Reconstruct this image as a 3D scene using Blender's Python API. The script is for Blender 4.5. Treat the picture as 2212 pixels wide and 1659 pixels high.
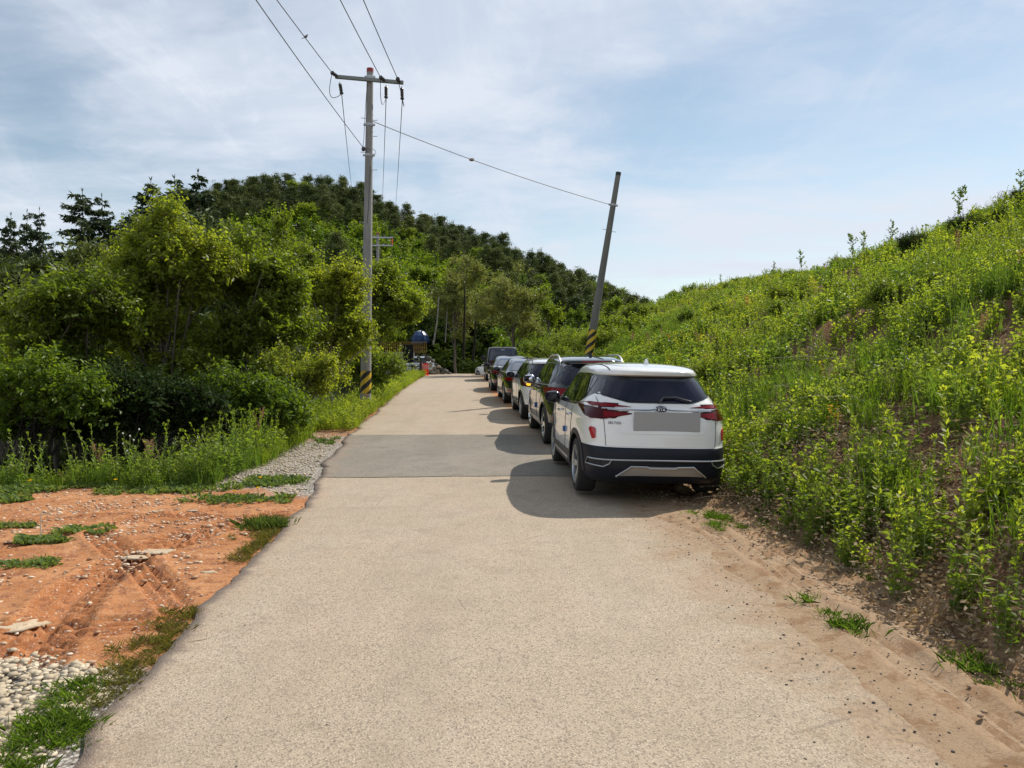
import bpy, bmesh, math, random
import numpy as np
from mathutils import Vector, Matrix, Euler
from mathutils.bvhtree import BVHTree
from mathutils.geometry import delaunay_2d_cdt

for _o in list(bpy.data.objects):
    bpy.data.objects.remove(_o)
SC = bpy.context.scene
COL = SC.collection
R = math.radians
random.seed(7)
RNG = np.random.default_rng(7)

# ------------------------------------------------------------------ camera
FV, CXV, CYV, HZ = 1661.0, 1106.0, 829.5, 793.0      # measured on a 2212 px wide print of the photo
PITCH = math.atan((CYV - HZ) / FV)
CAMZ = 1.60
cam = bpy.data.objects.new('camera', bpy.data.cameras.new('camera'))
COL.objects.link(cam)
cam.location = (0, 0, CAMZ)
cam.rotation_euler = (R(90) - PITCH, 0, 0)
cam.data.sensor_width = 36
cam.data.lens = 36 * FV / 2212
cam.data.clip_start = 0.05
cam.data.clip_end = 2000
SC.camera = cam

# ------------------------------------------------------------------ sun and sky
SUN_AZ, SUN_EL = R(46), R(47)          # azimuth measured clockwise from +Y (the way the road runs)
SUN_DIR = Vector((math.sin(SUN_AZ) * math.cos(SUN_EL), math.cos(SUN_AZ) * math.cos(SUN_EL), math.sin(SUN_EL)))
sl = bpy.data.lights.new('sun', 'SUN')
sl.energy = 4.4
sl.angle = R(0.6)
sl.color = (1.0, 0.93, 0.82)
so = bpy.data.objects.new('sun', sl)
COL.objects.link(so)
so.rotation_euler = SUN_DIR.to_track_quat('Z', 'Y').to_euler()

W = bpy.data.worlds.new('World')
SC.world = W
W.use_nodes = True
nt = W.node_tree
nt.nodes.clear()
def wn(t, **k):
    n = nt.nodes.new(t)
    for a, b in k.items():
        setattr(n, a, b)
    return n
def wl(a, b): nt.links.new(a, b)
def wmath(op, a, b=None, c=None):
    n = wn('ShaderNodeMath', operation=op)
    for i, v in enumerate((a, b, c)):
        if v is None: continue
        if isinstance(v, (int, float)): n.inputs[i].default_value = v
        else: wl(v, n.inputs[i])
    return n.outputs[0]
sky = wn('ShaderNodeTexSky', sky_type='NISHITA', sun_disc=False)
sky.sun_elevation = SUN_EL
sky.sun_rotation = SUN_AZ
sky.air_density = 1.0
sky.dust_density = 0.25
sky.ozone_density = 1.3
tc = wn('ShaderNodeTexCoord')
sep = wn('ShaderNodeSeparateXYZ')
wl(tc.outputs['Generated'], sep.inputs[0])
# clouds lie on a flat layer overhead: direction / height
hgt = wmath('MAXIMUM', sep.outputs[2], 0.0)
hz = wmath('ADD', hgt, 0.13)
cu = wmath('DIVIDE', sep.outputs[0], hz)
cv = wmath('DIVIDE', sep.outputs[1], hz)
cmb = wn('ShaderNodeCombineXYZ')
wl(cu, cmb.inputs[0]); wl(cv, cmb.inputs[1])
def cnoise(scale, detail, rough, dist, sx=1, sy=1, loc=(0, 0, 0), rz=0):
    mp = wn('ShaderNodeMapping')
    mp.inputs['Location'].default_value = loc
    mp.inputs['Rotation'].default_value = (0, 0, rz)
    mp.inputs['Scale'].default_value = (sx, sy, 1)
    wl(cmb.outputs[0], mp.inputs[0])
    n = wn('ShaderNodeTexNoise')
    n.inputs['Scale'].default_value = scale
    n.inputs['Detail'].default_value = detail
    n.inputs['Roughness'].default_value = rough
    n.inputs['Distortion'].default_value = dist
    wl(mp.outputs[0], n.inputs['Vector'])
    return n.outputs['Fac']
def ramp(fac, a, b):
    m = wn('ShaderNodeMapRange', interpolation_type='SMOOTHSTEP')
    wl(fac, m.inputs[0])
    m.inputs[1].default_value = a; m.inputs[2].default_value = b
    return m.outputs[0]
veil = ramp(cnoise(0.80, 6, 0.55, 0.5, 1.0, 1.45, (3.2, 1.4, 0), 0.35), 0.38, 0.62)
wisp = ramp(cnoise(2.2, 9, 0.66, 0.9, 1.5, 0.8, (1.3, 7.0, 0), -0.6), 0.44, 0.70)
fine = ramp(cnoise(1.7, 6, 0.6, 0.3, 0.8, 1.4, (9.3, 2.0, 0), 0.9), 0.35, 0.75)
cov = wmath('ADD', wmath('MULTIPLY', veil, 0.62), wmath('MULTIPLY', wisp, 0.22))
cov = wmath('ADD', cov, wmath('MULTIPLY', fine, 0.36))
low = wn('ShaderNodeMapRange', interpolation_type='SMOOTHSTEP')
wl(hgt, low.inputs[0])
low.inputs[1].default_value = 0.05; low.inputs[2].default_value = 0.26
low.inputs[3].default_value = 0.30; low.inputs[4].default_value = 0.0
cov = wmath('MINIMUM', wmath('ADD', wmath('ADD', wmath('MULTIPLY', cov, 0.98), low.outputs[0]), 0.08), 1.0)
mixc = wn('ShaderNodeMix', data_type='RGBA')
wl(cov, mixc.inputs[0])
skyg = wn('ShaderNodeMix', data_type='RGBA', blend_type='MULTIPLY')
skyg.inputs[0].default_value = 1.0
wl(sky.outputs[0], skyg.inputs[6])
skyg.inputs[7].default_value = (1.22, 1.15, 1.0, 1)
wl(skyg.outputs[2], mixc.inputs[6])
mixc.inputs[7].default_value = (6.6, 7.1, 8.0, 1)
bg = wn('ShaderNodeBackground')
wl(mixc.outputs[2], bg.inputs[0])
bg.inputs[1].default_value = 0.10
wo = wn('ShaderNodeOutputWorld')
wl(bg.outputs[0], wo.inputs[0])

SC.view_settings.view_transform = 'Standard'
SC.view_settings.look = 'None'
SC.view_settings.exposure = 0.2
SC.view_settings.gamma = 1.0
SC.render.engine = 'CYCLES'
SC.cycles.max_bounces = 6
SC.cycles.diffuse_bounces = 3
SC.cycles.glossy_bounces = 3
SC.cycles.transmission_bounces = 4
SC.cycles.transparent_max_bounces = 6
SC.cycles.use_denoising = True
SC.cycles.sample_clamp_indirect = 6

# ------------------------------------------------------------------ helpers
def ray_point(vx, vy, d):
    """world point seen at print position (vx, vy), d metres down the road"""
    dx = (vx - CXV) / FV
    dy = -(vy - CYV) / FV
    c, s = math.cos(PITCH), math.sin(PITCH)
    t = d / (c + dy * s)
    return Vector((dx * t, d, CAMZ + t * (-s + dy * c)))

def tag(o, label, cat, group=None, kind=None):
    if label: o['label'] = label
    if cat: o['category'] = cat
    if group: o['group'] = group
    if kind: o['kind'] = kind
    return o

def thing(name, label, cat, loc=(0, 0, 0), rz=0.0, group=None):
    o = bpy.data.objects.new(name, None)
    COL.objects.link(o)
    o.location = loc
    o.rotation_euler = (0, 0, rz)
    o.empty_display_size = 0.3
    return tag(o, label, cat, group)

def link_mesh(name, me, parent=None, label=None):
    o = bpy.data.objects.new(name, me)
    COL.objects.link(o)
    if parent: o.parent = parent
    if label: o['label'] = label
    return o

def copy_tree(root, loc=None, rz=None, scale=None, label=None):
    r = root.copy()
    COL.objects.link(r)
    if loc is not None: r.location = loc
    if rz is not None: r.rotation_euler = (r.rotation_euler[0], r.rotation_euler[1], rz)
    if scale is not None: r.scale = scale if hasattr(scale, '__len__') else (scale,) * 3
    if label: r['label'] = label
    for ch in root.children:
        c = ch.copy(); COL.objects.link(c); c.parent = r
        for g in ch.children:
            d = g.copy(); COL.objects.link(d); d.parent = c
    return r

class MB:
    """collects vertices and faces, then becomes one mesh object"""
    def __init__(s): s.v = []; s.f = []; s.m = []
    def add(s, v, f, mi=0):
        o = len(s.v)
        s.v += [tuple(p) for p in v]
        s.f += [tuple(i + o for i in q) for q in f]
        s.m += [mi] * len(f)
    def box(s, c, d, mi=0, M=None, bev=0.0):
        bm = bmesh.new()
        bmesh.ops.create_cube(bm, size=1)
        for v in bm.verts: v.co = Vector((v.co.x * d[0], v.co.y * d[1], v.co.z * d[2]))
        if bev > 0:
            bmesh.ops.bevel(bm, geom=bm.edges[:], offset=bev, segments=2, affect='EDGES')
        T = Matrix.Translation(c) @ (M if M else Matrix())
        s.add([T @ v.co for v in bm.verts], [[v.index for v in f.verts] for f in bm.faces], mi)
        bm.free()
    def tube(s, pts, r, n=8, mi=0, cap=True):
        pts = [Vector(p) for p in pts]
        rs = r if hasattr(r, '__len__') else [r] * len(pts)
        V = []; F = []
        up = Vector((0, 0, 1))
        prev = None
        for i, p in enumerate(pts):
            t = (pts[min(i + 1, len(pts) - 1)] - pts[max(i - 1, 0)])
            if t.length < 1e-9: t = Vector((0, 0, 1))
            t.normalize()
            if prev is None:
                a = t.cross(up)
                if a.length < 1e-3: a = t.cross(Vector((1, 0, 0)))
            else:
                a = prev - t * prev.dot(t)
            a.normalize(); prev = a
            b = t.cross(a)
            for k in range(n):
                an = 2 * math.pi * k / n
                V.append(p + (a * math.cos(an) + b * math.sin(an)) * rs[i])
        for i in range(len(pts) - 1):
            for k in range(n):
                F.append((i * n + k, i * n + (k + 1) % n, (i + 1) * n + (k + 1) % n, (i + 1) * n + k))
        if cap:
            F.append(tuple(range(n))[::-1]); F.append(tuple((len(pts) - 1) * n + k for k in range(n)))
        s.add(V, F, mi)
    def lathe(s, prof, n=24, mi=0, M=None, closed=False):
        """prof: (r, h) pairs, axis local z"""
        V = []; F = []
        for r, h in prof:
            for k in range(n):
                a = 2 * math.pi * k / n
                V.append((r * math.cos(a), r * math.sin(a), h))
        m = len(prof)
        for i in range(m if closed else m - 1):
            j = (i + 1) % m
            for k in range(n):
                F.append((i * n + k, i * n + (k + 1) % n, j * n + (k + 1) % n, j * n + k))
        if not closed:
            F.append(tuple(range(n))[::-1]); F.append(tuple((m - 1) * n + k for k in range(n)))
        if M: V = [M @ Vector(v) for v in V]
        s.add(V, F, mi)
    def blob(s, c, d, mi=0, seg=10, rough=0.0, rng=None, M=None, flat=0.0):
        bm = bmesh.new()
        bmesh.ops.create_icosphere(bm, subdivisions=2 if seg > 8 else 1, radius=1)
        for v in bm.verts:
            k = 1 + (rng.uniform(-rough, rough) if rng else 0)
            v.co = Vector((v.co.x * d[0] * k, v.co.y * d[1] * k, v.co.z * d[2] * k))
        T = Matrix.Translation(c) @ (M if M else Matrix())
        s.add([T @ v.co for v in bm.verts], [[v.index for v in f.verts] for f in bm.faces], mi)
        bm.free()
    def mesh(s, name, mats, smooth=True, angle=None):
        me = bpy.data.meshes.new(name)
        me.from_pydata(s.v, [], s.f)
        for m in (mats if isinstance(mats, (list, tuple)) else [mats]): me.materials.append(m)
        if any(s.m): me.polygons.foreach_set('material_index', s.m)
        if smooth: me.polygons.foreach_set('use_smooth', [True] * len(me.polygons))
        me.update()
        if smooth and angle is not None:
            try: me.set_sharp_from_angle(angle=angle)
            except Exception: pass
        return me
    def build(s, name, mats, parent=None, smooth=True, angle=0.6, label=None):
        return link_mesh(name, s.mesh(name, mats, smooth, angle), parent, label)

# ------------------------------------------------------------------ materials
MATS = {}
def M_(name, col, rough=0.5, metal=0.0, spec=0.5, coat=0.0, var=None, vscale=8.0, bump=0.0, bscale=60.0, emit=0.0, alpha=None):
    if name in MATS: return MATS[name]
    m = bpy.data.materials.new(name)
    m.use_nodes = True
    t = m.node_tree
    p = t.nodes['Principled BSDF']
    p.inputs['Base Color'].default_value = (*col, 1)
    p.inputs['Roughness'].default_value = rough
    p.inputs['Metallic'].default_value = metal
    p.inputs['Specular IOR Level'].default_value = spec
    p.inputs['Coat Weight'].default_value = coat
    p.inputs['Coat Roughness'].default_value = 0.04
    if emit:
        p.inputs['Emission Color'].default_value = (*col, 1)
        p.inputs['Emission Strength'].default_value = emit
    if var is not None or bump:
        tcn = t.nodes.new('ShaderNodeTexCoord')
    if var is not None:
        n = t.nodes.new('ShaderNodeTexNoise')
        n.inputs['Scale'].default_value = vscale
        n.inputs['Detail'].default_value = 6
        n.inputs['Roughness'].default_value = 0.6
        t.links.new(tcn.outputs['Object'], n.inputs['Vector'])
        cr = t.nodes.new('ShaderNodeValToRGB')
        cr.color_ramp.elements[0].position = 0.3; cr.color_ramp.elements[0].color = (*col, 1)
        cr.color_ramp.elements[1].position = 0.7; cr.color_ramp.elements[1].color = (*var, 1)
        t.links.new(n.outputs['Fac'], cr.inputs[0])
        t.links.new(cr.outputs[0], p.inputs['Base Color'])
    if bump:
        n2 = t.nodes.new('ShaderNodeTexNoise')
        n2.inputs['Scale'].default_value = bscale
        n2.inputs['Detail'].default_value = 5
        t.links.new(tcn.outputs['Object'], n2.inputs['Vector'])
        b = t.nodes.new('ShaderNodeBump')
        b.inputs['Strength'].default_value = bump
        b.inputs['Distance'].default_value = 0.02
        t.links.new(n2.outputs['Fac'], b.inputs['Height'])
        t.links.new(b.outputs[0], p.inputs['Normal'])
    MATS[name] = m
    return m

def leaf_mat(name, cols, transl=0.4, rough=0.42, spec=0.35, tint=(1.25, 1.15, 0.45), big=None):
    """cols: 3 colours picked by the rnd / hue attributes; light passes through the leaves"""
    m = bpy.data.materials.new(name)
    m.use_nodes = True
    t = m.node_tree
    p = t.nodes['Principled BSDF']
    out = t.nodes['Material Output']
    a1 = t.nodes.new('ShaderNodeAttribute'); a1.attribute_name = 'rnd'
    a2 = t.nodes.new('ShaderNodeAttribute'); a2.attribute_name = 'hue'
    oi = t.nodes.new('ShaderNodeObjectInfo')
    def mth(op, a, b):
        n = t.nodes.new('ShaderNodeMath'); n.operation = op
        for i, v in enumerate((a, b)):
            if isinstance(v, (int, float)): n.inputs[i].default_value = v
            else: t.links.new(v, n.inputs[i])
        return n.outputs[0]
    f = mth('ADD', mth('MULTIPLY', a1.outputs['Fac'], 0.45), mth('MULTIPLY', a2.outputs['Fac'], 0.40))
    f = mth('ADD', f, mth('MULTIPLY', oi.outputs['Random'], 0.18))
    cr = t.nodes.new('ShaderNodeValToRGB')
    e = cr.color_ramp.elements
    e[0].position = 0.08; e[0].color = (*cols[0], 1)
    e[1].position = 0.92; e[1].color = (*cols[-1], 1)
    for i in range(1, len(cols) - 1):
        q = e.new(0.08 + 0.84 * i / (len(cols) - 1)); q.color = (*cols[i], 1)
    t.links.new(f, cr.inputs[0])
    p.inputs['Roughness'].default_value = rough
    p.inputs['Specular IOR Level'].default_value = spec
    t.links.new(cr.outputs[0], p.inputs['Base Color'])
    tr = t.nodes.new('ShaderNodeBsdfTranslucent')
    mx = t.nodes.new('ShaderNodeMix'); mx.data_type = 'RGBA'; mx.blend_type = 'MULTIPLY'
    mx.inputs[0].default_value = 1
    t.links.new(cr.outputs[0], mx.inputs[6]); mx.inputs[7].default_value = (*[min(c * 1.6, 3) for c in tint], 1)
    t.links.new(mx.outputs[2], tr.inputs[0])
    ms = t.nodes.new('ShaderNodeMixShader')
    ms.inputs[0].default_value = transl
    t.links.new(p.outputs[0], ms.inputs[1]); t.links.new(tr.outputs[0], ms.inputs[2])
    t.links.new(ms.outputs[0], out.inputs[0])
    MATS[name] = m
    return m

# ------------------------------------------------------------------ numpy noise
def _hash(ix, iy, seed):
    h = (ix.astype(np.int64) * 374761393 + iy.astype(np.int64) * 668265263 + seed * 1442695041) & 0x7fffffff
    h = ((h ^ (h >> 13)) * 1274126177) & 0x7fffffff
    return ((h ^ (h >> 16)) & 0xffff) / 65535.0
def vnoise(x, y, seed=0):
    x = np.asarray(x, float); y = np.asarray(y, float)
    ix = np.floor(x); iy = np.floor(y)
    fx = x - ix; fy = y - iy
    fx = fx * fx * (3 - 2 * fx); fy = fy * fy * (3 - 2 * fy)
    a = _hash(ix, iy, seed); b = _hash(ix + 1, iy, seed); c = _hash(ix, iy + 1, seed); d = _hash(ix + 1, iy + 1, seed)
    return (a + (b - a) * fx) * (1 - fy) + (c + (d - c) * fx) * fy
def fbm(x, y, seed=0, octv=4, gain=0.5):
    s = 0; a = 1; t = 0
    for i in range(octv):
        s = s + a * vnoise(x * 2 ** i + 17.3 * i, y * 2 ** i + 5.1 * i, seed + i); t += a; a *= gain
    return s / t
def sstep(a, b, x):
    t = np.clip((np.asarray(x, float) - a) / (b - a), 0, 1)
    return t * t * (3 - 2 * t)
# ------------------------------------------------------------------ the lie of the land
def z_road(y):
    ys = [-60, 0, 9, 15, 20, 25, 30, 36, 44, 52, 60, 66, 80, 100]
    zs = [-0.6, 0, 0.0, .12, .27, .44, .58, .70, .82, .94, 1.05, 1.05, .55, -.4]
    y = np.asarray(y, float)
    a = np.interp(y - 1.5, ys, zs); b = np.interp(y + 1.5, ys, zs); c = np.interp(y, ys, zs)
    return (a + b + c) / 3
def car_line(y):      # where the left wheels of the parked row stand
    return np.interp(y, [-60, 0, 9.6, 14.8, 19.7, 24.8, 31.7, 44, 60, 90, 140], [1.2, .95, .78, .60, .21, -.28, -.86, -1.5, -2.6, -5, -9])
def shift(y): return car_line(y) - .78
def x_left(y):
    return np.interp(y, [-60, 0, 3.07, 4.1, 5.57, 8.4, 10.7, 12, 16.4, 24.8, 45, 55, 70, 140], [-1.4, -1.5, -1.80, -1.92, -2.1, -2.36, -2.72, -2.95, -3.5, -4.1, -5.6, -6.3, -7.4, -12])
def x_right(y):
    return np.interp(y, [-60, 0, 3.07, 4.2, 5.6, 7.9, 12, 16, 20, 25, 30, 45, 60, 90], [1.9, 1.85, 1.92, 1.96, 1.86, 1.70, 1.35, .85, .38, -.12, -.78, -1.45, -2.6, -5])
def verge_edge(y):     # left flat ground ends here
    return np.minimum(np.interp(y, [0, 9, 12, 15, 20], [-4.5, -4.3, -4.2, -4.4, -4.9]), x_left(y) - 0.95)
def bank_scale(y):
    y = np.asarray(y, float)
    return np.interp(y, [0, 18, 22, 26, 33, 44, 68, 90], [6.7, 6.1, 5.75, 5.2, 4.7, 5.25, 6.6, 6.8]) / 6.9
HILL_T = [-1.5, -.75, -.60, -.50, -.40, -.33, -.244, -.184, -.124, -.064, -.004, .057, .117, .177, .30, 1.5]
HILL_E = [.02, .06, .08, .095, .164, .180, .183, .173, .143, .118, .090, .062, .035, .011, -.02, -.03]
TRACKS = [([(-2.6, 3.9), (-2.85, 4.6), (-3.15, 5.6), (-3.25, 6.6), (-2.95, 7.7), (-2.5, 8.5)], .42),
          ([(-4.0, 7.4), (-3.6, 6.9), (-3.0, 6.2), (-2.55, 5.6), (-2.15, 5.0)], .26),
          ([(-4.6, 6.9), (-3.9, 8.2), (-3.0, 9.2), (-2.4, 9.7)], .3),
          ([(-4.4, 4.6), (-3.4, 4.7), (-2.6, 4.75), (-2.05, 4.9)], .3),
          ([(-5.4, 7.8), (-4.4, 8.3), (-3.3, 8.25), (-2.5, 8.0)], .3)]
RTRACKS = [([(2.15, 3.2), (2.1, 5.0), (2.05, 6.6), (1.9, 8.0)], .22), ([(2.55, 3.0), (2.35, 5.0), (2.2, 6.6), (2.3, 8.2)], .2)]
def track_disp(X, Y, tracks, chev=True):
    dz = np.zeros_like(X); msk = np.zeros_like(X)
    for ti, (pl, w) in enumerate(tracks):
        best = np.full(X.shape, 9.0); S = np.zeros_like(X); Vv = np.zeros_like(X)
        acc = 0
        P = []
        for i in range(len(pl) - 1):      # smooth the polyline
            a = np.array(pl[max(i - 1, 0)]); b = np.array(pl[i]); c = np.array(pl[i + 1]); d = np.array(pl[min(i + 2, len(pl) - 1)])
            for k in range(6):
                t = k / 6
                P.append(.5 * ((2 * b) + (-a + c) * t + (2 * a - 5 * b + 4 * c - d) * t * t + (-a + 3 * b - 3 * c + d) * t ** 3))
        P.append(np.array(pl[-1]))
        for a, b in zip(P[:-1], P[1:]):
            ab = b - a; L = math.hypot(*ab)
            if L < 1e-6: continue
            t = np.clip(((X - a[0]) * ab[0] + (Y - a[1]) * ab[1]) / L ** 2, 0, 1)
            dx = X - a[0] - t * ab[0]; dy = Y - a[1] - t * ab[1]
            dd = np.hypot(dx, dy); side = np.sign(ab[0] * dy - ab[1] * dx)
            m = dd < best
            best = np.where(m, dd, best); S = np.where(m, acc + t * L, S); Vv = np.where(m, dd * side, Vv)
            acc += L
        inside = sstep(w * .62, w * .46, best)
        ridge = np.exp(-((best - w * .6) / .05) ** 2) * .014
        if ti in (0,) and chev:
            rib = sstep(-.35, .35, np.sin((S + np.abs(Vv) * .9) * 2 * math.pi / .125))
            rib = rib * sstep(.03, .06, np.abs(Vv))
            patt = -.030 + rib * .030
        else:
            patt = -.014 + .014 * np.sin(Vv * 2 * math.pi / .085)
        patt = patt * (0.45 + 0.85 * vnoise(X * 1.3, Y * 1.3, 80 + ti))
        dz = dz + inside * patt + ridge * (best < w) * (.4 + .8 * vnoise(X * 2, Y * 2, 90 + ti))
        msk = np.maximum(msk, inside)
    return dz, msk
def terrain(X, Y, detail=True):
    X = np.asarray(X, float); Y = np.asarray(Y, float)
    zr = z_road(Y)
    u = X - shift(Y)
    xl = x_left(Y); xr = x_right(Y)
    # right shoulder and bank
    toe = 2.75 + .25 * (fbm(Y * .5, Y * 0, 3) - .5) * 2
    bu = u - toe
    prof = np.interp(bu, [0, .35, 1.1, 3.1, 7.1, 13.1, 16, 26, 60, 200], [0, .22, .82, 2.05, 4.3, 6.9, 7.5, 8.0, 9, 14])
    bank = prof * bank_scale(Y)
    lump = sstep(0, 3, bu)
    z = zr + bank + lump * ((fbm(X * .35, Y * .35, 11) - .5) * .9 + (fbm(X * 1.6, Y * 1.6, 12) - .5) * .35)
    # shoulder dirt spills a little over the asphalt on the right
    sh = X - xr
    z = z + np.where(bu < 0, -.035 + .050 * sstep(-.45, .35, sh + (fbm(X * 2.2, Y * 1.1, 21) - .5) * .7), .04)
    z = z - .045 * sstep(.2, 1.0, sh) * sstep(.7, -.3, bu)
    # left side
    left = xl - X
    z = z + (.035 * sstep(.9, .0, np.abs(left + .45)) * 0)
    z = z + np.where(left > 0, (-.0 + .05 * (fbm(X * .8, Y * .8, 5) - .45)) * sstep(0, .8, left), 0)
    s = np.minimum(np.maximum(verge_edge(Y) + .25 * (fbm(Y * .8, X * 0, 8) - .5) - X, 0), np.maximum(Y - 10.25 - .5 * (fbm(X * .7, 0 * Y, 9) - .5), 0) * 1.1)
    drop = np.interp(s, [0, .5, 2, 7, 14, 60, 300], [0, .25, 1.25, 4.2, 6.0, 7.5, 7.5])
    z = z - drop + sstep(2, 8, s) * (fbm(X * .2, Y * .2, 15) - .5) * 1.0
    # beyond the crest a wooded hill
    t = X / np.maximum(Y, 1)
    E = np.interp(t, HILL_T, HILL_E)
    w = sstep(54, 74, Y) * np.where(t > .02, sstep(.42, .18, t), 1)
    rise = sstep(60, 118, Y)
    zh = 0.2 + (1.4 + E * 118) * rise - sstep(125, 260, Y) * (8 + E * 60) + (fbm(X * .06, Y * .06, 31) - .5) * 3 * rise
    # keep the ground below the crest line just past the road
    zh = zh - 1.6 * np.exp(-((Y - 74) / 9.0) ** 2)
    z = z * (1 - w) + zh * w
    if detail:
        near = sstep(16, 10, Y)
        z = z + near * np.where(left > .05, 1, 0) * ((fbm(X * 7, Y * 7, 41, 3) - .5) * .022 + (fbm(X * 2, Y * 2, 47, 2) - .5) * .035)
        rs = sstep(.1, .5, sh) * np.where(bu < .2, 1, 0) * sstep(22, 14, Y)
        z = z + rs * ((fbm(X * 6, Y * 6, 43, 3) - .5) * .035 + (np.abs(fbm(X * 3.1, Y * 2.0, 45, 5, .62) - .5) - .12) * .24 * sstep(.1, .7, sh))
    return z
def tz(x, y): return float(terrain(np.array([x]), np.array([y]), False)[0])
def ground_hit(vx, vy, dmax=200):
    """where the ray through a print position meets the ground"""
    ds = np.concatenate([np.arange(2.5, 30, .05), np.arange(30, dmax, .3)])
    c, s = math.cos(PITCH), math.sin(PITCH)
    dx = (vx - CXV) / FV; dy = -(vy - CYV) / FV
    t = ds / (c + dy * s)
    X = dx * t; Z = CAMZ + t * (-s + dy * c)
    g = terrain(X, ds, False)
    k = np.argmax(Z < g)
    return Vector((X[k], ds[k], g[k]))

def grid_axis(segs):
    out = []
    for a, b, st in segs:
        n = max(1, int(round((b - a) / st)))
        out += list(np.linspace(a, b, n, endpoint=False))
    out.append(segs[-1][1])
    return np.array(out)
gx = grid_axis([(-500, -120, 40), (-120, -40, 5), (-40, -8, .6), (-8, -5, .045), (-5, -1.8, .027), (-1.8, -1.6, .05), (-1.6, 1.3, .12), (1.3, 4.2, .04), (4.2, 20, .3), (20, 60, 1.5), (60, 500, 30)])
gy = grid_axis([(-60, 2, 4), (2, 3, .25), (3, 4, .034), (4, 8.8, .025), (8.8, 10.6, .036), (10.6, 22, .12), (22, 60, .5), (60, 140, 2), (140, 700, 30)])
GX, GY = np.meshgrid(gx, gy)
GZ = terrain(GX, GY)
_d, _m = track_disp(GX[:, :], GY[:, :], TRACKS)
_lm = sstep(.02, .25, x_left(GY) - GX)
GZ += _d * _lm * 1.7
_d2, _m2 = track_disp(GX, GY, RTRACKS, False)
GZ += _d2 * sstep(-.1, .2, GX - x_right(GY)) * 1.5

def attr(me, name, arr):
    a = me.attributes.new(name, 'FLOAT', 'POINT')
    a.data.foreach_set('value', np.asarray(arr, dtype=np.float32).ravel())
def grid_mesh(name, X, Y, Z, mat):
    h, w = X.shape
    me = bpy.data.meshes.new(name)
    V = np.stack([X, Y, Z], -1).reshape(-1, 3).astype(np.float32)
    idx = np.arange(h * w).reshape(h, w)
    F = np.stack([idx[:-1, :-1], idx[:-1, 1:], idx[1:, 1:], idx[1:, :-1]], -1).reshape(-1, 4)
    me.vertices.add(len(V)); me.vertices.foreach_set('co', V.ravel())
    me.loops.add(F.size); me.loops.foreach_set('vertex_index', F.ravel().astype(np.int32))
    me.polygons.add(len(F))
    me.polygons.foreach_set('loop_start', np.arange(0, F.size, 4, dtype=np.int32))
    me.polygons.foreach_set('loop_total', np.full(len(F), 4, dtype=np.int32))
    me.polygons.foreach_set('use_smooth', np.ones(len(F), dtype=bool))
    me.materials.append(mat)
    me.update(calc_edges=True)
    return me

class NT:
    """small helper for node materials"""
    def __init__(s, name):
        s.m = bpy.data.materials.new(name); s.m.use_nodes = True
        s.t = s.m.node_tree; s.p = s.t.nodes['Principled BSDF']
        s.tc = s.t.nodes.new('ShaderNodeTexCoord')
        MATS[name] = s.m
    def n(s, typ, **k):
        q = s.t.nodes.new(typ)
        for a, b in k.items(): setattr(q, a, b)
        return q
    def l(s, a, b): s.t.links.new(a, b)
    def noise(s, scale, detail=4, rough=.55, dist=0, sc=None, out='Fac'):
        q = s.n('ShaderNodeTexNoise')
        q.inputs['Scale'].default_value = scale; q.inputs['Detail'].default_value = detail
        q.inputs['Roughness'].default_value = rough; q.inputs['Distortion'].default_value = dist
        src = s.tc.outputs['Object']
        if sc:
            mp = s.n('ShaderNodeMapping'); mp.inputs['Scale'].default_value = sc
            s.l(src, mp.inputs[0]); src = mp.outputs[0]
        s.l(src, q.inputs['Vector'])
        return q.outputs[out]
    def vor(s, scale, feature='F1', out='Distance', sc=None):
        q = s.n('ShaderNodeTexVoronoi', feature=feature)
        q.inputs['Scale'].default_value = scale
        src = s.tc.outputs['Object']
        if sc:
            mp = s.n('ShaderNodeMapping'); mp.inputs['Scale'].default_value = sc
            s.l(src, mp.inputs[0]); src = mp.outputs[0]
        s.l(src, q.inputs['Vector'])
        return q.outputs[out]
    def math(s, op, a, b=0.0, clamp=False):
        q = s.n('ShaderNodeMath', operation=op, use_clamp=clamp)
        for i, v in enumerate((a, b)):
            if isinstance(v, (int, float)): q.inputs[i].default_value = v
            else: s.l(v, q.inputs[i])
        return q.outputs[0]
    def rng(s, f, a, b, c=0.0, d=1.0):
        q = s.n('ShaderNodeMapRange', interpolation_type='SMOOTHSTEP')
        s.l(f, q.inputs[0])
        for i, v in enumerate((a, b, c, d)): q.inputs[i + 1].default_value = v
        return q.outputs[0]
    def mix(s, f, a, b, mode='MIX'):
        q = s.n('ShaderNodeMix', data_type='RGBA', blend_type=mode)
        if isinstance(f, (int, float)): q.inputs[0].default_value = f
        else: s.l(f, q.inputs[0])
        for i, v in ((6, a), (7, b)):
            if isinstance(v, tuple): q.inputs[i].default_value = (*v, 1)
            else: s.l(v, q.inputs[i])
        return q.outputs[2]
    def at(s, name):
        q = s.n('ShaderNodeAttribute'); q.attribute_name = name
        return q.outputs['Fac']
    def bump(s, h, st=.5, dist=.01):
        q = s.n('ShaderNodeBump'); q.inputs['Strength'].default_value = st; q.inputs['Distance'].default_value = dist
        s.l(h, q.inputs['Height']); s.l(q.outputs[0], s.p.inputs['Normal'])
    def base(s, c): s.l(c, s.p.inputs['Base Color'])

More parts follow.
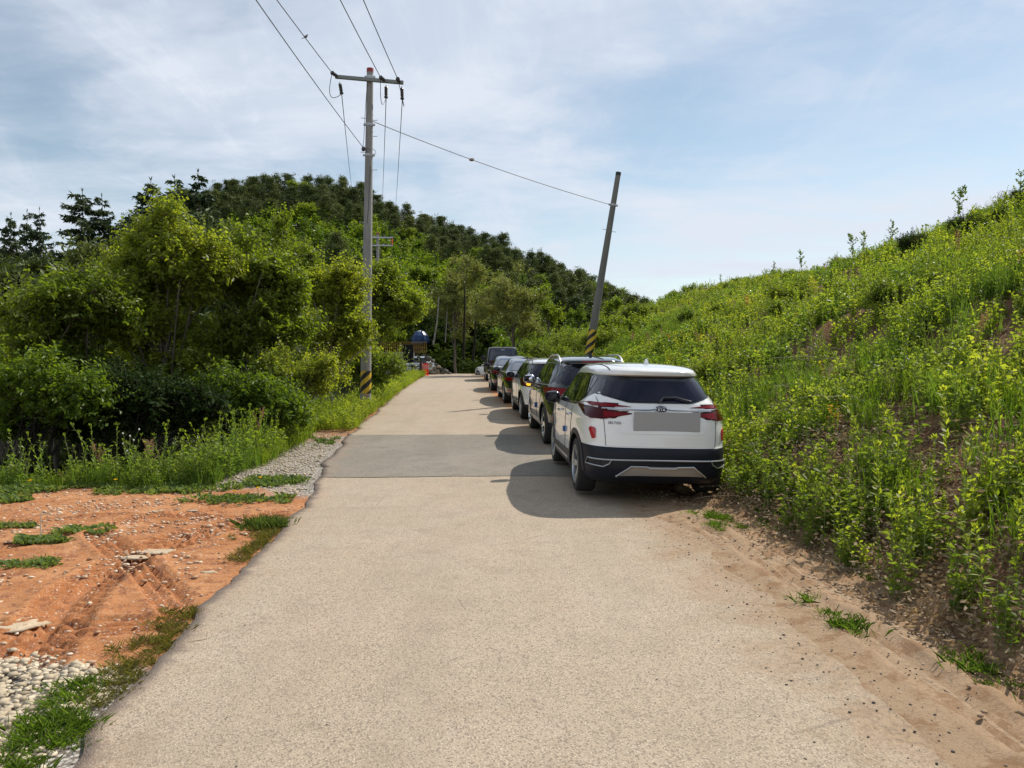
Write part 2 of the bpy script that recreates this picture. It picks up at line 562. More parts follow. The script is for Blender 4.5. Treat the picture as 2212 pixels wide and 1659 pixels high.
g = NT('earth')
red = g.mix(g.rng(g.noise(1.3, 6), .35, .65), (.37, .150, .055), (.47, .225, .10))
red = g.mix(g.math('MULTIPLY', g.at('m_track'), .75), red, (.38, .145, .055))
red = g.mix(g.rng(g.noise(9, 8, .7), .48, .62), red, (.24, .095, .045))
peb = g.rng(g.vor(26), .08, .26, 1, 0)
pebm = g.math('MULTIPLY', peb, g.rng(g.noise(2.2, 5, .6), .46, .62))
red = g.mix(g.math('MULTIPLY', g.rng(g.noise(55, 5, .7), .52, .66), .8), red, (.50, .33, .21))
red = g.mix(g.math('MULTIPLY', g.rng(g.noise(31, 5, .7), .56, .68), .8), red, (.16, .065, .035))
red = g.mix(pebm, red, g.mix(g.vor(26, out='Color'), (.55, .46, .36), (.70, .60, .50)))
tan = g.mix(g.rng(g.noise(2.0, 6), .35, .65), (.29, .18, .10), (.39, .26, .155))
tan = g.mix(g.rng(g.noise(12, 8, .7), .50, .66), tan, (.21, .125, .07))
tan = g.mix(g.math('MULTIPLY', g.at('m_edge'), .8), tan, g.mix(g.noise(60, 5, .7), (.27, .19, .12), (.41, .30, .20)))
tan = g.mix(g.math('MULTIPLY', g.rng(g.noise(70, 5, .75), .54, .66), .7), tan, (.17, .10, .06))
crk = g.rng(g.vor(9, 'DISTANCE_TO_EDGE'), .0, .035, 1, 0)
tan = g.mix(g.math('MULTIPLY', g.rng(g.noise(4.5, 8, .7), .48, .60), .75), tan, (.22, .125, .065))
tan = g.mix(g.math('MULTIPLY', crk, .35), tan, (.20, .13, .08))
soil = g.mix(g.rng(g.noise(3, 7, .65), .35, .65), (.115, .062, .036), (.20, .105, .060))
soil = g.mix(g.rng(g.noise(40, 4, .6), .55, .7), soil, (.26, .20, .13))
grav = g.mix(g.vor(38, out='Color'), (.36, .34, .31), (.60, .57, .52))
grav = g.mix(g.rng(g.vor(38), .25, .6), grav, (.18, .15, .12))
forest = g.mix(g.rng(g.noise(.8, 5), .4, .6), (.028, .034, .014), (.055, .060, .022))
c = g.mix(g.at('m_tan'), red, tan)
c = g.mix(g.at('m_grav'), c, grav)
c = g.mix(g.at('m_soil'), c, soil)
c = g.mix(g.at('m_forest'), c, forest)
g.base(c)
g.p.inputs['Roughness'].default_value = .95
g.p.inputs['Specular IOR Level'].default_value = .15
g.bump(g.math('ADD', g.math('MULTIPLY', g.noise(38, 7, .75), 1.6), g.math('MULTIPLY', g.rng(g.vor(26), 0, .25, 1, 0), .7)), .55, .012)

u_ = GX - shift(GY); left_ = x_left(GY) - GX
m_soil = sstep(2.55, 3.0, u_ + (fbm(GX * 2, GY * 2, 51) - .5) * .5)
m_tan = sstep(-.5, .5, GX)
m_grav = sstep(.42, .60, fbm(GX * .9, GY * .9, 61)) * sstep(10.2, 10.7, GY + (fbm(GX * 2, GY * 2, 62) - .5) * .8) * (left_ > -.2) * sstep(18, 16, GY)
m_grav = np.maximum(m_grav, sstep(9.9, 10.4, GY + .25 * (GX + 4.5) + (fbm(GX * 2, GY * 2, 62) - .5) * .8) * (left_ > -.2) * sstep(16.5, 15.0, GY) * sstep(-6.2, -5.2, GX))
m_grav = np.maximum(m_grav, sstep(4.35, 4.15, GY + (fbm(GX * 3, GY * 3, 63) - .5) * .5) * (left_ > -.3))
s_ = np.minimum(np.maximum(verge_edge(GY) - GX, 0), np.maximum(GY - 10.2, 0))
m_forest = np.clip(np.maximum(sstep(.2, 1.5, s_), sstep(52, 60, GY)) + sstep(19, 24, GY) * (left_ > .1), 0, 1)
m_soil = m_soil * (1 - m_forest)
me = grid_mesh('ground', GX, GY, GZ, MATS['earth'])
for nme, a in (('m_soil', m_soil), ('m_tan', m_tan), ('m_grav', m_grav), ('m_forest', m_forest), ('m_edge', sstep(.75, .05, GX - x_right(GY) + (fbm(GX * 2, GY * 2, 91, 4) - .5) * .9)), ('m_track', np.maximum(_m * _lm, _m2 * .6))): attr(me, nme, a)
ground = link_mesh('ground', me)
tag(ground, 'red and tan bare earth beside the lane rising into the bank and hill', 'ground', kind='structure')

# ------------------------------------------------------------------ road
ry = grid_axis([(-50, 2, 2), (2, 20, .09), (20, 60, .4), (60, 78, 2)])
def road_sheet(name, ya, yb, lift, mat, over_r=.5, edge_amp=.10, ysel=None):
    yy = ry[(ry >= ya - 1e-6) & (ry <= yb + 1e-6)] if ysel is None else ysel
    s = np.concatenate([[0], np.linspace(0, 1, 60), [1]])
    S, YY = np.meshgrid(s, yy)
    xl = x_left(YY) + edge_amp * ((fbm(YY * 1.7, 0 * YY, 71, 5) - .5) * 2) + .05 * (fbm(YY * 9, 0 * YY, 72, 2) - .5)
    xr = x_right(YY) + over_r
    X = xl + (xr - xl) * S
    Z = z_road(YY) + lift - .015 * ((S - .5) * 2) ** 2
    if ysel is not None: YY = YY + .24 * (fbm(X * 1.1, 0 * X, 75, 5, .6) - .5)
    Z[:, 0] -= .06; Z[:, -1] -= .06
    X[:, 0] -= .015
    me = grid_mesh(name, X, YY, Z, mat)
    attr(me, 'el', X - xl); attr(me, 'er', x_right(YY) - X)
    return link_mesh(name, me)
def asphalt(name, c1, c2, speck, dark, dirt):
    a = NT(name)
    base = a.mix(a.rng(a.noise(.55, 5, .6), .35, .65), c1, c2)
    base = a.mix(a.rng(a.noise(2.6, 6, .65), .45, .7), base, tuple(x * .88 for x in c1))
    base = a.mix(a.math('MULTIPLY', a.rng(a.noise(1.1, 4, .6, sc=(1, .5, 1)), .45, .7), .6), base, (c2[0] * 1.02, c2[1] * .93, c2[2] * .92))
    rust = a.math('MULTIPLY', a.rng(a.noise(5, 3), .70, .78), .5)
    base = a.mix(rust, base, (.30, .17, .09))
    # fine aggregate
    vc = a.vor(115, out='Color'); vd = a.vor(115)
    sp = a.n('ShaderNodeSeparateColor'); a.l(vc, sp.inputs[0])
    base = a.mix(a.math('MULTIPLY', a.rng(sp.outputs[0], .62, .85), a.rng(vd, .15, .55, 1, 0)), base, speck)
    base = a.mix(a.math('MULTIPLY', a.rng(sp.outputs[1], .62, .88), .75), base, dark)
    base = a.mix(a.math('MULTIPLY', a.rng(a.noise(160, 3, .7), .52, .66), .5), base, dark)
    base = a.mix(a.math('MULTIPLY', a.rng(a.noise(1.0, 5, .6, sc=(1.6, .12, 1)), .50, .68), .30), base, tuple(x * .72 for x in c1))
    base = a.mix(a.math('MULTIPLY', a.rng(a.noise(.8, 6, .65), .60, .72), .35), base, (.235, .20, .165))
    # cracks and stains
    crk = a.math('MULTIPLY', a.rng(a.vor(.7, 'DISTANCE_TO_EDGE'), 0, .006, 1, 0), a.rng(a.noise(.9, 3), .52, .60))
    base = a.mix(a.math('MULTIPLY', crk, .4), base, (.13, .11, .09))
    # dirt carried in from the right shoulder, dark crumbs on the left rim
    er = a.at('er'); el = a.at('el')
    dm = a.rng(a.math('ADD', er, a.math('MULTIPLY', a.math('SUBTRACT', a.noise(2.0, 9, .72), .5), 2.4)), -.1, .85, 1, 0)
    base = a.mix(a.math('MULTIPLY', dm, .9), base, a.mix(a.rng(a.noise(26, 7, .7), .42, .62), dirt, tuple(x * .62 for x in dirt)))
    lm = a.rng(a.math('ADD', el, a.math('MULTIPLY', a.math('SUBTRACT', a.noise(7, 6, .7), .5), .22)), .02, .13, 1, 0)
    base = a.mix(a.math('MULTIPLY', lm, .7), base, (.11, .10, .095))
    ld = a.rng(a.math('ADD', el, a.math('MULTIPLY', a.math('SUBTRACT', a.noise(3, 6, .7), .5), 1.0)), .0, .35, 1, 0)
    base = a.mix(a.math('MULTIPLY', ld, .22), base, (.34, .20, .12))
    a.base(base)
    a.p.inputs['Roughness'].default_value = .9
    a.p.inputs['Specular IOR Level'].default_value = .25
    a.bump(a.math('ADD', a.math('MULTIPLY', vd, 1.0), a.noise(120, 4, .7)), .5, .006)
    return a.m
asphalt('worn_asphalt', (.405, .330, .240), (.435, .358, .270), (.64, .57, .45), (.19, .155, .12), (.34, .235, .145))
asphalt('dark_asphalt', (.235, .212, .170), (.285, .255, .21), (.40, .36, .30), (.10, .095, .085), (.36, .26, .17))
road = road_sheet('road', -50, 78, 0, MATS['worn_asphalt'])
tag(road, 'worn beige asphalt lane climbing to a crest', 'road', kind='structure')
ysel = np.arange(10.95, 16.35, .09)
patch_o = road_sheet('road_patch', 0, 0, .006, MATS['dark_asphalt'], .4, .10, ysel)
tag(patch_o, 'darker grey patch of newer asphalt across the lane', 'road patch', kind='structure')
# ------------------------------------------------------------------ cars
def pchip(xs, ys, xq):
    xs = np.asarray(xs, float); ys = np.asarray(ys, float)
    h = np.diff(xs); d = np.diff(ys) / h
    m = np.zeros_like(ys)
    m[0] = d[0]; m[-1] = d[-1]
    for i in range(1, len(xs) - 1):
        m[i] = 0 if d[i - 1] * d[i] <= 0 else 2 * d[i - 1] * d[i] / (d[i - 1] + d[i])
    k = np.clip(np.searchsorted(xs, xq) - 1, 0, len(h) - 1)
    t = (xq - xs[k]) / h[k]
    return ((2 * t ** 3 - 3 * t ** 2 + 1) * ys[k] + (t ** 3 - 2 * t ** 2 + t) * h[k] * m[k] + (-2 * t ** 3 + 3 * t ** 2) * ys[k + 1] + (t ** 3 - t ** 2) * h[k] * m[k + 1])

GLASS = M_('car_glass', (.008, .009, .022), .04, 0, .35)
GLASS_S = M_('side_glass', (.010, .014, .012), .03, 0, .8)
CLAD = M_('dark_plastic', (.012, .014, .022), .42, 0, .25)
BLACKP = M_('gloss_black', (.006, .006, .009), .14, 0, .4, .3)
CHROME = M_('chrome', (.75, .76, .78), .14, 1)
SILVER = M_('satin_silver', (.50, .50, .50), .32, .7)
ALLOY = M_('alloy', (.50, .51, .53), .28, .85)
REDL = M_('red_lamp', (.17, .002, .005), .16, 0, .2, .1)
REDD = M_('dark_red_lamp', (.05, .001, .003), .16, 0, .2, .1)
REDR = M_('red_reflector', (.42, .008, .02), .18, 0, .6)
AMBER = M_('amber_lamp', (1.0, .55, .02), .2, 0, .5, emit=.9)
PLATE = M_('blank_plate', (.38, .38, .38), .5, 0, .3)
SEAM = M_('seam', (.012, .012, .014), .6)
WELL = M_('wheel_well', (.008, .008, .008), .95, 0, .1)
BLUEP = M_('blue_foam', (.04, .10, .30), .7)
BADGE = M_('badge_black', (.006, .008, .022), .3, 0, .2, .1)
PWHITE = M_('pearl_white_paint', (.84, .84, .81), .22, 0, .5, 1)
PWHITE2 = M_('white_paint', (.82, .83, .82), .22, 0, .5, 1)
PBLACK = M_('black_paint', (.014, .016, .015), .13, .25, .6, 1)
PGREEN = M_('dark_grey_paint', (.022, .027, .024), .14, .35, .6, 1)
PBLACK2 = M_('deep_black_paint', (.008, .009, .010), .16, .1, .5, 1)
PVAN = M_('van_black_paint', (.014, .015, .017), .18, .1, .5, 1)
ty = NT('tyre_rubber')
wv = ty.n('ShaderNodeTexWave', wave_type='BANDS', bands_direction='X')
wv.inputs['Scale'].default_value = 11; ty.l(ty.tc.outputs['Object'], wv.inputs['Vector'])
ty.base(ty.mix(ty.rng(wv.outputs[0], .75, .95), (.032, .031, .030), (.012, .012, .012)))
ty.p.inputs['Roughness'].default_value = .85
ty.bump(ty.rng(wv.outputs[0], .75, .95), .8, -.01)
TYRE = MATS['tyre_rubber']

def split_by_material(me, parts, parent):
    """one mesh -> one child object per material; parts: {index: name}"""
    outs = {}
    for mi, nm in parts.items():
        bm = bmesh.new(); bm.from_mesh(me)
        bmesh.ops.delete(bm, geom=[f for f in bm.faces if f.material_index != mi], context='FACES')
        for f in bm.faces: f.material_index = 0; f.smooth = True
        m2 = bpy.data.meshes.new(nm); bm.to_mesh(m2); bm.free()
        m2.materials.append(me.materials[mi])
        try: m2.set_sharp_from_angle(angle=.75)
        except Exception: pass
        outs[nm] = link_mesh(nm, m2, parent)
    return outs

class Car:
    def __init__(s, keys, ymid, nr=7, nf=5, bow=.05, wheel_r=.335, wheel_w=.215, ra=.9, fa=3.53, paint=None, nlev=64, arch=.055, clad=None, label='', cat='car', group=None, name='parked_car', track=None, roofn=4.0):
        s.keys = keys; s.ra = ra; s.fa = fa; s.wr = wheel_r; s.ww = wheel_w
        s.root = thing(name, label, cat, group=group)
        K = np.array([k[:4] for k in keys], float)
        q = np.linspace(0, len(K) - 1, nlev)
        q = np.unique(np.concatenate([q, np.arange(len(K))]))
        cols = [pchip(np.arange(len(K)), K[:, i], q) for i in range(4)]
        s.hwmax = max(K[:, 3])
        V = []; NQ = 34
        lv = list(zip(*cols))
        zmaxw = max(K[:, 0])
        for (z, yr, yf, hw) in lv:
            yr = min(yr, ymid - .25); yf = max(yf, ymid + .25)
            tz_ = np.clip((z - .95) / .5, 0, 1)
            n1 = nr + (roofn - nr) * tz_; n2 = nf + (roofn - nf) * tz_
            half = []
            for (end, n_, sg) in ((yr, n1, -1), (yf, n2, 1)):
                a = abs(ymid - end)
                th = np.linspace(0, math.pi / 2, 400)
                xx = hw * np.abs(np.sin(th)) ** (2 / n_)
                yy = a * np.abs(np.cos(th)) ** (2 / n_)
                yy = yy - bow * (xx / max(hw, 1e-3)) ** 2 * (yy / a)
                # sides taper a little to the ends
                xx = xx * (1 - (.035 if sg < 0 else .05) * (yy / a) ** 3)
                L = np.concatenate([[0], np.cumsum(np.hypot(np.diff(xx), np.diff(yy)))])
                tq = np.linspace(0, L[-1], NQ)
                X = np.interp(tq, L, xx); Y = ymid + sg * np.interp(tq, L, yy)
                half.append((X, Y))
            (xr_, yr_), (xf_, yf_) = half
            ring = [(xr_[i], yr_[i]) for i in range(NQ)] + [(xf_[i], yf_[i]) for i in range(NQ - 2, -1, -1)]
            full = ring + [(-x, y) for (x, y) in ring[-2:0:-1]]
            V += [(x, y, z) for x, y in full]
        m = len(full)
        F = []
        for i in range(len(lv) - 1):
            for k in range(m):
                F.append((i * m + k, i * m + (k + 1) % m, (i + 1) * m + (k + 1) % m, (i + 1) * m + k))
        F.append(tuple(range(m))[::-1])
        F.append(tuple((len(lv) - 1) * m + k for k in range(m)))
        me = bpy.data.meshes.new('body'); me.from_pydata(V, [], F)
        for mm in (paint, CLAD, WELL): me.materials.append(mm)
        s.clad = clad
        mi = []
        for p in me.polygons:
            c = p.center
            mi.append(1 if clad and clad(c) else 0)
        me.polygons.foreach_set('material_index', mi)
        me.update()
        bm = bmesh.new(); bm.from_mesh(me)
        s.bvh = BVHTree.FromBMesh(bm)
        bm.free()
        # wheel wells
        body = bpy.data.objects.new('tmp_body', me); COL.objects.link(body)
        cut = MB()
        track = track if track else s.hwmax
        s.track = track
        for ya in (ra, fa):
            for sg in (-1, 1):
                M = Matrix.Translation((sg * (s.hwmax + .1), ya, wheel_r)) @ Matrix.Rotation(sg * -math.pi / 2, 4, 'Y')
                cut.lathe([(wheel_r + arch, 0), (wheel_r + arch, .42)], 40, 0, M)
        cm = cut.mesh('cut', WELL, False)
        bmx = bmesh.new(); bmx.from_mesh(cm); bmesh.ops.recalc_face_normals(bmx, faces=bmx.faces); bmx.to_mesh(cm); bmx.free()
        bmx = bmesh.new(); bmx.from_mesh(me); bmesh.ops.recalc_face_normals(bmx, faces=bmx.faces); bmx.to_mesh(me); bmx.free()
        co = bpy.data.objects.new('tmp_cut', cm); COL.objects.link(co)
        md = body.modifiers.new('b', 'BOOLEAN'); md.object = co; md.operation = 'DIFFERENCE'; md.solver = 'EXACT'
        try: md.material_mode = 'TRANSFER'
        except Exception: pass
        dg = bpy.context.evaluated_depsgraph_get(); dg.update()
        res = bpy.data.meshes.new_from_object(body.evaluated_get(dg))
        bpy.data.objects.remove(body); bpy.data.objects.remove(co)
        bmx = bmesh.new(); bmx.from_mesh(res)
        bad = [v for v in bmx.verts if abs(v.co.x) > s.hwmax + .02 or not (v.co.x == v.co.x)]
        if bad:
            print('boolean spikes', len(bad), [tuple(round(q, 2) for q in v.co) for v in bad[:4]])
            bmesh.ops.delete(bmx, geom=bad, context='VERTS')
            bmx.to_mesh(res)
        bmx.free()
        # classify the well faces by place, whatever the boolean made of the slots
        res.materials.clear()
        for mm in (paint, CLAD, WELL): res.materials.append(mm)
        for p in res.polygons:
            c = p.center
            well = False
            for ya in (ra, fa):
                rr = math.hypot(c.y - ya, c.z - wheel_r)
                if rr < wheel_r + arch + .004 and abs(c.x) > s.hwmax - .35: well = True
            if c.z <= keys[0][0] + .002 and abs(p.normal.z) > .9: well = True
            p.material_index = 2 if well else (1 if clad and clad(c) else 0)
        parts = {0: 'body', 2: 'wheel_arch_liner'}
        if clad: parts[1] = 'lower_cladding'
        s.parts = split_by_material(res, parts, s.root)
    # --- surface queries
    def hit(s, view, a, z):
        if view == 'rear': o, d = Vector((a, -3, z)), Vector((0, 1, 0))
        elif view == 'front': o, d = Vector((a, 9, z)), Vector((0, -1, 0))
        elif view == 'left': o, d = Vector((-4, a, z)), Vector((1, 0, 0))
        elif view == 'right': o, d = Vector((4, a, z)), Vector((-1, 0, 0))
        elif view == 'top': o, d = Vector((a, z, 5)), Vector((0, 0, -1))
        r = s.bvh.ray_cast(o, d)
        return (r[0], r[1] if r[1].dot(d) < 0 else -r[1], d) if r[0] else None
    def patch(s, view, poly, off, mat, name, parent=None, step=.06, rad=0.0, label=None, depth=.012):
        """a panel that follows the body: poly is drawn in the view's plane"""
        P = [Vector(p) for p in poly]
        if rad > 0:      # round the corners
            Q = []
            n = len(P)
            for i in range(n):
                a, b, c = P[i - 1], P[i], P[(i + 1) % n]
                r = min(rad, (a - b).length * .45, (c - b).length * .45)
                p0 = b + (a - b).normalized() * r; p1 = b + (c - b).normalized() * r
                for k in range(5):
                    t = k / 4
                    Q.append(p0 * (1 - t) ** 2 + b * 2 * t * (1 - t) + p1 * t * t)
            P = Q
        B = []
        for i in range(len(P)):
            a, b = P[i], P[(i + 1) % len(P)]
            n = max(1, int((b - a).length / step))
            for k in range(n): B.append(a + (b - a) * k / n)
        inner = []
        xs = [p.x for p in B]; ys = [p.y for p in B]
        def inside(x, y):
            c = False; n = len(B)
            for i in range(n):
                a, b = B[i], B[(i + 1) % n]
                if (a.y > y) != (b.y > y) and x < (b.x - a.x) * (y - a.y) / (b.y - a.y) + a.x: c = not c
            return c
        def near(x, y): return min((x - b.x) ** 2 + (y - b.y) ** 2 for b in B) < (step * .4) ** 2
        x = min(xs) + step / 2
        while x < max(xs):
            y = min(ys) + step / 2
            while y < max(ys):
                if inside(x, y) and not near(x, y): inner.append(Vector((x, y)))
                y += step
            x += step
        nb = len(B)
        edges = [(i, (i + 1) % nb) for i in range(nb)]
        r = delaunay_2d_cdt(B + inner, edges, [], 1, 1e-5)
        vv, ff = r[0], r[2]
        V = []; ok = []
        for p in vv:
            h = s.hit(view, p.x, p.y)
            if h is None: V.append(Vector((0, 0, 0))); ok.append(False)
            else:
                nrm = h[1]
                V.append(h[0] + nrm * off); ok.append(True)
        F = [tuple(f) for f in ff if all(ok[i] for i in f)]
        if not F: return None
        bm = bmesh.new()
        bv = [bm.verts.new(v) for v in V]
        for f in F:
            try: bm.faces.new([bv[i] for i in f])
            except ValueError: pass
        bmesh.ops.delete(bm, geom=[v for v in bm.verts if not v.link_faces], context='VERTS')
        # orient outward
        d = {'rear': Vector((0, -1, 0)), 'front': Vector((0, 1, 0)), 'left': Vector((-1, 0, 0)), 'right': Vector((1, 0, 0)), 'top': Vector((0, 0, 1))}[view]
        bm.normal_update()
        for f in bm.faces:
            if f.normal.dot(d) < 0: f.normal_flip()
        be = [e for e in bm.edges if e.is_boundary]
        ex = bmesh.ops.extrude_edge_only(bm, edges=be)
        for v in [g_ for g_ in ex['geom'] if isinstance(g_, bmesh.types.BMVert)]:
            v.co -= d * (off + depth)
        for f in bm.faces: f.smooth = True
        me = bpy.data.meshes.new(name); bm.to_mesh(me); bm.free()
        me.materials.append(mat)
        try: me.set_sharp_from_angle(angle=.7)
        except Exception: pass
        return link_mesh(name, me, parent or s.root, label)
    def both(s, poly, off, mat, name, **k):
        a = s.patch('left', poly, off, mat, name, **k)
        b = s.patch('right', poly, off, mat, name, **k)
        return a, b
    def strip(s, view, line, w, off, mat, name, parent=None, n=None, r=None):
        """a thin moulding or shut line along a polyline on the body"""
        L = [Vector(p) for p in line]
        pts = []
        for a, b in zip(L[:-1], L[1:]):
            k = max(1, int((b - a).length / .04))
            for i in range(k): pts.append(a + (b - a) * i / k)
        pts.append(L[-1])
        W = []
        for p in pts:
            h = s.hit(view, p.x, p.y)
            if h: W.append(h[0] + h[1] * off)
        if len(W) < 2: return None
        mb = MB(); mb.tube(W, w / 2, 6)
        return mb.build(name, mat, parent or s.root)
    def wheels(s, spokes=5, dual=True, rimmat=None):
        rimmat = rimmat or ALLOY
        R_, Ww = s.wr, s.ww
        hw = s.track - .012
        rr = R_ * .70
        tb = MB()
        prof = [(rr, -.46 * Ww), (rr + .02, -.5 * Ww), (R_ * .93, -.5 * Ww), (R_ * .985, -.43 * Ww), (R_, -.32 * Ww), (R_, .32 * Ww), (R_ * .985, .43 * Ww), (R_ * .93, .5 * Ww), (rr + .02, .5 * Ww), (rr, .46 * Ww)]
        tb.lathe(prof, 48, 0, Matrix.Rotation(math.pi / 2, 4, 'Y'), closed=True)
        tme = tb.mesh('tyre', TYRE)
        rb = MB()
        RY = Matrix.Rotation(-math.pi / 2, 4, 'Y')
        rb.lathe([(rr + .004, -.10), (rr + .006, .092), (rr - .012, .098), (rr - .03, .085), (rr - .035, -.10)], 40, 0, RY, closed=True)
        rb.lathe([(.0, .055), (.055, .055), (.06, .05), (.06, .0), (0, 0)], 20, 0, RY)
        for k in range(spokes):
            for dd in ((-.13, .13) if dual else (0,)):
                a = 2 * math.pi * k / spokes + dd
                a0 = 2 * math.pi * k / spokes + dd * .35
                p0 = Vector((-.048, math.cos(a0) * .04, math.sin(a0) * .04)); p1 = Vector((-.082, math.cos(a) * (rr - .02), math.sin(a) * (rr - .02)))
                dirv = (p1 - p0).normalized(); sd = dirv.cross(Vector((1, 0, 0))).normalized()
                w0, w1 = .024, .017
                q = [p0 + sd * w0, p0 - sd * w0, p1 - sd * w1, p1 + sd * w1]
                back = [v + Vector((.03, 0, 0)) for v in q]
                rb.add(q + back, [(0, 1, 2, 3), (0, 3, 7, 4), (1, 5, 6, 2), (4, 7, 6, 5)])
        rme = rb.mesh('rim', rimmat, True, .5)
        db = MB(); db.lathe([(0, -.01), (rr - .03, -.01), (rr - .03, .0), (0, 0)], 32, 0, RY)
        dme = db.mesh('brake_disc', WELL)
        for ya in (s.ra, s.fa):
            h = s.hit('left', ya, s.wr * 2 + .10)
            s.wx = getattr(s, 'wx', {}); s.wx[ya] = abs(h[0].x) - .012
            for sg in (-1, 1):
                hw = s.wx[ya]
                w = bpy.data.objects.new('wheel', tme); COL.objects.link(w); w.parent = s.root
                w.location = (sg * (hw - Ww / 2), ya, R_)
                rot = (0, 0, 0) if sg < 0 else (0, 0, math.pi)
                w.rotation_euler = rot
                a = link_mesh('rim', rme, w); b = link_mesh('brake_disc', dme, w)
                a.location = (-.022, 0, 0)
    def mirror(s, y, z, mat, size=(.10, .13, .085)):
        for sg in (-1, 1):
            h = s.hit('left' if sg < 0 else 'right', y, z - .05)
            if not h: continue
            x = h[0].x
            mb = MB()
            bm = bmesh.new(); bmesh.ops.create_uvsphere(bm, u_segments=16, v_segments=10, radius=1)
            for v in bm.verts:
                c = v.co.copy()
                for i in range(3): c[i] = math.copysign(abs(c[i]) ** .72, c[i])
                v.co = Vector((c.x * size[0] * 1.15, c.y * size[1] * .75 * (1 - .3 * c.x * sg), c.z * size[2] * (1 - .15 * c.x * sg)))
            bm.normal_update()
            T = Matrix.Translation((x + sg * .105, y, z + .02))
            mb.add([T @ v.co for v in bm.verts], [[v.index for v in f.verts] for f in bm.faces])
            bm.free()
            m = mb.build('mirror', mat, s.root)
            st = MB(); st.tube([(x - sg * .02, y + .03, z - .06), (x + sg * .07, y, z - .02)], .022, 8)
            st.build('mirror_arm', CLAD, m)
            gl = MB(); gl.box((x + sg * .14, y - size[1] * .69, z + .03), (size[0] * 1.5, .012, size[2] * 1.3), bev=.004)
            gl.build('mirror_glass', GLASS, m)
    def handle(s, y, z, mat):
        for view, sg in (('left', -1), ('right', 1)):
            pts = []
            for k in range(6):
                t = k / 5
                h = s.hit(view, y - .10 + .20 * t, z)
                if h: pts.append(h[0] + h[1] * (.012 + .022 * math.sin(math.pi * t) ** .5))
            mb = MB(); mb.tube(pts, [.010, .016, .017, .017, .016, .010], 8)
            mb.build('door_handle', mat, s.root)
    def rails(s, y0, y1, x, mat, hgt=.045, r=.014, legs=True):
        for sg in (-1, 1):
            pts = []
            n = 14
            for k in range(n + 1):
                t = k / n
                y = y0 + (y1 - y0) * t
                h = s.hit('top', sg * x, y)
                up = hgt * min(1, math.sin(math.pi * t) * 3.0)
                if h: pts.append(h[0] + Vector((0, 0, up)))
            zs = np.polyfit([p.y for p in pts], [p.z for p in pts], 4)
            pts = [Vector((p.x, p.y, max(float(np.polyval(zs, p.y)), p.z - .03))) for p in pts]
            mb = MB(); mb.tube(pts, r, 8)
            mb.build('roof_rail', mat, s.root)
    def fin(s, y, mat, hgt=.065, ln=.16, w=.07):
        h = s.hit('top', 0, y)
        z = h[0].z
        mb = MB()
        V = [(-w / 2, y - .01, z - .004), (w / 2, y - .01, z - .004), (w / 2 * .6, y + ln, z - .004), (-w / 2 * .6, y + ln, z - .004),
             (-.011, y + .005, z + hgt), (.011, y + .005, z + hgt), (.008, y + .045, z + hgt * .9), (-.008, y + .045, z + hgt * .9)]
        mb.add(V, [(0, 1, 5, 4), (1, 2, 6, 5), (2, 3, 7, 6), (3, 0, 4, 7), (4, 5, 6, 7)])
        mb.build('antenna', mat, s.root, smooth=False)
    def wiper(s, pts, name='wiper'):
        mb = MB()
        W = []
        for (x, z) in pts:
            h = s.hit('rear', x, z); W.append(h[0] + h[1] * .035)
        mb.tube(W, [.022] + [.013] * (len(W) - 2) + [.006], 8)
        mb.build(name, BLACKP, s.root)
    def place(s, x_l, d, heading):
        """left rear tyre's outer foot at (x_l, d) on the ground"""
        loc = Vector((-s.wx[s.ra], s.ra, 0))
        cz, sz = math.cos(heading), math.sin(heading)
        off = Vector((loc.x * cz - loc.y * sz, loc.x * sz + loc.y * cz))
        X, Y = x_l - off.x, d - off.y
        z0 = float(z_road(d)); z1 = float(z_road(d + 2.7))
        pit = math.atan((z1 - z0) / 2.7)
        s.root.rotation_euler = Euler((pit, 0, heading), 'XYZ')
        s.root.location = (X, Y, z0 - s.ra * math.sin(pit) + .004)
        s.root.rotation_mode = 'XYZ'

def text_mesh(txt, size, mat, parent, loc, rot, name, extrude=.002, font_shear=0, bold=0.0, spacing=1.0):
    cu = bpy.data.curves.new(name, 'FONT'); cu.body = txt; cu.size = size; cu.extrude = extrude
    cu.align_x = 'CENTER'; cu.align_y = 'CENTER'; cu.offset = bold; cu.space_character = spacing; cu.shear = font_shear
    o = bpy.data.objects.new('tmp', cu); COL.objects.link(o)
    dg = bpy.context.evaluated_depsgraph_get(); dg.update()
    me = bpy.data.meshes.new_from_object(o.evaluated_get(dg))
    bpy.data.objects.remove(o)
    me.materials.clear(); me.materials.append(mat)
    t = link_mesh(name, me, parent)
    t.location = loc; t.rotation_euler = rot
    return t
def arch_poly(ya, r0, r1, zc, a0=-12, a1=192, n=22):
    P = [(ya + r1 * math.cos(R(a0 + (a1 - a0) * k / n)), zc + r1 * math.sin(R(a0 + (a1 - a0) * k / n))) for k in range(n + 1)]
    P += [(ya + r0 * math.cos(R(a1 + (a0 - a1) * k / n)), zc + r0 * math.sin(R(a1 + (a0 - a1) * k / n))) for k in range(n + 1)]
    return P
def mir(poly): return [(-x, z) for x, z in reversed(poly)]
ROWG = 'cars parked nose to tail along the bank'

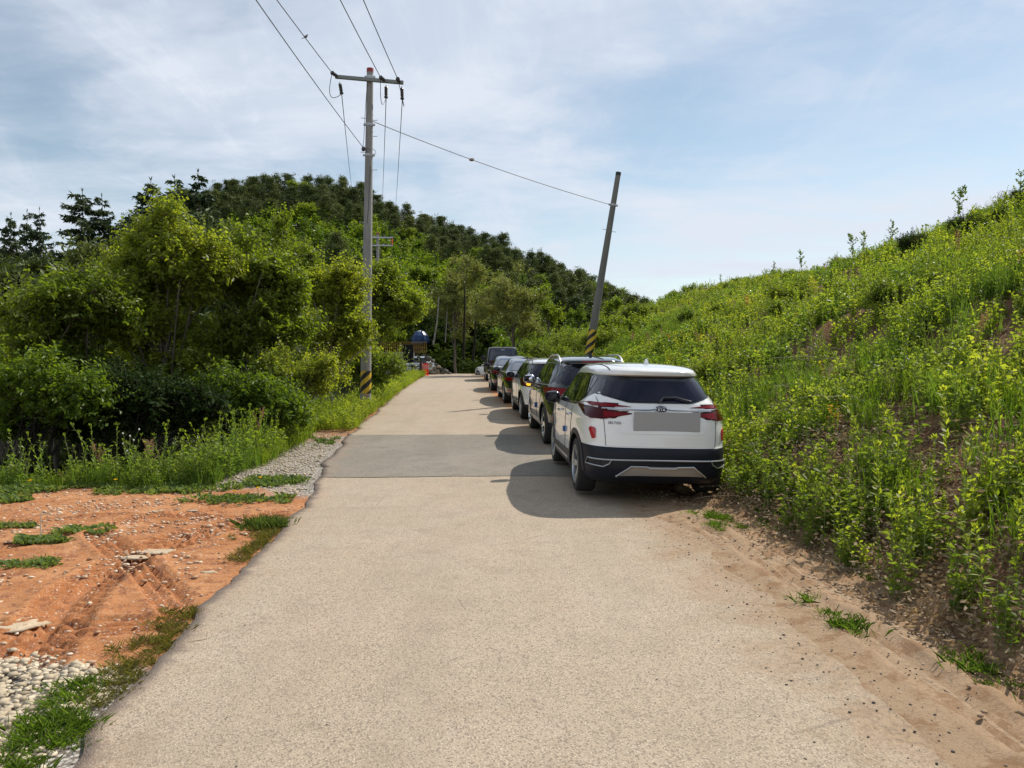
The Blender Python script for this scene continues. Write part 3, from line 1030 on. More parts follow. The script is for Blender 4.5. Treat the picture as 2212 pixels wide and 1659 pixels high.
# ---- 1 the white crossover in front
K1 = [(.22, .16, 4.16, .84), (.27, .07, 4.28, .875), (.36, .02, 4.34, .892), (.46, .0, 4.37, .897), (.56, .0, 4.37, .898), (.645, .025, 4.36, .90), (.652, .035, 4.36, .898),
      (.80, .055, 4.33, .902), (.93, .085, 4.27, .896), (.965, .09, 4.2, .90), (1.01, .115, 3.98, .888), (1.06, .135, 3.42, .868), (1.13, .165, 3.24, .832),
      (1.26, .255, 3.0, .768), (1.38, .345, 2.78, .712), (1.455, .40, 2.6, .678), (1.475, .345, 2.52, .672), (1.515, .335, 2.40, .652), (1.55, .40, 2.25, .612), (1.58, .58, 2.08, .53), (1.60, .85, 1.95, .40), (1.612, 1.2, 1.75, .18)]
def clad1(c):
    if c.z < .65 and c.y < .62: return True
    if c.z < .36: return True
    return False
c1 = Car(K1, 2.0, nr=6.5, nf=5, bow=.07, wheel_r=.337, wheel_w=.225, ra=.88, fa=3.51, paint=PWHITE, clad=clad1, track=.895,
         label='white crossover with blank grey plate, nearest of the parked row', cat='car', group=ROWG)
hatch = c1.patch('rear', [(-.635, .662), (.635, .662), (.655, .95), (.70, 1.20), (.36, 1.128), (-.36, 1.128), (-.70, 1.20), (-.655, .95)], .004, PWHITE, 'tailgate', rad=.02)
for ln in ([(-.637, .662), (-.657, .95), (-.70, 1.20)], [(.637, .662), (.657, .95), (.70, 1.20)]):
    c1.strip('rear', ln, .009, .003, SEAM, 'shut_line', hatch)
c1.patch('rear', [(-.73, 1.245), (-.37, 1.152), (.37, 1.152), (.73, 1.245), (.655, 1.462), (-.655, 1.462)], .004, BLACKP, 'rear_window_surround', rad=.04)
rg = c1.patch('rear', [(-.655, 1.235), (-.35, 1.17), (.35, 1.17), (.655, 1.235), (.585, 1.405), (-.585, 1.405)], .008, GLASS, 'rear_window', rad=.03)
c1.patch('rear', [(-.13, 1.452), (.13, 1.452), (.13, 1.438), (-.13, 1.438)], .012, REDD, 'brake_lamp')
c1.wiper([(-.01, 1.155), (.03, 1.20), (.18, 1.205), (.36, 1.165)])
# lamps
for sg in (1, -1):
    f = (lambda P: [(sg * x, z) for x, z in P])
    hi = c1.patch('rear', f([(.34, 1.107), (.60, 1.138), (.84, 1.142), (.845, 1.10), (.66, 1.098)]), .012, REDL, 'tail_lamp', rad=.008)
    lo = c1.patch('rear', f([(.34, 1.035), (.60, 1.072), (.845, 1.098), (.835, .985), (.79, .962), (.66, .962), (.34, 1.025)]), .012, REDD, 'tail_lamp', rad=.012)
    c1.patch('rear', f([(.36, 1.030), (.60, 1.045), (.655, 1.045), (.655, .975), (.52, .992)]), .015, REDL, 'lamp_lens', parent=lo, rad=.008)
    c1.patch('rear', f([(.76, .735), (.815, .845), (.79, .868), (.745, .855), (.735, .745)]) if False else f([(.775, .728), (.80, .84), (.785, .866), (.748, .862), (.738, .84), (.742, .735)]), .010, REDR, 'rear_reflector', rad=.015)
    sv = 'left' if sg < 0 else 'right'
    c1.patch(sv, [(.09, .965), (.16, .975), (.30, 1.06), (.36, 1.115), (.33, 1.145), (.12, 1.142), (.06, 1.10)], .010, REDD, 'tail_lamp', rad=.02)
# chrome bar across the tailgate with a raised middle over the badge
bar = []
for x in np.linspace(-.66, .66, 45):
    z = 1.078 + .022 * math.exp(-(x / .09) ** 2) + .004 * abs(x)
    bar.append((x, z))
for dz_, w_ in ((0, .020),):
    c1.strip('rear', bar, w_, .012, CHROME, 'chrome_bar')
c1.patch('rear', [(-.62, 1.088), (-.40, 1.086), (-.36, 1.066), (-.60, 1.062)], .018, SILVER, 'bar_trim')
c1.patch('rear', [(.62, 1.088), (.40, 1.086), (.36, 1.066), (.60, 1.062)], .018, SILVER, 'bar_trim')
ov = [(.066 * math.cos(a), 1.083 + .035 * math.sin(a)) for a in np.linspace(0, 2 * math.pi, 24, endpoint=False)]
bd = c1.patch('rear', ov, .030, BADGE, 'maker_badge', step=.02)
ring = MB(); hp = c1.hit('rear', 0, 1.083)[0]
ring.tube([(hp.x + .068 * math.cos(a), hp.y - .032, 1.083 + .036 * math.sin(a)) for a in np.linspace(0, 2 * math.pi, 30)], .004, 6)
ring.build('badge_ring', CHROME, bd)
text_mesh('KIA', .056, M_('letter_white', (.78, .79, .82), .35), bd, (0, hp.y - .034, 1.083), (R(90), 0, 0), 'badge_lettering', bold=.0012, spacing=1.05)
hp2 = c1.hit('rear', -.545, .925)
text_mesh('SELTOS', .040, M_('letter_grey', (.20, .20, .21), .35), c1.root, (-.545, hp2[0].y - .010, .925), (R(90), 0, math.atan2(hp2[1].x, -hp2[1].y)), 'model_lettering', bold=.001, spacing=1.15)
hp = c1.hit('rear', .055, .95)[0]
pl = MB(); pl.box((.055, hp.y - .022, .953), (.775, .016, .218), bev=.003)
pl.build('licence_plate', PLATE, c1.root, smooth=False)
c1.patch('rear', [(-.52, .84), (.52, .84), (.46, .805), (-.46, .805)], .010, PWHITE, 'tailgate_crease', parent=hatch, rad=.01)
# bumper
c1.strip('rear', [(x, .512 - .01 * (x / .8) ** 2) for x in np.linspace(-.79, .79, 40)], .020, .012, SILVER, 'bumper_moulding')
for sg in (-1, 1):
    P = [(sg * x, z) for x, z in [(.805, .505), (.82, .435), (.66, .425), (.60, .46), (.575, .505), (.805, .505)]]
    c1.patch('rear', P[:-1], .004, SEAM, 'exhaust_recess', rad=.01)
    c1.strip('rear', P, .016, .014, SILVER, 'exhaust_trim')
sk = c1.patch('rear', [(-.52, .325), (-.36, .44), (.36, .44), (.52, .325), (.30, .335), (-.30, .335)], .014, M_('skid_silver', (.33, .32, .30), .4, .4), 'skid_plate', rad=.015)
c1.strip('rear', [(-.52, .325), (-.36, .44), (-.18, .438), (-.14, .424), (.14, .424), (.18, .438), (.36, .44), (.52, .325)], .020, .022, SILVER, 'skid_plate_edge', parent=sk)
dif = c1.patch('rear', [(-.82, .40), (.82, .40), (.80, .50), (-.80, .50)], .002, SEAM, 'diffuser_shadow') if False else None
# sides
DLO = [(.36, 1.415), (.44, 1.30), (1.08, 1.075), (2.0, 1.05), (2.90, 1.04), (2.70, 1.21), (2.40, 1.38), (2.05, 1.458), (1.3, 1.472), (.7, 1.458)]
c1.both(DLO, .003, BLACKP, 'window_surround', rad=.03)
c1.both([(.80, 1.20), (1.10, 1.098), (1.72, 1.075), (1.72, 1.432), (1.15, 1.438), (.82, 1.425)], .008, GLASS_S, 'door_window', rad=.03)
c1.both([(1.79, 1.072), (2.78, 1.06), (2.36, 1.365), (2.05, 1.425), (1.79, 1.432)], .008, GLASS_S, 'door_window', rad=.03)
for ya in (c1.ra, c1.fa):
    c1.both(arch_poly(ya, .392, .455, .337, -2, 182), .010, CLAD, 'wheel_arch_trim', step=.05)
c1.both([(1.33, .29), (3.07, .29), (3.07, .44), (1.33, .46)], .008, CLAD, 'sill_moulding')
c1.both([(1.45, .335), (2.95, .335), (2.95, .365), (1.45, .365)], .014, SILVER, 'sill_strip')
for ln in ([(1.30, .42), (1.24, .70), (1.20, 1.04)], [(1.76, .44), (1.76, 1.05)], [(2.95, .44), (2.98, 1.0)]):
    for vw in ('left', 'right'): c1.strip(vw, ln, .008, .001, SEAM, 'door_gap')
c1.handle(1.42, .93, CHROME); c1.handle(2.30, .915, CHROME)
pad = c1.patch('left', [(1.74, .66), (1.80, .66), (1.80, .73), (1.74, .73)], .03, BLUEP, 'door_guard')
c1.wheels(5, True)
c1.mirror(2.62, 1.06, BLACKP)
c1.fin(.95, PWHITE2)
for sg in (-1, 1):
    pts = []
    for k in range(20):
        y = .62 + 1.7 * k / 19
        h = c1.hit('top', sg * .52, y); pts.append(h[0] + Vector((0, 0, -.002)))
    mb = MB(); mb.tube(pts, .009, 6); mb.build('roof_gutter', SEAM, c1.root)
c1.place(.78, 9.6, R(3.4))
c1.root.rotation_euler.y = R(1.3)
c1.root.location.z += .012

# ---- 2 the black seven-seater with silver rails
K2 = [(.24, .22, 4.5, .84), (.33, .10, 4.62, .90), (.45, .02, 4.74, .935), (.60, .0, 4.76, .943), (.75, .02, 4.75, .945), (.90, .05, 4.70, .942),
      (1.02, .075, 4.45, .93), (1.10, .10, 3.75, .905), (1.18, .14, 3.5, .868), (1.32, .24, 3.2, .80), (1.45, .36, 2.95, .735), (1.53, .43, 2.75, .70), (1.555, .36, 2.65, .69),
      (1.60, .36, 2.5, .665), (1.64, .50, 2.3, .60), (1.67, .8, 2.1, .48), (1.685, 1.3, 1.9, .2)]
c2 = Car(K2, 2.2, nr=5.5, nf=5, bow=.10, wheel_r=.36, wheel_w=.235, ra=.98, fa=3.76, paint=PGREEN, clad=lambda c: c.z < .34 or (c.z < .45 and c.y < .5), track=.935,
         label='glossy black seven-seat car with silver roof rails, directly ahead of the white crossover', cat='car', group=ROWG)
c2.patch('rear', [(-.76, 1.19), (-.5, 1.13), (.5, 1.13), (.76, 1.19), (.64, 1.545), (-.64, 1.545)], .004, BLACKP, 'rear_window_surround', rad=.05)
c2.patch('rear', [(-.68, 1.20), (-.45, 1.16), (.45, 1.16), (.68, 1.20), (.60, 1.46), (-.60, 1.46)], .008, GLASS, 'rear_window', rad=.05)
c2.strip('rear', [(x, 1.59 - .02 * abs(x)) for x in np.linspace(-.58, .58, 20)], .028, .004, BLACKP, 'spoiler_lip')
c2.strip('rear', [(x, 1.59 - .02 * abs(x)) for x in np.linspace(-.26, .26, 12)], .032, .010, REDL, 'brake_lamp')
for sg in (1, -1):
    f = (lambda P: [(sg * x, z) for x, z in P])
    c2.patch('rear', f([(.56, 1.07), (.60, 1.10), (.80, 1.11), (.90, 1.09), (.905, .97), (.84, .95), (.72, .98), (.62, 1.03)]), .014, REDL, 'tail_lamp', rad=.03)
    c2.patch('left' if sg < 0 else 'right', [(.13, .97), (.20, .95), (.28, .99), (.34, 1.05), (.32, 1.09), (.18, 1.10), (.11, 1.07)], .012, REDL, 'tail_lamp', rad=.03)
    c2.patch('rear', f([(.60, .50), (.82, .52), (.82, .55), (.60, .53)]), .01, REDR, 'rear_reflector')
c2.patch('rear', [(-.30, .78), (.30, .78), (.30, .92), (-.30, .92)], .008, PLATE, 'licence_plate')
DLO = [(.32, 1.48), (.50, 1.24), (.62, 1.14), (2.2, 1.10), (3.20, 1.085), (2.85, 1.30), (2.55, 1.45), (2.2, 1.535), (1.3, 1.56), (.7, 1.55)]
c2.both(DLO, .003, SILVER, 'window_surround', rad=.04)
c2.both([(.36, 1.47), (.52, 1.25), (.64, 1.155), (3.14, 1.10), (2.80, 1.31), (2.53, 1.44), (2.2, 1.52), (1.3, 1.545), (.7, 1.535)], .006, BLACKP, 'window_frame', rad=.04)
c2.both([(.52, 1.42), (.62, 1.24), (.72, 1.18), (.98, 1.17), (.98, 1.51), (.7, 1.50)], .010, GLASS_S, 'quarter_window', rad=.03)
c2.both([(1.04, 1.165), (1.94, 1.145), (1.94, 1.50), (1.3, 1.52), (1.04, 1.51)], .010, GLASS_S, 'door_window', rad=.03)
c2.both([(2.02, 1.14), (3.02, 1.12), (2.68, 1.35), (2.4, 1.45), (2.02, 1.50)], .010, GLASS_S, 'door_window', rad=.03)
for ya in (c2.ra, c2.fa): c2.both(arch_poly(ya, .416, .45, .36, 0, 180), .008, CLAD, 'wheel_arch_trim', step=.05)
c2.both([(1.45, .30), (3.30, .30), (3.30, .40), (1.45, .42)], .008, SILVER, 'sill_strip')
for ln in ([(1.48, .42), (1.42, .75), (1.02, 1.10)], [(1.98, .44), (1.98, 1.10)], [(3.12, .44), (3.16, 1.05)]):
    for vw in ('left', 'right'): c2.strip(vw, ln, .008, .001, SEAM, 'door_gap')
c2.handle(1.62, .96, CHROME); c2.handle(2.62, .95, CHROME)
c2.patch('left', [(1.97, .62), (2.05, .62), (2.05, .72), (1.97, .72)], .03, BLUEP, 'door_guard')
c2.wheels(5, True, CHROME)
c2.mirror(2.98, 1.14, CHROME, (.11, .13, .10))
c2.rails(.75, 2.75, .60, SILVER, .055, .018)
c2.fin(.95, BLACKP, .08, .17)
c2.place(.60, 14.9, R(4.3))

# ---- 3 the white compact crossover with black rails
K3 = [(.20, .20, 4.1, .80), (.28, .09, 4.25, .86), (.40, .02, 4.33, .892), (.55, .0, 4.355, .90), (.70, .02, 4.34, .902), (.85, .06, 4.26, .90),
      (.96, .10, 4.0, .885), (1.02, .13, 3.4, .865), (1.10, .17, 3.2, .83), (1.22, .27, 2.95, .77), (1.34, .40, 2.7, .71), (1.41, .47, 2.5, .675), (1.43, .42, 2.4, .665),
      (1.465, .42, 2.3, .63), (1.50, .58, 2.1, .55), (1.525, .85, 1.9, .42), (1.54, 1.2, 1.7, .18)]
c3 = Car(K3, 2.05, nr=5.5, nf=5, bow=.10, wheel_r=.325, wheel_w=.215, ra=.86, fa=3.56, paint=PWHITE2, clad=lambda c: c.z < .33 or (c.z < .42 and c.y < .5), track=.895,
         label='small white crossover with black roof rails between two dark parked cars', cat='car', group=ROWG)
c3.patch('rear', [(-.76, 1.10), (-.5, 1.02), (.5, 1.02), (.76, 1.10), (.63, 1.42), (-.63, 1.42)], .004, BLACKP, 'rear_window_surround', rad=.05)
c3.patch('rear', [(-.68, 1.11), (-.45, 1.05), (.45, 1.05), (.68, 1.11), (.585, 1.36), (-.585, 1.36)], .008, GLASS, 'rear_window', rad=.05)
for sg in (1, -1):
    f = (lambda P: [(sg * x, z) for x, z in P])
    tl = c3.patch('rear', f([(.46, .96), (.50, 1.0), (.72, 1.06), (.86, 1.03), (.87, .86), (.55, .84), (.47, .88)]), .014, REDD, 'tail_lamp', rad=.03)
    c3.patch('rear', f([(.54, .98), (.76, 1.0), (.76, .88), (.55, .87)]), .020, AMBER, 'indicator_lamp', parent=tl, rad=.03)
    c3.patch('left' if sg < 0 else 'right', [(.10, .85), (.30, .89), (.36, .98), (.30, 1.03), (.16, 1.05), (.10, 1.0)], .012, REDD, 'tail_lamp', rad=.03)
c3.patch('rear', [(-.27, .70), (.27, .70), (.27, .82), (-.27, .82)], .008, PLATE, 'licence_plate')
c3.patch('rear', [(-.80, .60), (.80, .60), (.78, .64), (-.78, .64)], .008, CLAD, 'bumper_moulding') if False else None
DLO = [(.50, 1.30), (.66, 1.10), (.78, 1.03), (2.1, 1.0), (2.98, .99), (2.70, 1.17), (2.40, 1.32), (2.05, 1.395), (1.3, 1.425), (.8, 1.405)]
c3.both(DLO, .003, BLACKP, 'window_surround', rad=.05)
c3.both([(.62, 1.28), (.78, 1.10), (.88, 1.05), (1.72, 1.03), (1.72, 1.38), (1.3, 1.395), (.84, 1.375)], .008, GLASS_S, 'door_window', rad=.05)
c3.both([(1.80, 1.03), (2.82, 1.015), (2.56, 1.19), (2.30, 1.31), (1.80, 1.378)], .008, GLASS_S, 'door_window', rad=.03)
for ya in (c3.ra, c3.fa): c3.both(arch_poly(ya, .38, .43, .325, 0, 180), .010, CLAD, 'wheel_arch_trim', step=.05)
c3.both([(1.30, .24), (3.15, .24), (3.15, .36), (1.30, .38)], .008, CLAD, 'sill_moulding')
c3.both([(1.5, .42), (2.8, .40), (2.8, .44), (1.5, .46)], .010, SEAM, 'door_moulding')
for ln in ([(1.28, .40), (1.22, .70), (1.12, 1.0)], [(1.76, .40), (1.76, 1.0)], [(2.92, .40), (2.96, .96)]):
    for vw in ('left', 'right'): c3.strip(vw, ln, .008, .001, SEAM, 'door_gap')
c3.handle(1.36, .86, CHROME); c3.handle(2.30, .85, CHROME)
c3.wheels(5, True); c3.mirror(2.74, 1.04, BLACKP); c3.rails(.75, 2.4, .56, CLAD, .04, .015); c3.fin(.9, PWHITE2, .05)
c3.place(.22, 19.9, R(4.9))

# ---- saloons
def saloon(paint, label, wheel_rim=None):
    K = [(.18, .22, 4.55, .80), (.26, .10, 4.72, .86), (.38, .03, 4.82, .905), (.52, .0, 4.86, .918), (.66, .01, 4.84, .92), (.80, .03, 4.72, .915),
         (.90, .03, 4.35, .905), (.965, .09, 3.9, .885), (.995, .42, 3.55, .865), (1.03, .62, 3.4, .84), (1.12, .84, 3.18, .78), (1.22, 1.08, 2.95, .72), (1.32, 1.36, 2.68, .66), (1.385, 1.62, 2.5, .61), (1.42, 1.85, 2.35, .52), (1.445, 2.02, 2.25, .30)]
    c = Car(K, 2.15, nr=5.0, nf=4.6, bow=.10, wheel_r=.335, wheel_w=.225, ra=1.08, fa=3.90, paint=paint, clad=lambda q: q.z < .27, track=.905, label=label, cat='car', group=ROWG, roofn=5)
    c.patch('rear', [(-.70, 1.06), (.70, 1.06), (.55, 1.36), (-.55, 1.36)], .006, M_('sky_glass', (.02, .03, .05), .03, 0, 1.0, 1), 'rear_window', rad=.06)
    for sg in (1, -1):
        f = (lambda P: [(sg * x, z) for x, z in P])
        c.patch('rear', f([(.42, .80), (.60, .83), (.87, .86), (.875, .77), (.80, .75), (.62, .76), (.44, .78)]), .012, REDL, 'tail_lamp', rad=.02)
        c.patch('left' if sg < 0 else 'right', [(.09, .77), (.16, .76), (.26, .79), (.30, .83), (.24, .86), (.11, .86)], .012, REDL, 'tail_lamp', rad=.02)
        c.patch('rear', f([(.70, .42), (.84, .43), (.84, .46), (.70, .45)]), .01, REDR, 'rear_reflector')
    c.patch('rear', [(-.27, .62), (.27, .62), (.27, .74), (-.27, .74)], .008, PLATE, 'licence_plate')
    c.strip('rear', [(x, .80) for x in np.linspace(-.34, .34, 12)], .02, .01, REDD, 'lamp_bar')
    c.both([(1.02, 1.02), (3.30, .985), (3.0, 1.12), (2.68, 1.26), (2.35, 1.335), (1.85, 1.345), (1.45, 1.27)], .003, BLACKP, 'window_surround', rad=.06)
    c.both([(1.22, 1.06), (2.06, 1.04), (2.06, 1.32), (1.85, 1.32), (1.50, 1.25)], .008, GLASS_S, 'door_window', rad=.03)
    c.both([(2.13, 1.035), (3.12, 1.015), (2.88, 1.13), (2.60, 1.25), (2.3, 1.31), (2.13, 1.32)], .008, GLASS_S, 'door_window', rad=.03)
    c.strip('left', [(1.0, 1.015), (3.30, .98)], .02, .008, CHROME, 'waist_moulding'); c.strip('right', [(1.0, 1.015), (3.30, .98)], .02, .008, CHROME, 'waist_moulding')
    c.both([(1.55, .26), (3.45, .26), (3.45, .30), (1.55, .32)], .008, SILVER, 'sill_strip')
    for ln in ([(1.55, .34), (1.50, .70), (1.25, 1.0)], [(2.1, .34), (2.1, 1.0)], [(3.2, .34), (3.25, .96)]):
        for vw in ('left', 'right'): c.strip(vw, ln, .008, .001, SEAM, 'door_gap')
    c.handle(1.75, .83, CHROME); c.handle(2.7, .82, CHROME)
    c.wheels(5, True, wheel_rim); c.mirror(3.02, 1.02, BLACKP); c.fin(2.0, BLACKP, .05, .12)
    return c
c4 = saloon(PGREEN, 'dark saloon with a pale sky reflection on its sloping rear window, fourth of the row')
c4.place(-.28, 25.0, R(5.4))
c5 = saloon(PBLACK2, 'deep black saloon parked right behind the tall van')
c5.place(-.88, 31.9, R(4.2))

# ---- the van
K6 = [(.22, .14, 4.9, .86), (.34, .05, 5.08, .93), (.50, .0, 5.14, .955), (.75, .0, 5.14, .96), (.95, .02, 5.05, .96), (1.10, .04, 4.7, .955), (1.22, .06, 4.45, .945),
      (1.45, .10, 4.15, .915), (1.70, .15, 3.85, .875), (1.82, .17, 3.7, .845), (1.88, .20, 3.55, .80), (1.92, .30, 3.4, .70), (1.945, .6, 3.1, .50), (1.95, 1.2, 2.7, .2)]
c6 = Car(K6, 2.4, nr=9, nf=5, bow=.05, wheel_r=.335, wheel_w=.215, ra=.95, fa=4.15, paint=PVAN, clad=lambda q: q.z < .40 and q.y < .5, track=.94, roofn=9,
         label='tall black van at the head of the row just before the crest', cat='van', group=ROWG)
c6.patch('rear', [(-.80, 1.18), (.80, 1.18), (.76, 1.80), (-.76, 1.80)], .005, M_('van_glass', (.010, .014, .035), .05, 0, .9), 'rear_window', rad=.08)
c6.strip('rear', [(x, 1.885 - .012 * abs(x)) for x in np.linspace(-.74, .74, 16)], .035, .008, SILVER, 'spoiler_lip')
c6.patch('rear', [(-.11, 1.745), (.11, 1.745), (.11, 1.77), (-.11, 1.77)], .012, SILVER, 'brake_lamp')
for sg in (1, -1):
    f = (lambda P: [(sg * x, z) for x, z in P])
    c6.patch('rear', f([(.87, .95), (.925, .95), (.925, 1.18), (.88, 1.18)]), .010, REDD, 'tail_lamp', rad=.03)
    c6.patch('left' if sg < 0 else 'right', [(.05, .96), (.11, .97), (.11, 1.16), (.06, 1.18)], .010, REDD, 'tail_lamp', rad=.03)
c6.patch('rear', [(-.27, .74), (.27, .74), (.27, .86), (-.27, .86)], .008, PLATE, 'licence_plate')
c6.both([(.40, 1.26), (3.9, 1.20), (3.70, 1.55), (3.45, 1.74), (.45, 1.76)], .004, GLASS_S, 'side_window', rad=.06)
for ya in (c6.ra, c6.fa): c6.both(arch_poly(ya, .39, .42, .335, 0, 180), .008, CLAD, 'wheel_arch_trim', step=.05)
c6.handle(2.3, 1.02, CHROME); c6.handle(3.4, 1.0, CHROME)
c6.wheels(5, True); c6.mirror(3.95, 1.28, BLACKP, (.11, .10, .13))
c6.place(-1.52, 44.3, R(4.0))

# ---- the white car beyond the crest and the white one behind the board
def small_white(label, grp):
    c = Car(K3, 2.05, nr=5.5, nf=4.2, bow=.10, wheel_r=.33, wheel_w=.215, ra=.86, fa=3.56, paint=PWHITE2, clad=lambda q: q.z < .33, track=.895, label=label, cat='car', group=grp)
    c.patch('rear', [(-.68, 1.11), (-.45, 1.05), (.45, 1.05), (.68, 1.11), (.585, 1.36), (-.585, 1.36)], .008, GLASS, 'rear_window', rad=.05)
    c.both([(.50, 1.30), (.66, 1.10), (.78, 1.03), (2.98, .99), (2.70, 1.17), (2.40, 1.32), (2.05, 1.395), (1.3, 1.425), (.8, 1.405)], .003, GLASS_S, 'side_window', rad=.05)
    for sg in (-1, 1):
        c.patch('front', [(sg * .55, .68), (sg * .84, .76), (sg * .84, .86), (sg * .55, .80)], .01, M_('headlamp', (.35, .37, .40), .08, .3, .8, 1), 'headlamp', rad=.02)
        c.patch('rear', [(sg * .5, .86), (sg * .86, .86), (sg * .86, 1.02), (sg * .5, .98)], .012, REDL, 'tail_lamp', rad=.02)
    c.patch('front', [(-.5, .36), (.5, .36), (.45, .66), (-.45, .66)], .006, SEAM, 'grille', rad=.03)
    c.wheels(5, True); c.mirror(2.74, 1.04, PWHITE2)
    return c
c7 = small_white('white car whose nose and front wheel show past the van at the crest', None)
zz = float(z_road(53.5))
c7.root.location = (.35, 55.5, zz - .30); c7.root.rotation_euler = (0, 0, R(40))
c8 = small_white('white car half hidden behind the black notice board', None)
_p = ray_point(868, 790, 59)
c8.root.location = (_p.x + 2.4, 61, .92); c8.root.rotation_euler = (0, 0, R(84))
# ------------------------------------------------------------------ foliage made of real leaves
class Tpl:
    """triangles with a material slot per face and a random value per vertex"""
    def __init__(s): s.V = []; s.F = []; s.M = []; s.Rn = []; s.n = 0
    def leaves(s, base, dr, length, width, side=None, fold=.25, mi=0, rng=RNG, droop=0.0, rnd=None):
        """diamond leaves, all at once; base, dr: (n,3)"""
        base = np.atleast_2d(base).astype(float); dr = np.atleast_2d(dr).astype(float)
        n = len(base)
        if n == 0: return
        dr = dr / (np.linalg.norm(dr, axis=1, keepdims=True) + 1e-9)
        length = np.broadcast_to(length, (n,))[:, None]; width = np.broadcast_to(width, (n,))[:, None]
        if side is None:
            sd = np.cross(dr, rng.normal(size=(n, 3)))
        else: sd = side
        sd = sd / (np.linalg.norm(sd, axis=1, keepdims=True) + 1e-9)
        nr = np.cross(dr, sd)
        tip = base + dr * length - np.array([0, 0, 1.0]) * droop * length
        mid = base + dr * length * .45
        a = mid + sd * width * .5 + nr * width * fold
        b = mid - sd * width * .5 + nr * width * fold
        V = np.stack([base, a, tip, b], 1).reshape(-1, 3)
        i = np.arange(n)[:, None] * 4 + s.n
        F = np.concatenate([i + [0, 1, 2], i + [0, 2, 3]], 1).reshape(-1, 3)
        r = (rng.random(n) if rnd is None else rnd)
        s.V.append(V); s.F.append(F); s.M.append(np.full(len(F), mi)); s.Rn.append(np.repeat(r, 4)); s.n += len(V)
    def tube(s, pts, r, n=4, mi=1, rnd=.5):
        pts = np.asarray(pts, float)
        k = len(pts); rs = np.broadcast_to(np.asarray(r, float), (k,))
        t = np.gradient(pts, axis=0); t /= (np.linalg.norm(t, axis=1, keepdims=True) + 1e-9)
        ref = np.array([.31, .17, .93]) if abs(t[0] @ np.array([.31, .17, .93])) < .95 else np.array([1., 0, 0])
        a = np.cross(t, ref); a /= (np.linalg.norm(a, axis=1, keepdims=True) + 1e-9)
        b = np.cross(t, a)
        an = np.arange(n) * 2 * math.pi / n
        V = (pts[:, None, :] + (a[:, None, :] * np.cos(an)[None, :, None] + b[:, None, :] * np.sin(an)[None, :, None]) * rs[:, None, None]).reshape(-1, 3)
        F = []
        for i in range(k - 1):
            for j in range(n):
                p, q = i * n + j, i * n + (j + 1) % n
                F += [(p, q, q + n), (p, q + n, p + n)]
        F = np.array(F) + s.n
        s.V.append(V); s.F.append(F); s.M.append(np.full(len(F), mi)); s.Rn.append(np.full(len(V), rnd)); s.n += len(V)
    def done(s):
        return (np.concatenate(s.V), np.concatenate(s.F), np.concatenate(s.M), np.concatenate(s.Rn))
    def mesh(s, name, mats, smooth=False, hue=.5):
        V, F, M, Rn = s.done()
        return tri_mesh(name, V, F, M, Rn, np.full(len(V), hue), mats)
def tri_mesh(name, V, F, M, Rn, Hu, mats):
    me = bpy.data.meshes.new(name)
    me.vertices.add(len(V)); me.vertices.foreach_set('co', V.astype(np.float32).ravel())
    me.loops.add(len(F) * 3); me.loops.foreach_set('vertex_index', F.astype(np.int32).ravel())
    me.polygons.add(len(F))
    me.polygons.foreach_set('loop_start', np.arange(0, len(F) * 3, 3, dtype=np.int32))
    me.polygons.foreach_set('loop_total', np.full(len(F), 3, dtype=np.int32))
    me.polygons.foreach_set('material_index', M.astype(np.int32))
    for m in mats: me.materials.append(m)
    me.update(calc_edges=True)
    attr(me, 'rnd', Rn); attr(me, 'hue', Hu)
    return me
def scatter(name, tpls, P, mats, rz=None, sc=None, which=None, tilt=.0, hue=None, rng=RNG):
    """one object of many plants"""
    P = np.asarray(P, float); n = len(P)
    if n == 0: return None
    rz = rng.random(n) * 2 * math.pi if rz is None else rz
    sc = np.ones(n) if sc is None else sc
    which = rng.integers(0, len(tpls), n) if which is None else which
    hue = rng.random(n) if hue is None else hue
    tx = rng.normal(size=n) * tilt; ty_ = rng.normal(size=n) * tilt
    VV, FF, MM, RR, HH = [], [], [], [], []; off = 0
    for k, tp in enumerate(tpls):
        V, F, M, Rn = tp
        ids = np.where(which == k)[0]
        if len(ids) == 0: continue
        c, s_ = np.cos(rz[ids])[:, None], np.sin(rz[ids])[:, None]
        x = V[None, :, 0] * c - V[None, :, 1] * s_; y = V[None, :, 0] * s_ + V[None, :, 1] * c
        z = np.broadcast_to(V[None, :, 2], x.shape)
        x = x + z * tx[ids][:, None]; y = y + z * ty_[ids][:, None]
        W_ = np.stack([x, y, z], -1) * sc[ids][:, None, None] + P[ids][:, None, :]
        m = len(ids)
        VV.append(W_.reshape(-1, 3))
        FF.append((F[None] + (np.arange(m) * len(V))[:, None, None] + off).reshape(-1, 3)); off += m * len(V)
        MM.append(np.tile(M, m)); RR.append(np.tile(Rn, m)); HH.append(np.repeat(hue[ids], len(V)))
    me = tri_mesh(name, np.concatenate(VV), np.concatenate(FF), np.concatenate(MM), np.concatenate(RR), np.concatenate(HH), mats)
    return link_mesh(name, me)

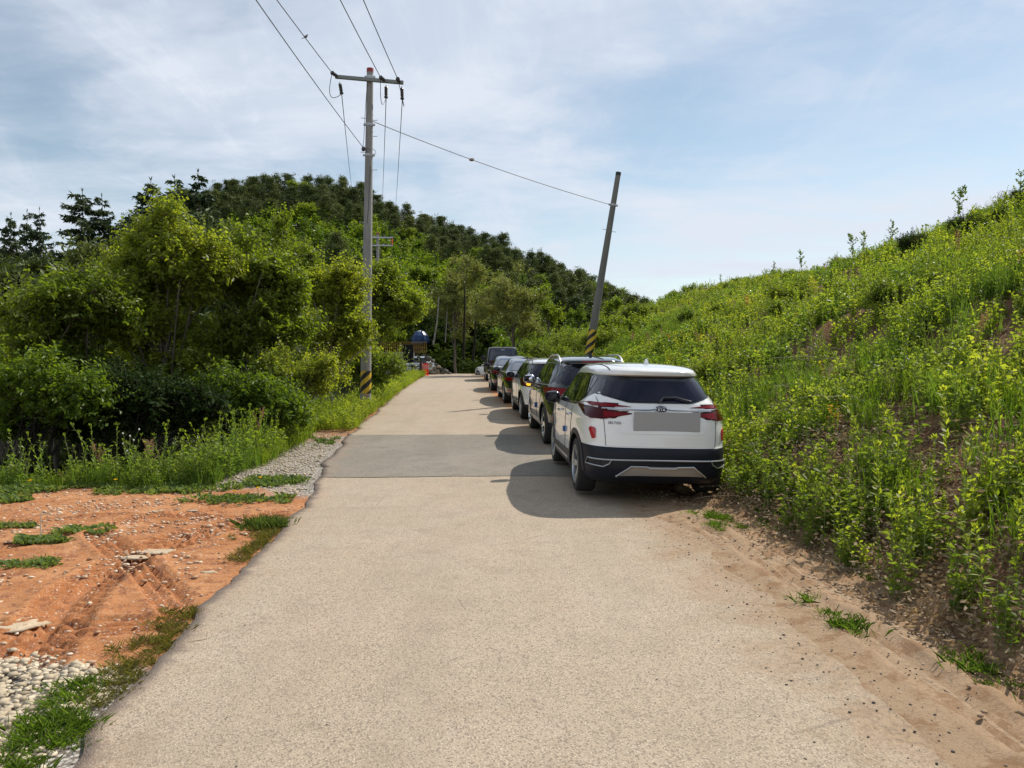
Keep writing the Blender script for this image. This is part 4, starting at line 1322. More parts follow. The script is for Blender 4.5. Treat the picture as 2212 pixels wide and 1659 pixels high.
BARK = M_('bark', (.085, .070, .055), .9, 0, .2, var=(.16, .14, .115), vscale=6, bump=.6, bscale=30)
BIRCH = M_('pale_bark', (.34, .32, .28), .8, 0, .2, var=(.16, .145, .12), vscale=5)
TWIG = M_('twig', (.11, .085, .06), .85, 0, .2, var=(.17, .15, .12), vscale=9)
DRY = M_('dry_stalk', (.42, .36, .26), .8, 0, .2, var=(.28, .23, .16), vscale=5)
STEM = M_('green_stem', (.16, .21, .055), .6, 0, .3)
L_MAPLE = leaf_mat('maple_leaf', [(.068, .110, .014), (.145, .195, .024), (.29, .31, .045)], .50, tint=(1.25, 1.25, .45), spec=.25)
DARKB = M_('dark_bark', (.028, .024, .020), .9, 0, .1)
L_MAPLE2 = leaf_mat('bush_leaf', [(.06, .11, .014), (.12, .19, .02), (.22, .27, .035)], .46, spec=.2)
L_DARK = leaf_mat('shade_tinted_leaf', [(.018, .038, .010), (.036, .062, .014), (.065, .095, .02)], .25, spec=.1, rough=.7)  # dark greens put the shade of thicket and wood into the leaves
L_WEED = leaf_mat('weed_leaf', [(.085, .138, .020), (.175, .238, .032), (.30, .34, .06)], .50, rough=.5, spec=.15, tint=(1.45, 1.40, .5))
L_WEED_G = leaf_mat('weed_leaf_green', [(.06, .105, .020), (.12, .175, .03), (.22, .27, .05)], .48, rough=.5, spec=.15, tint=(1.3, 1.3, .5))
L_COVER = leaf_mat('cover_leaf', [(.07, .12, .04), (.12, .18, .055), (.20, .25, .09)], .35, rough=.6, spec=.15)
L_WEED2 = leaf_mat('verge_leaf', [(.055, .11, .02), (.11, .18, .03), (.22, .27, .05)], .45, tint=(1.2, 1.25, .5), spec=.15, rough=.42)
L_HORSE = leaf_mat('horsetail', [(.09, .16, .018), (.14, .22, .026), (.22, .29, .035)], .40, rough=.55, tint=(1.1, 1.1, .25))
L_YEL = leaf_mat('yellowed_leaf', [(.25, .24, .03), (.42, .32, .05), (.40, .14, .04)], .42)
L_DRY = leaf_mat('dry_leaf', [(.20, .14, .08), (.34, .26, .16), (.48, .40, .27)], .25, rough=.8, tint=(1, .9, .7))
L_SEED = leaf_mat('seed_head', [(.24, .13, .07), (.33, .22, .12), (.42, .32, .18)], .3, rough=.8, tint=(1, .8, .6))
L_PINE = leaf_mat('pine_needle', [(.045, .070, .018), (.085, .115, .026), (.15, .175, .040)], .18, rough=.55, tint=(1, 1, .5))
L_SPRUCE = leaf_mat('larch_needle', [(.022, .044, .016), (.042, .070, .022), (.075, .10, .032)], .12, rough=.55, tint=(1, 1, .6))
L_FOREST = leaf_mat('forest_leaf', [(.06, .12, .014), (.12, .19, .022), (.20, .26, .03)], .42, spec=.2)
L_LOCUST = leaf_mat('locust_leaf', [(.085, .12, .025), (.16, .19, .045), (.28, .29, .11)], .38, spec=.2, tint=(1.1, 1.05, .5))
L_FLOWER = M_('yellow_flower', (.85, .62, .02), .6)
L_WHITEF = M_('white_flower', (.75, .75, .70), .6)

def vrand(n, rng): 
    v = rng.normal(size=(n, 3)); return v / np.linalg.norm(v, axis=1, keepdims=True)

# ---- a spray: several leafy twigs spreading from one point, main axis +Z
def spray_tpl(rng, ntw=7, nl=13, L=.55, ll=.085, lw=.05, spread=.9, droop=.25, twigs=True, thick=.004):
    t = Tpl()
    for k in range(ntw):
        az = rng.random() * 2 * math.pi; el = rng.random() ** .7 * spread
        d = np.array([math.sin(el) * math.cos(az), math.sin(el) * math.sin(az), math.cos(el)])
        ln = L * rng.uniform(.6, 1.15)
        q = np.linspace(0, 1, 6)
        bend = rng.normal(size=3) * .18
        pts = d[None] * (q * ln)[:, None] + bend[None] * (q ** 2 * ln)[:, None] - np.array([0, 0, 1.]) * (q ** 2)[:, None] * ln * droop * .3
        if twigs: t.tube(pts, np.linspace(thick, thick * .35, 6), 3, 1)
        m = nl
        s = np.linspace(.12, 1.0, m)
        B = np.stack([np.interp(s, q, pts[:, i]) for i in range(3)], 1)
        side = np.cross(d, rng.normal(size=3)); side /= np.linalg.norm(side)
        alt = np.where(np.arange(m) % 2 == 0, 1, -1)[:, None]
        dr = d[None] * .55 + side[None] * alt * .9 + rng.normal(size=(m, 3)) * .35
        t.leaves(B, dr, ll * rng.uniform(.6, 1.25, m), lw * rng.uniform(.7, 1.2, m), rng=rng, droop=droop, fold=.18)
    return t.done()
def frames(D, rng):
    """rotation matrices taking +Z to D with random spin"""
    D = D / np.linalg.norm(D, axis=1, keepdims=True)
    a = np.cross(D, rng.normal(size=D.shape)); a /= np.linalg.norm(a, axis=1, keepdims=True)
    b = np.cross(D, a)
    return np.stack([a, b, D], -1)      # columns
def place_tpls(t, tpls, C, D, S, rng, mi_map=None, rn_add=None):
    """adds copies of spray templates to Tpl t at C along D"""
    Rm = frames(D, rng)
    w = rng.integers(0, len(tpls), len(C))
    for k, (V, F, M, Rn) in enumerate(tpls):
        ids = np.where(w == k)[0]
        if not len(ids): continue
        X = np.einsum('nij,vj->nvi', Rm[ids], V) * S[ids][:, None, None] + C[ids][:, None, :]
        m = len(ids)
        FF = (F[None] + (np.arange(m) * len(V))[:, None, None] + t.n).reshape(-1, 3)
        t.V.append(X.reshape(-1, 3)); t.F.append(FF); t.M.append(np.tile(M, m))
        rn = np.tile(Rn, (m, 1))
        if rn_add is not None: rn = np.clip(rn * .6 + rn_add[ids][:, None] * .4, 0, 1)
        t.Rn.append(rn.ravel()); t.n += m * len(V)
_r = np.random.default_rng(3)
SPR_MAPLE = [spray_tpl(_r, 7, 13, .52, .105, .062, 1.05, .35) for _ in range(5)]
SPR_SMALL = [spray_tpl(_r, 8, 14, .42, .060, .036, 1.0, .25) for _ in range(5)]
SPR_FAR = [spray_tpl(_r, 5, 9, .95, .26, .15, 1.2, .2, twigs=False) for _ in range(4)]
SPR_MID = [spray_tpl(_r, 7, 12, .85, .14, .085, 1.1, .3, thick=.006) for _ in range(4)]

def crown_points(n, blobs, rng, shell=.55):
    """points within a union of ellipsoids (cx,cy,cz,rx,ry,rz), biased outward; also outward directions"""
    w = np.array([b[3] * b[4] * b[5] for b in blobs]) ** .8; w /= w.sum()
    k = rng.choice(len(blobs), n, p=w)
    B = np.array(blobs)[k]
    d = vrand(n, rng)
    d[:, 2] = np.where(d[:, 2] < -.3, -d[:, 2] * .6, d[:, 2])
    r = shell + (1 - shell) * rng.random(n) ** .6
    P = B[:, :3] + d * B[:, 3:] * r[:, None]
    return P, d, B
def tree_mesh(blobs, n, sprays, rng, base=(0, 0, 0), trunk_r=.09, sc=(.7, 1.2), stems=1, limb_to=26, up=.55, mats=None, shell=.5, leafm=None, bark=None, lean=.3, per=11):
    """-> (crown mesh, trunk mesh) in local coordinates"""
    nb_ = max(8, n // per)
    T_, Dt, B = crown_points(nb_, blobs, rng, .72)
    T_ = B[:, :3] + (T_ - B[:, :3]) * rng.uniform(.85, 1.18, (nb_, 1))
    org = B[:, :3] * .7 + np.average(np.array([b[:3] for b in blobs]), axis=0) * .3 - np.array([0, 0, .25]) * B[:, 5:6]
    k_ = np.repeat(np.arange(nb_), per); s_b = np.tile(np.linspace(.38, 1.0, per), nb_)[:, None]
    Lb_ = np.linalg.norm(T_ - org, axis=1)[k_][:, None]
    C = org[k_] + (T_ - org)[k_] * s_b + np.array([0, 0, .14]) * np.sin(s_b * math.pi) * Lb_ + rng.normal(size=(len(k_), 3)) * (.07 + .11 * Lb_ * (1.15 - s_b))
    D = (T_ - org)[k_]; D = D / (np.linalg.norm(D, axis=1, keepdims=True) + 1e-6) + np.array([0, 0, up]) + rng.normal(size=D.shape) * .45
    n = len(C); tips_ = np.arange(per - 1, n, per)
    t = Tpl()
    clump = fbm(C[:, 0] * 1.2 + 40, C[:, 2] * 1.2 + C[:, 1], 5, 2)
    place_tpls(t, sprays, C - D / np.linalg.norm(D, axis=1, keepdims=True) * .2, D, rng.uniform(sc[0], sc[1], n), rng, rn_add=np.clip((clump - .2) * 1.6, 0, 1))
    cm = t.mesh('crown', [leafm, TWIG], hue=float(rng.random()))
    w = Tpl()
    top = max(b[2] + b[5] for b in blobs)
    cen = np.average(np.array([b[:3] for b in blobs]), axis=0, weights=[b[3] ** 2 for b in blobs])
    base = np.array(base, float)
    for s_ in range(stems):
        off = rng.normal(size=3) * np.array([.12, .12, 0]) * (stems > 1)
        tgt = cen + rng.normal(size=3) * np.array([lean, lean, .1]) * (1.5 if stems > 1 else .4) * max(b[3] for b in blobs) * .5
        q = np.linspace(0, 1, 9)
        wob = np.cumsum(rng.normal(size=(9, 3)) * .05, axis=0); wob[0] = 0
        tr = (base + off)[None] * (1 - q)[:, None] + tgt[None] * q[:, None] + wob * np.array([1, 1, .2])
        w.tube(tr, np.linspace(trunk_r, trunk_r * .45, 9) / math.sqrt(stems), 8, 0)
        for i in range(limb_to // stems):
            j = tips_[rng.integers(0, len(tips_))]
            f = rng.uniform(.35, 1.0); p0 = np.array([np.interp(f, q, tr[:, a]) for a in range(3)])
            p1 = C[j]
            mid = (p0 + p1) / 2 + np.array([0, 0, .12]) * np.linalg.norm(p1 - p0) + rng.normal(size=3) * .08
            qq = np.linspace(0, 1, 6)[:, None]
            pts = p0 * (1 - qq) ** 2 + mid * 2 * qq * (1 - qq) + p1 * qq ** 2
            r0 = trunk_r * .42 * (1.15 - f * .6)
            w.tube(pts, np.linspace(r0, .008, 6), 5, 0)
    tm = w.mesh('trunk', [bark or BARK])
    return cm, tm
def add_tree(name, label, cat, loc, meshes, group=None, rz=0, scale=1.0):
    root = thing(name, label, cat, loc, rz, group)
    root.scale = (scale,) * 3
    link_mesh('crown', meshes[0], root); link_mesh('trunk', meshes[1], root)
    return root

# ---- left: the broadleaf thicket below the verge
def left_tree(vx, vy, d, blobs_px, n, label, leafm=L_MAPLE, sprays=SPR_MAPLE, seed=1, stems=3, tr=.08, sc=(.7, 1.2), group=None, name='tree', cat='tree', bark=None, up=.5, shell=.5):
    """blobs in print pixels (x, y, rx, ry) at distance d; built in local metres round the base"""
    base = ray_point(vx, vy, d)
    base.z = tz(base.x, d) - .05
    px = d / FV
    bl = []
    for (x, y, rx, ry) in blobs_px:
        c = ray_point(x, y, d)
        bl.append((c.x - base.x, 0 + (RNG.random() - .5) * .5, c.z - base.z, rx * px, min(rx, ry) * px * 1.0, ry * px))
    rng = np.random.default_rng(seed)
    ms = tree_mesh(bl, n, sprays, rng, trunk_r=tr, stems=stems, leafm=leafm, sc=sc, bark=bark, up=up, shell=shell, limb_to=30)
    return add_tree(name, label, cat, base, ms, group)
G_TH = 'broadleaf trees below the verge'
left_tree(350, 980, 16, [(345, 560, 95, 120), (270, 640, 130, 95), (420, 600, 100, 110), (340, 740, 170, 120), (345, 480, 38, 50), (330, 830, 150, 60)], 620, 'tallest yellow-green tree of the thicket, its rounded top against the sky', seed=11, stems=4, group=G_TH)
left_tree(150, 980, 14.5, [(150, 690, 95, 95), (70, 740, 75, 80), (215, 660, 80, 75), (120, 820, 120, 90), (35, 700, 36, 36), (120, 880, 110, 40)], 470, 'yellow-green tree at the outer end of the thicket with a low branch reaching out', seed=12, stems=3, group=G_TH)
left_tree(570, 960, 17, [(560, 610, 95, 95), (480, 640, 80, 90), (640, 650, 80, 95), (560, 760, 120, 100), (560, 850, 110, 60)], 480, 'loose green tree with bare limbs showing, between the tallest tree and the concrete pole', seed=13, stems=4, bark=BIRCH, group=G_TH, shell=.4)
left_tree(590, 950, 18.5, [(540, 480, 16, 52), (596, 500, 22, 62), (570, 560, 50, 50), (610, 580, 45, 40), (655, 560, 34, 40), (700, 585, 40, 30)], 150, 'slender tree whose two thin shoots stand up above the thicket', seed=14, stems=2, group=G_TH, shell=.2, sc=(.5, .85))
left_tree(715, 900, 21, [(705, 660, 75, 90), (740, 620, 50, 60), (680, 740, 80, 80), (745, 740, 60, 80), (700, 820, 70, 50)], 380, 'green tree just outside the striped concrete pole', seed=15, stems=3, group=G_TH, bark=BIRCH, shell=.4)
left_tree(797, 800, 28, [(845, 650, 75, 75), (880, 690, 48, 70), (810, 620, 55, 55), (840, 590, 40, 34), (815, 730, 70, 50), (775, 680, 60, 90)], 480, 'bushy tree inside the pole overhanging the black board', seed=16, stems=3, group=G_TH, sc=(.9, 1.4))
left_tree(640, 940, 16.2, [(650, 830, 75, 55), (600, 800, 60, 60), (700, 800, 55, 45)], 200, 'low yellowish shrub at the foot of the thicket near the pole', seed=17, stems=5, tr=.04, name='shrub', cat='shrub', sprays=SPR_SMALL, sc=(.8, 1.3))
left_tree(770, 840, 25, [(800, 780, 50, 44), (850, 790, 36, 24), (768, 780, 34, 44), (800, 815, 40, 18)], 190, 'grey-green shrub on the verge behind the concrete pole', L_MAPLE2, seed=18, stems=5, tr=.04, name='shrub', cat='shrub', sprays=SPR_SMALL, sc=(1.0, 1.7))
left_tree(40, 1000, 12.5, [(60, 850, 110, 75), (170, 880, 110, 60), (0, 930, 90, 60)], 330, 'mid-green bush low at the outer end of the thicket', L_MAPLE2, bark=DARKB, seed=19, stems=5, tr=.04, name='shrub', cat='shrub', sc=(.6, 1.0))
left_tree(300, 1010, 13.4, [(300, 870, 130, 70), (420, 900, 110, 60), (250, 930, 130, 40)], 360, 'bush with shade painted into its dark leaves under the tallest tree of the thicket', L_DARK, bark=DARKB, seed=20, stems=5, tr=.04, name='shrub', cat='shrub', sc=(.6, 1.0))  # dark leaf colour stands in for the unlit lower thicket
left_tree(520, 990, 14.5, [(500, 880, 100, 75), (590, 890, 80, 60)], 260, 'mid-green bush under the loose green tree', L_MAPLE2, bark=DARKB, seed=21, stems=5, tr=.04, name='shrub', cat='shrub', sc=(.6, 1.0))
left_tree(10, 1000, 24, [(20, 830, 90, 80), (-60, 800, 90, 90), (110, 850, 90, 60)], 260, 'pale green bush far out beyond the thicket', L_FOREST, seed=22, stems=4, name='shrub', cat='shrub', sprays=SPR_MID, sc=(.8, 1.4))

# ---- conifers
def conifer_mesh(rng, H=12, Rb=2.6, first=.12, dens=1.0, droop=.18, leafm=L_SPRUCE, sparse=0.0, tip=.25, spray_w=.10, spray_l=.30, irregular=.25, upturn=.12, fine=1.0):
    t = Tpl(); w = Tpl()
    q = np.linspace(0, 1, 10)
    lean = rng.normal(size=2) * .02 * H
    tr = np.stack([lean[0] * q ** 2, lean[1] * q ** 2, q * H], 1)
    w.tube(tr, np.linspace(H * .013, .012, 10), 7, 0)
    z = first * H
    while z < H * .985:
        f = (z - first * H) / (H * (1 - first))
        Rr = Rb * (1 - f) ** .75 * (1 - .5 * max(0, .12 - f) / .12) + .12
        nb = max(3, int(round(rng.uniform(4, 6.5) * dens)))
        a0 = rng.random() * 6.28
        zc = z
        for k in range(nb):
            if rng.random() < sparse: continue
            az = a0 + 2 * math.pi * k / nb + rng.normal() * .35
            z = min(zc + rng.normal() * H * .016, H * .99)
            Lb = Rr * rng.uniform(1 - irregular * 1.6, 1 + irregular)
            if Lb < .08: continue
            d = np.array([math.cos(az), math.sin(az), 0])
            s = np.linspace(0, 1, 6)
            p0 = np.array([np.interp(z / H, q, tr[:, 0]), np.interp(z / H, q, tr[:, 1]), z])
            zz = -droop * Lb * s * 1.2 + upturn * Lb * s ** 2.2 + (.25 * Lb * s if f > .8 else 0)
            pts = p0[None] + d[None] * (Lb * s)[:, None] + np.stack([0 * s, 0 * s, zz], 1)
            w.tube(pts, np.linspace(.008 + .006 * Lb, .004, 6), 3, 0)
            m = max(6, int(Lb * 20 * dens * fine))
            u = rng.random(m) ** .75
            B = np.stack([np.interp(u, s, pts[:, i]) for i in range(3)], 1)
            side = np.array([-d[1], d[0], 0])
            sg = np.where(rng.random(m) < .5, 1, -1)
            wd = (.30 * (1 - u) + .30)
            dr = d[None] * .55 + side[None] * (sg * rng.uniform(.3, 1.1, m))[:, None] + np.array([0, 0, 1.])[None] * rng.normal(size=m)[:, None] * .28 - np.array([0, 0, .15])[None]
            t.leaves(B, dr, spray_l * rng.uniform(.6, 1.4, m) * (1.2 - .5 * f), spray_w * rng.uniform(.7, 1.3, m), rng=rng, fold=.12, droop=.12)
        z = zc + H * rng.uniform(.017, .032) / dens * (1.15 if H < 9 else 1)
    t.leaves(np.repeat(tr[-1:], 5, 0) - [[0, 0, .15]], rng.normal(size=(5, 3)) * .25 + [[0, 0, 1]], tip, .05, rng=rng)
    return t.mesh('crown', [leafm, TWIG], hue=float(rng.random())), w.mesh('trunk', [BARK])
def pine_mesh(rng, H=9, Rb=2.2, leafm=L_PINE, n=70):
    """irregular red-pine crown: flattened needle clumps on rising limbs"""
    t = Tpl(); w = Tpl()
    q = np.linspace(0, 1, 10)
    wob = np.cumsum(rng.normal(size=(10, 2)) * .07, axis=0)
    tr = np.stack([wob[:, 0], wob[:, 1], q * H], 1)
    w.tube(tr, np.linspace(H * .014, .03, 10), 7, 0)
    for k in range(n):
        f = .22 + .80 * (k + .5) / n
        f = min(f, 1.0)
        Rr = Rb * max(.08, (1.06 - f) ** .75 * 1.25) * rng.uniform(.25, 1.25)
        az = rng.random() * 6.28
        p0 = np.array([np.interp(f * .95, q, tr[:, 0]), np.interp(f * .95, q, tr[:, 1]), f * H * .96])
        p1 = p0 + np.array([math.cos(az) * Rr, math.sin(az) * Rr, rng.uniform(-.05, .6) * Rr + (.35 if f > .9 else 0)])
        s = np.linspace(0, 1, 5)[:, None]
        pts = p0 * (1 - s) + p1 * s + np.array([0, 0, .10]) * np.sin(s * math.pi) * Rr
        w.tube(pts, np.linspace(.035, .010, 5), 3, 0)
        for c in range(4):
            cc = p0 * .3 * (c % 2) + p1 * (1 - .3 * (c % 2)) + rng.normal(size=3) * np.array([.28, .28, .24]) if c else p1
            m = 26
            dr = vrand(m, rng); dr[:, 2] = np.abs(dr[:, 2]) * 1.2 + .15
            t.leaves(cc[None] + rng.normal(size=(m, 3)) * [.17, .17, .12], dr, .24 * rng.uniform(.7, 1.3, m), .075, rng=rng, fold=.1)
    return t.mesh('crown', [leafm, TWIG], hue=float(rng.random())), w.mesh('trunk', [BARK])
def broad_far(rng, H=8, Rc=2.3, n=150, leafm=L_FOREST, sprays=SPR_FAR, bark=None, tr=.12):
    bl = [(0, 0, H * .56, Rc * .8, Rc * .8, H * .38)]
    for k in range(5):
        a = rng.random() * 6.28
        bl.append((math.cos(a) * Rc * .45, math.sin(a) * Rc * .45, H * rng.uniform(.30, .84), Rc * .5, Rc * .5, Rc * .45))
    return tree_mesh(bl, n, sprays, rng, trunk_r=tr, stems=1, leafm=leafm, sc=(.6, 1.1), shell=.55, limb_to=14, bark=bark)
_r = np.random.default_rng(21)
SPRUCES = [conifer_mesh(_r, 13, 2.9, .10, 1.25, .24, sparse=.14, irregular=.42, spray_l=.34, spray_w=.085, fine=2.4) for _ in range(3)]
PINES = [pine_mesh(_r, 9, _r.uniform(2.3, 3.1), n=86 + 10 * i) for i in range(7)]
LARCH = [conifer_mesh(_r, 10, 1.7, .12, .9, .05, leafm=L_FOREST, sparse=.08, irregular=.25, upturn=.2, spray_l=.30, spray_w=.12, fine=2.0) for _ in range(3)]
BROADS = [broad_far(_r, 8.5, 2.4, 150) for _ in range(5)]

def plant_tree(kind, idx, x, y, s, label, group, name, cat, rz=None, dz=-.2):
    z = tz(x, y) + dz
    ms = kind[idx % len(kind)]
    return add_tree(name, label, cat, (x, y, z), ms, group, RNG.random() * 6.28 if rz is None else rz, s)
def by_top(kind, idx, vx, vtop, d, H, label, name, cat, group=None, rz=None, wide=1.0):
    """stand a tree at distance d so that its top reaches print height vtop"""
    top = ray_point(vx, vtop, d)
    z = tz(top.x, d) - .3
    s = (top.z - z) / H
    ms = kind[idx % len(kind)]
    o = add_tree(name, label, cat, (top.x, d, z), ms, group, RNG.random() * 6.28 if rz is None else rz, s)
    o.scale = (s * wide, s * wide, s)
    return o
# dark conifers to the left, standing behind the thicket
by_top(SPRUCES, 0, 18, 458, 50, 13, 'thin conifer at the outer edge of the view, its top leaning over the dark slope', 'conifer', 'conifer', wide=.62)
by_top(SPRUCES, 1, 52, 452, 52, 13, 'thin conifer with a bent double tip, second from the outer edge', 'conifer', 'conifer', wide=.55)
by_top(SPRUCES, 2, 80, 448, 50, 13, 'thin conifer bounding the sky gap on its outer side', 'conifer', 'conifer', wide=.55)
by_top(SPRUCES, 0, 182, 405, 46, 13, 'tall ragged conifer with long bare-tipped branches bounding the sky gap', 'conifer', 'conifer', wide=.95)
by_top(SPRUCES, 1, 232, 422, 47, 13, 'ragged conifer just inside the tall one by the sky gap', 'conifer', 'conifer', wide=.8)
by_top(SPRUCES, 2, 262, 470, 48, 13, 'shorter ragged conifer behind the tallest thicket tree', 'conifer', 'conifer', wide=.6)
by_top(SPRUCES, 0, 312, 380, 47, 13, 'dense dark conifer standing right above the tallest thicket tree', 'conifer', 'conifer', wide=.85)
by_top(SPRUCES, 1, 384, 378, 49, 13, 'dense dark conifer with a broad flat top on the skyline', 'conifer', 'conifer', wide=.85)
by_top(SPRUCES, 2, 440, 367, 50, 13, 'topmost dark conifer with a star-shaped tip on the skyline', 'conifer', 'conifer', wide=.75)
for i, (vx, vt, d) in enumerate([(-10, 560, 44), (35, 600, 40), (95, 575, 46), (140, 560, 44), (120, 640, 36), (200, 560, 40), (250, 560, 38), (330, 520, 41), (420, 500, 42), (480, 470, 48), (520, 520, 40), (300, 600, 30), (70, 700, 30), (-30, 680, 30), (170, 660, 30)]):
    by_top(PINES if i % 3 else LARCH, i, vx, vt, d, 9 if i % 3 else 10, 'dark evergreen packed into the shade behind the thicket', 'evergreen_tree', 'tree', 'dark trees packed behind the thicket', wide=1.3)

# the wooded hill
hrng = np.random.default_rng(5)
RIDGE_X = [-60, 100, 200, 300, 420, 480, 560, 620, 700, 780, 830, 900, 1000, 1100, 1200, 1300, 1380, 1430]
RIDGE_Y = [540, 560, 540, 470, 400, 402, 384, 386, 384, 402, 430, 458, 492, 520, 570, 606, 648, 690]
cnt = 0
pts = []
for d, step, frac in ((118, 20, 0.0), (112, 23, .06), (106, 27, .14), (99, 32, .25), (91, 44, .38), (84, 48, .52), (78, 54, .66), (72, 60, .80)):
    vx = -40 + hrng.uniform(0, step)
    while vx < 1440:
        yr = np.interp(vx, RIDGE_X, RIDGE_Y)
        ytop = yr + (740 - yr) * frac + hrng.normal() * 7
        if frac == 0: ytop = yr + abs(hrng.normal()) * 11 - 6
        pts.append((vx, ytop, d + hrng.normal() * 2.2, frac))
        vx += step * hrng.uniform(.75, 1.3)
for (vx, ytop, d, frac) in pts:
    x = (vx - CXV) / FV * d
    if d < 90 and vx < 300: continue
    if vx > 1330 and frac > .5: continue
    if 915 < vx < 1075 and frac > .45: continue
    top = ray_point(vx, ytop, d)
    conif = vx < 500 or frac < .10 or (frac < .20 and hrng.random() < .6) or (vx > 1130 and frac < .45)
    r = hrng.random()
    if conif and r < .86: kind, nm, Hh, lab, grp = PINES, 'pine_tree', 9, 'dark pine on the upper part of the wooded hill', 'pines on the wooded hill'
    elif r < .30: kind, nm, Hh, lab, grp = LARCH, 'larch_tree', 10, 'pale green larch with a narrow pointed crown on the wooded hill', 'larches on the wooded hill'
    elif r < .40: kind, nm, Hh, lab, grp = PINES, 'pine_tree', 9, 'dark pine on the upper part of the wooded hill', 'pines on the wooded hill'
    else: kind, nm, Hh, lab, grp = BROADS, 'broadleaf_tree', 8.5, 'rounded mid-green broadleaf tree on the wooded hill', 'broadleaf trees on the wooded hill'
    Ht = hrng.uniform(5.0, 8.0) if frac < .2 else hrng.uniform(6.5, 9.5)
    z = top.z - Ht
    gz = tz(x, d)
    if z > gz + .3:
        z = gz - .1; 
        Ht = min(top.z - z, 15)
    s = Ht / Hh
    o = add_tree(nm, lab, 'tree', (x, d, z), kind[hrng.integers(0, len(kind))], grp, hrng.random() * 6.28, s)
    o.scale = (s * hrng.uniform(.95, 1.35), s * hrng.uniform(.95, 1.35), s)
    cnt += 1
DARKS = [broad_far(np.random.default_rng(88 + i), 8.5, 2.6, 190, L_DARK, SPR_FAR, DARKB) for i in range(2)]  # crowns coloured dark to stand in for the shaded wood interior
# nearer trees at the foot of the hill
_r = np.random.default_rng(77)
loc = broad_far(_r, 9, 3.6, 420, L_LOCUST, SPR_MID, BARK, .17)
by_top([loc], 0, 1108, 566, 56, 9, 'round pale olive tree on its own behind the van', 'locust_tree', 'tree', rz=1.0)
loc2 = broad_far(_r, 10, 3.0, 330, L_LOCUST, SPR_MID, BARK, .12)
by_top([loc2], 0, 985, 545, 64, 10, 'tall olive tree on a bare trunk at the edge of the dark wood', 'locust_tree', 'tree', rz=2.0)
by_top(BROADS, 2, 1185, 610, 62, 8.5, 'mid-green tree between the pale olive tree and the leaning pole', 'broadleaf_tree', 'tree')
by_top(BROADS, 3, 1250, 650, 58, 8.5, 'small green tree behind the foot of the leaning pole', 'broadleaf_tree', 'tree')
def bare_trunk(pts, r, mat, label):
    w = MB(); P = [ray_point(*p) for p in pts]
    b = P[0].copy(); 
    w.tube([p - b for p in P], list(np.linspace(r * .8, r * .4, len(P))), 7)
    o = w.build('bare_trunk', mat); o.location = b
    tag(o, label, 'tree trunk')
bare_trunk([(936, 745, 60), (940, 720, 60), (944, 695, 60), (948, 640, 60)], .10, BIRCH, 'leaning pale birch trunk in front of the dark wood')
bare_trunk([(962, 740, 63), (965, 690, 63), (968, 640, 63)], .06, BIRCH, 'thin straight pale trunk just inside the leaning birch')
bare_trunk([(1001, 775, 60), (1003, 700, 60), (1004, 620, 60)], .13, DARKB, 'brown trunk in the gap between the two olive trees')
bare_trunk([(1022, 780, 58), (1026, 720, 58), (1029, 650, 58)], .12, DARKB, 'brown trunk beside the crown of the pale olive tree')
# wood's edge: trees and undergrowth with shade put into the leaf colour
for i, (vx, vt, d) in enumerate([(930, 640, 74), (965, 655, 76), (1000, 650, 73), (1030, 645, 75), (1060, 660, 76), (950, 700, 70), (1015, 705, 70)]):
    by_top(DARKS, i, vx, vt, d, 8.5, 'tree with shade painted into its leaves at the wood edge where the lane ends', 'shade_tinted_tree', 'tree', 'dark trees at the end of the lane')
uw = []
for i in range(900):
    vx = hrng.uniform(780, 1330); d = hrng.uniform(66, 82)
    x = (vx - CXV) / FV * d
    uw.append((x, d, tz(x, d) + hrng.uniform(-.3, 1.6)))
hw = []
for i in range(2200):
    vx = hrng.uniform(250, 1400); d = hrng.uniform(84, 121); x = (vx - CXV) / FV * d
    hw.append((x, d, tz(x, d) + hrng.uniform(.2, 1.6)))
hu = scatter('hill_undergrowth', SPR_FAR, hw, [L_FOREST, TWIG], sc=hrng.uniform(1.0, 2.0, len(hw)), rng=hrng, tilt=.3)
tag(hu, 'green undergrowth filling the gaps between the trees of the wooded hill', 'undergrowth', kind='stuff')
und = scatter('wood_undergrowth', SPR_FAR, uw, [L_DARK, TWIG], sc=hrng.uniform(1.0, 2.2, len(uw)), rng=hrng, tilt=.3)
tag(und, 'undergrowth with shade painted into its leaf colour along the edge of the wood', 'undergrowth', kind='stuff')
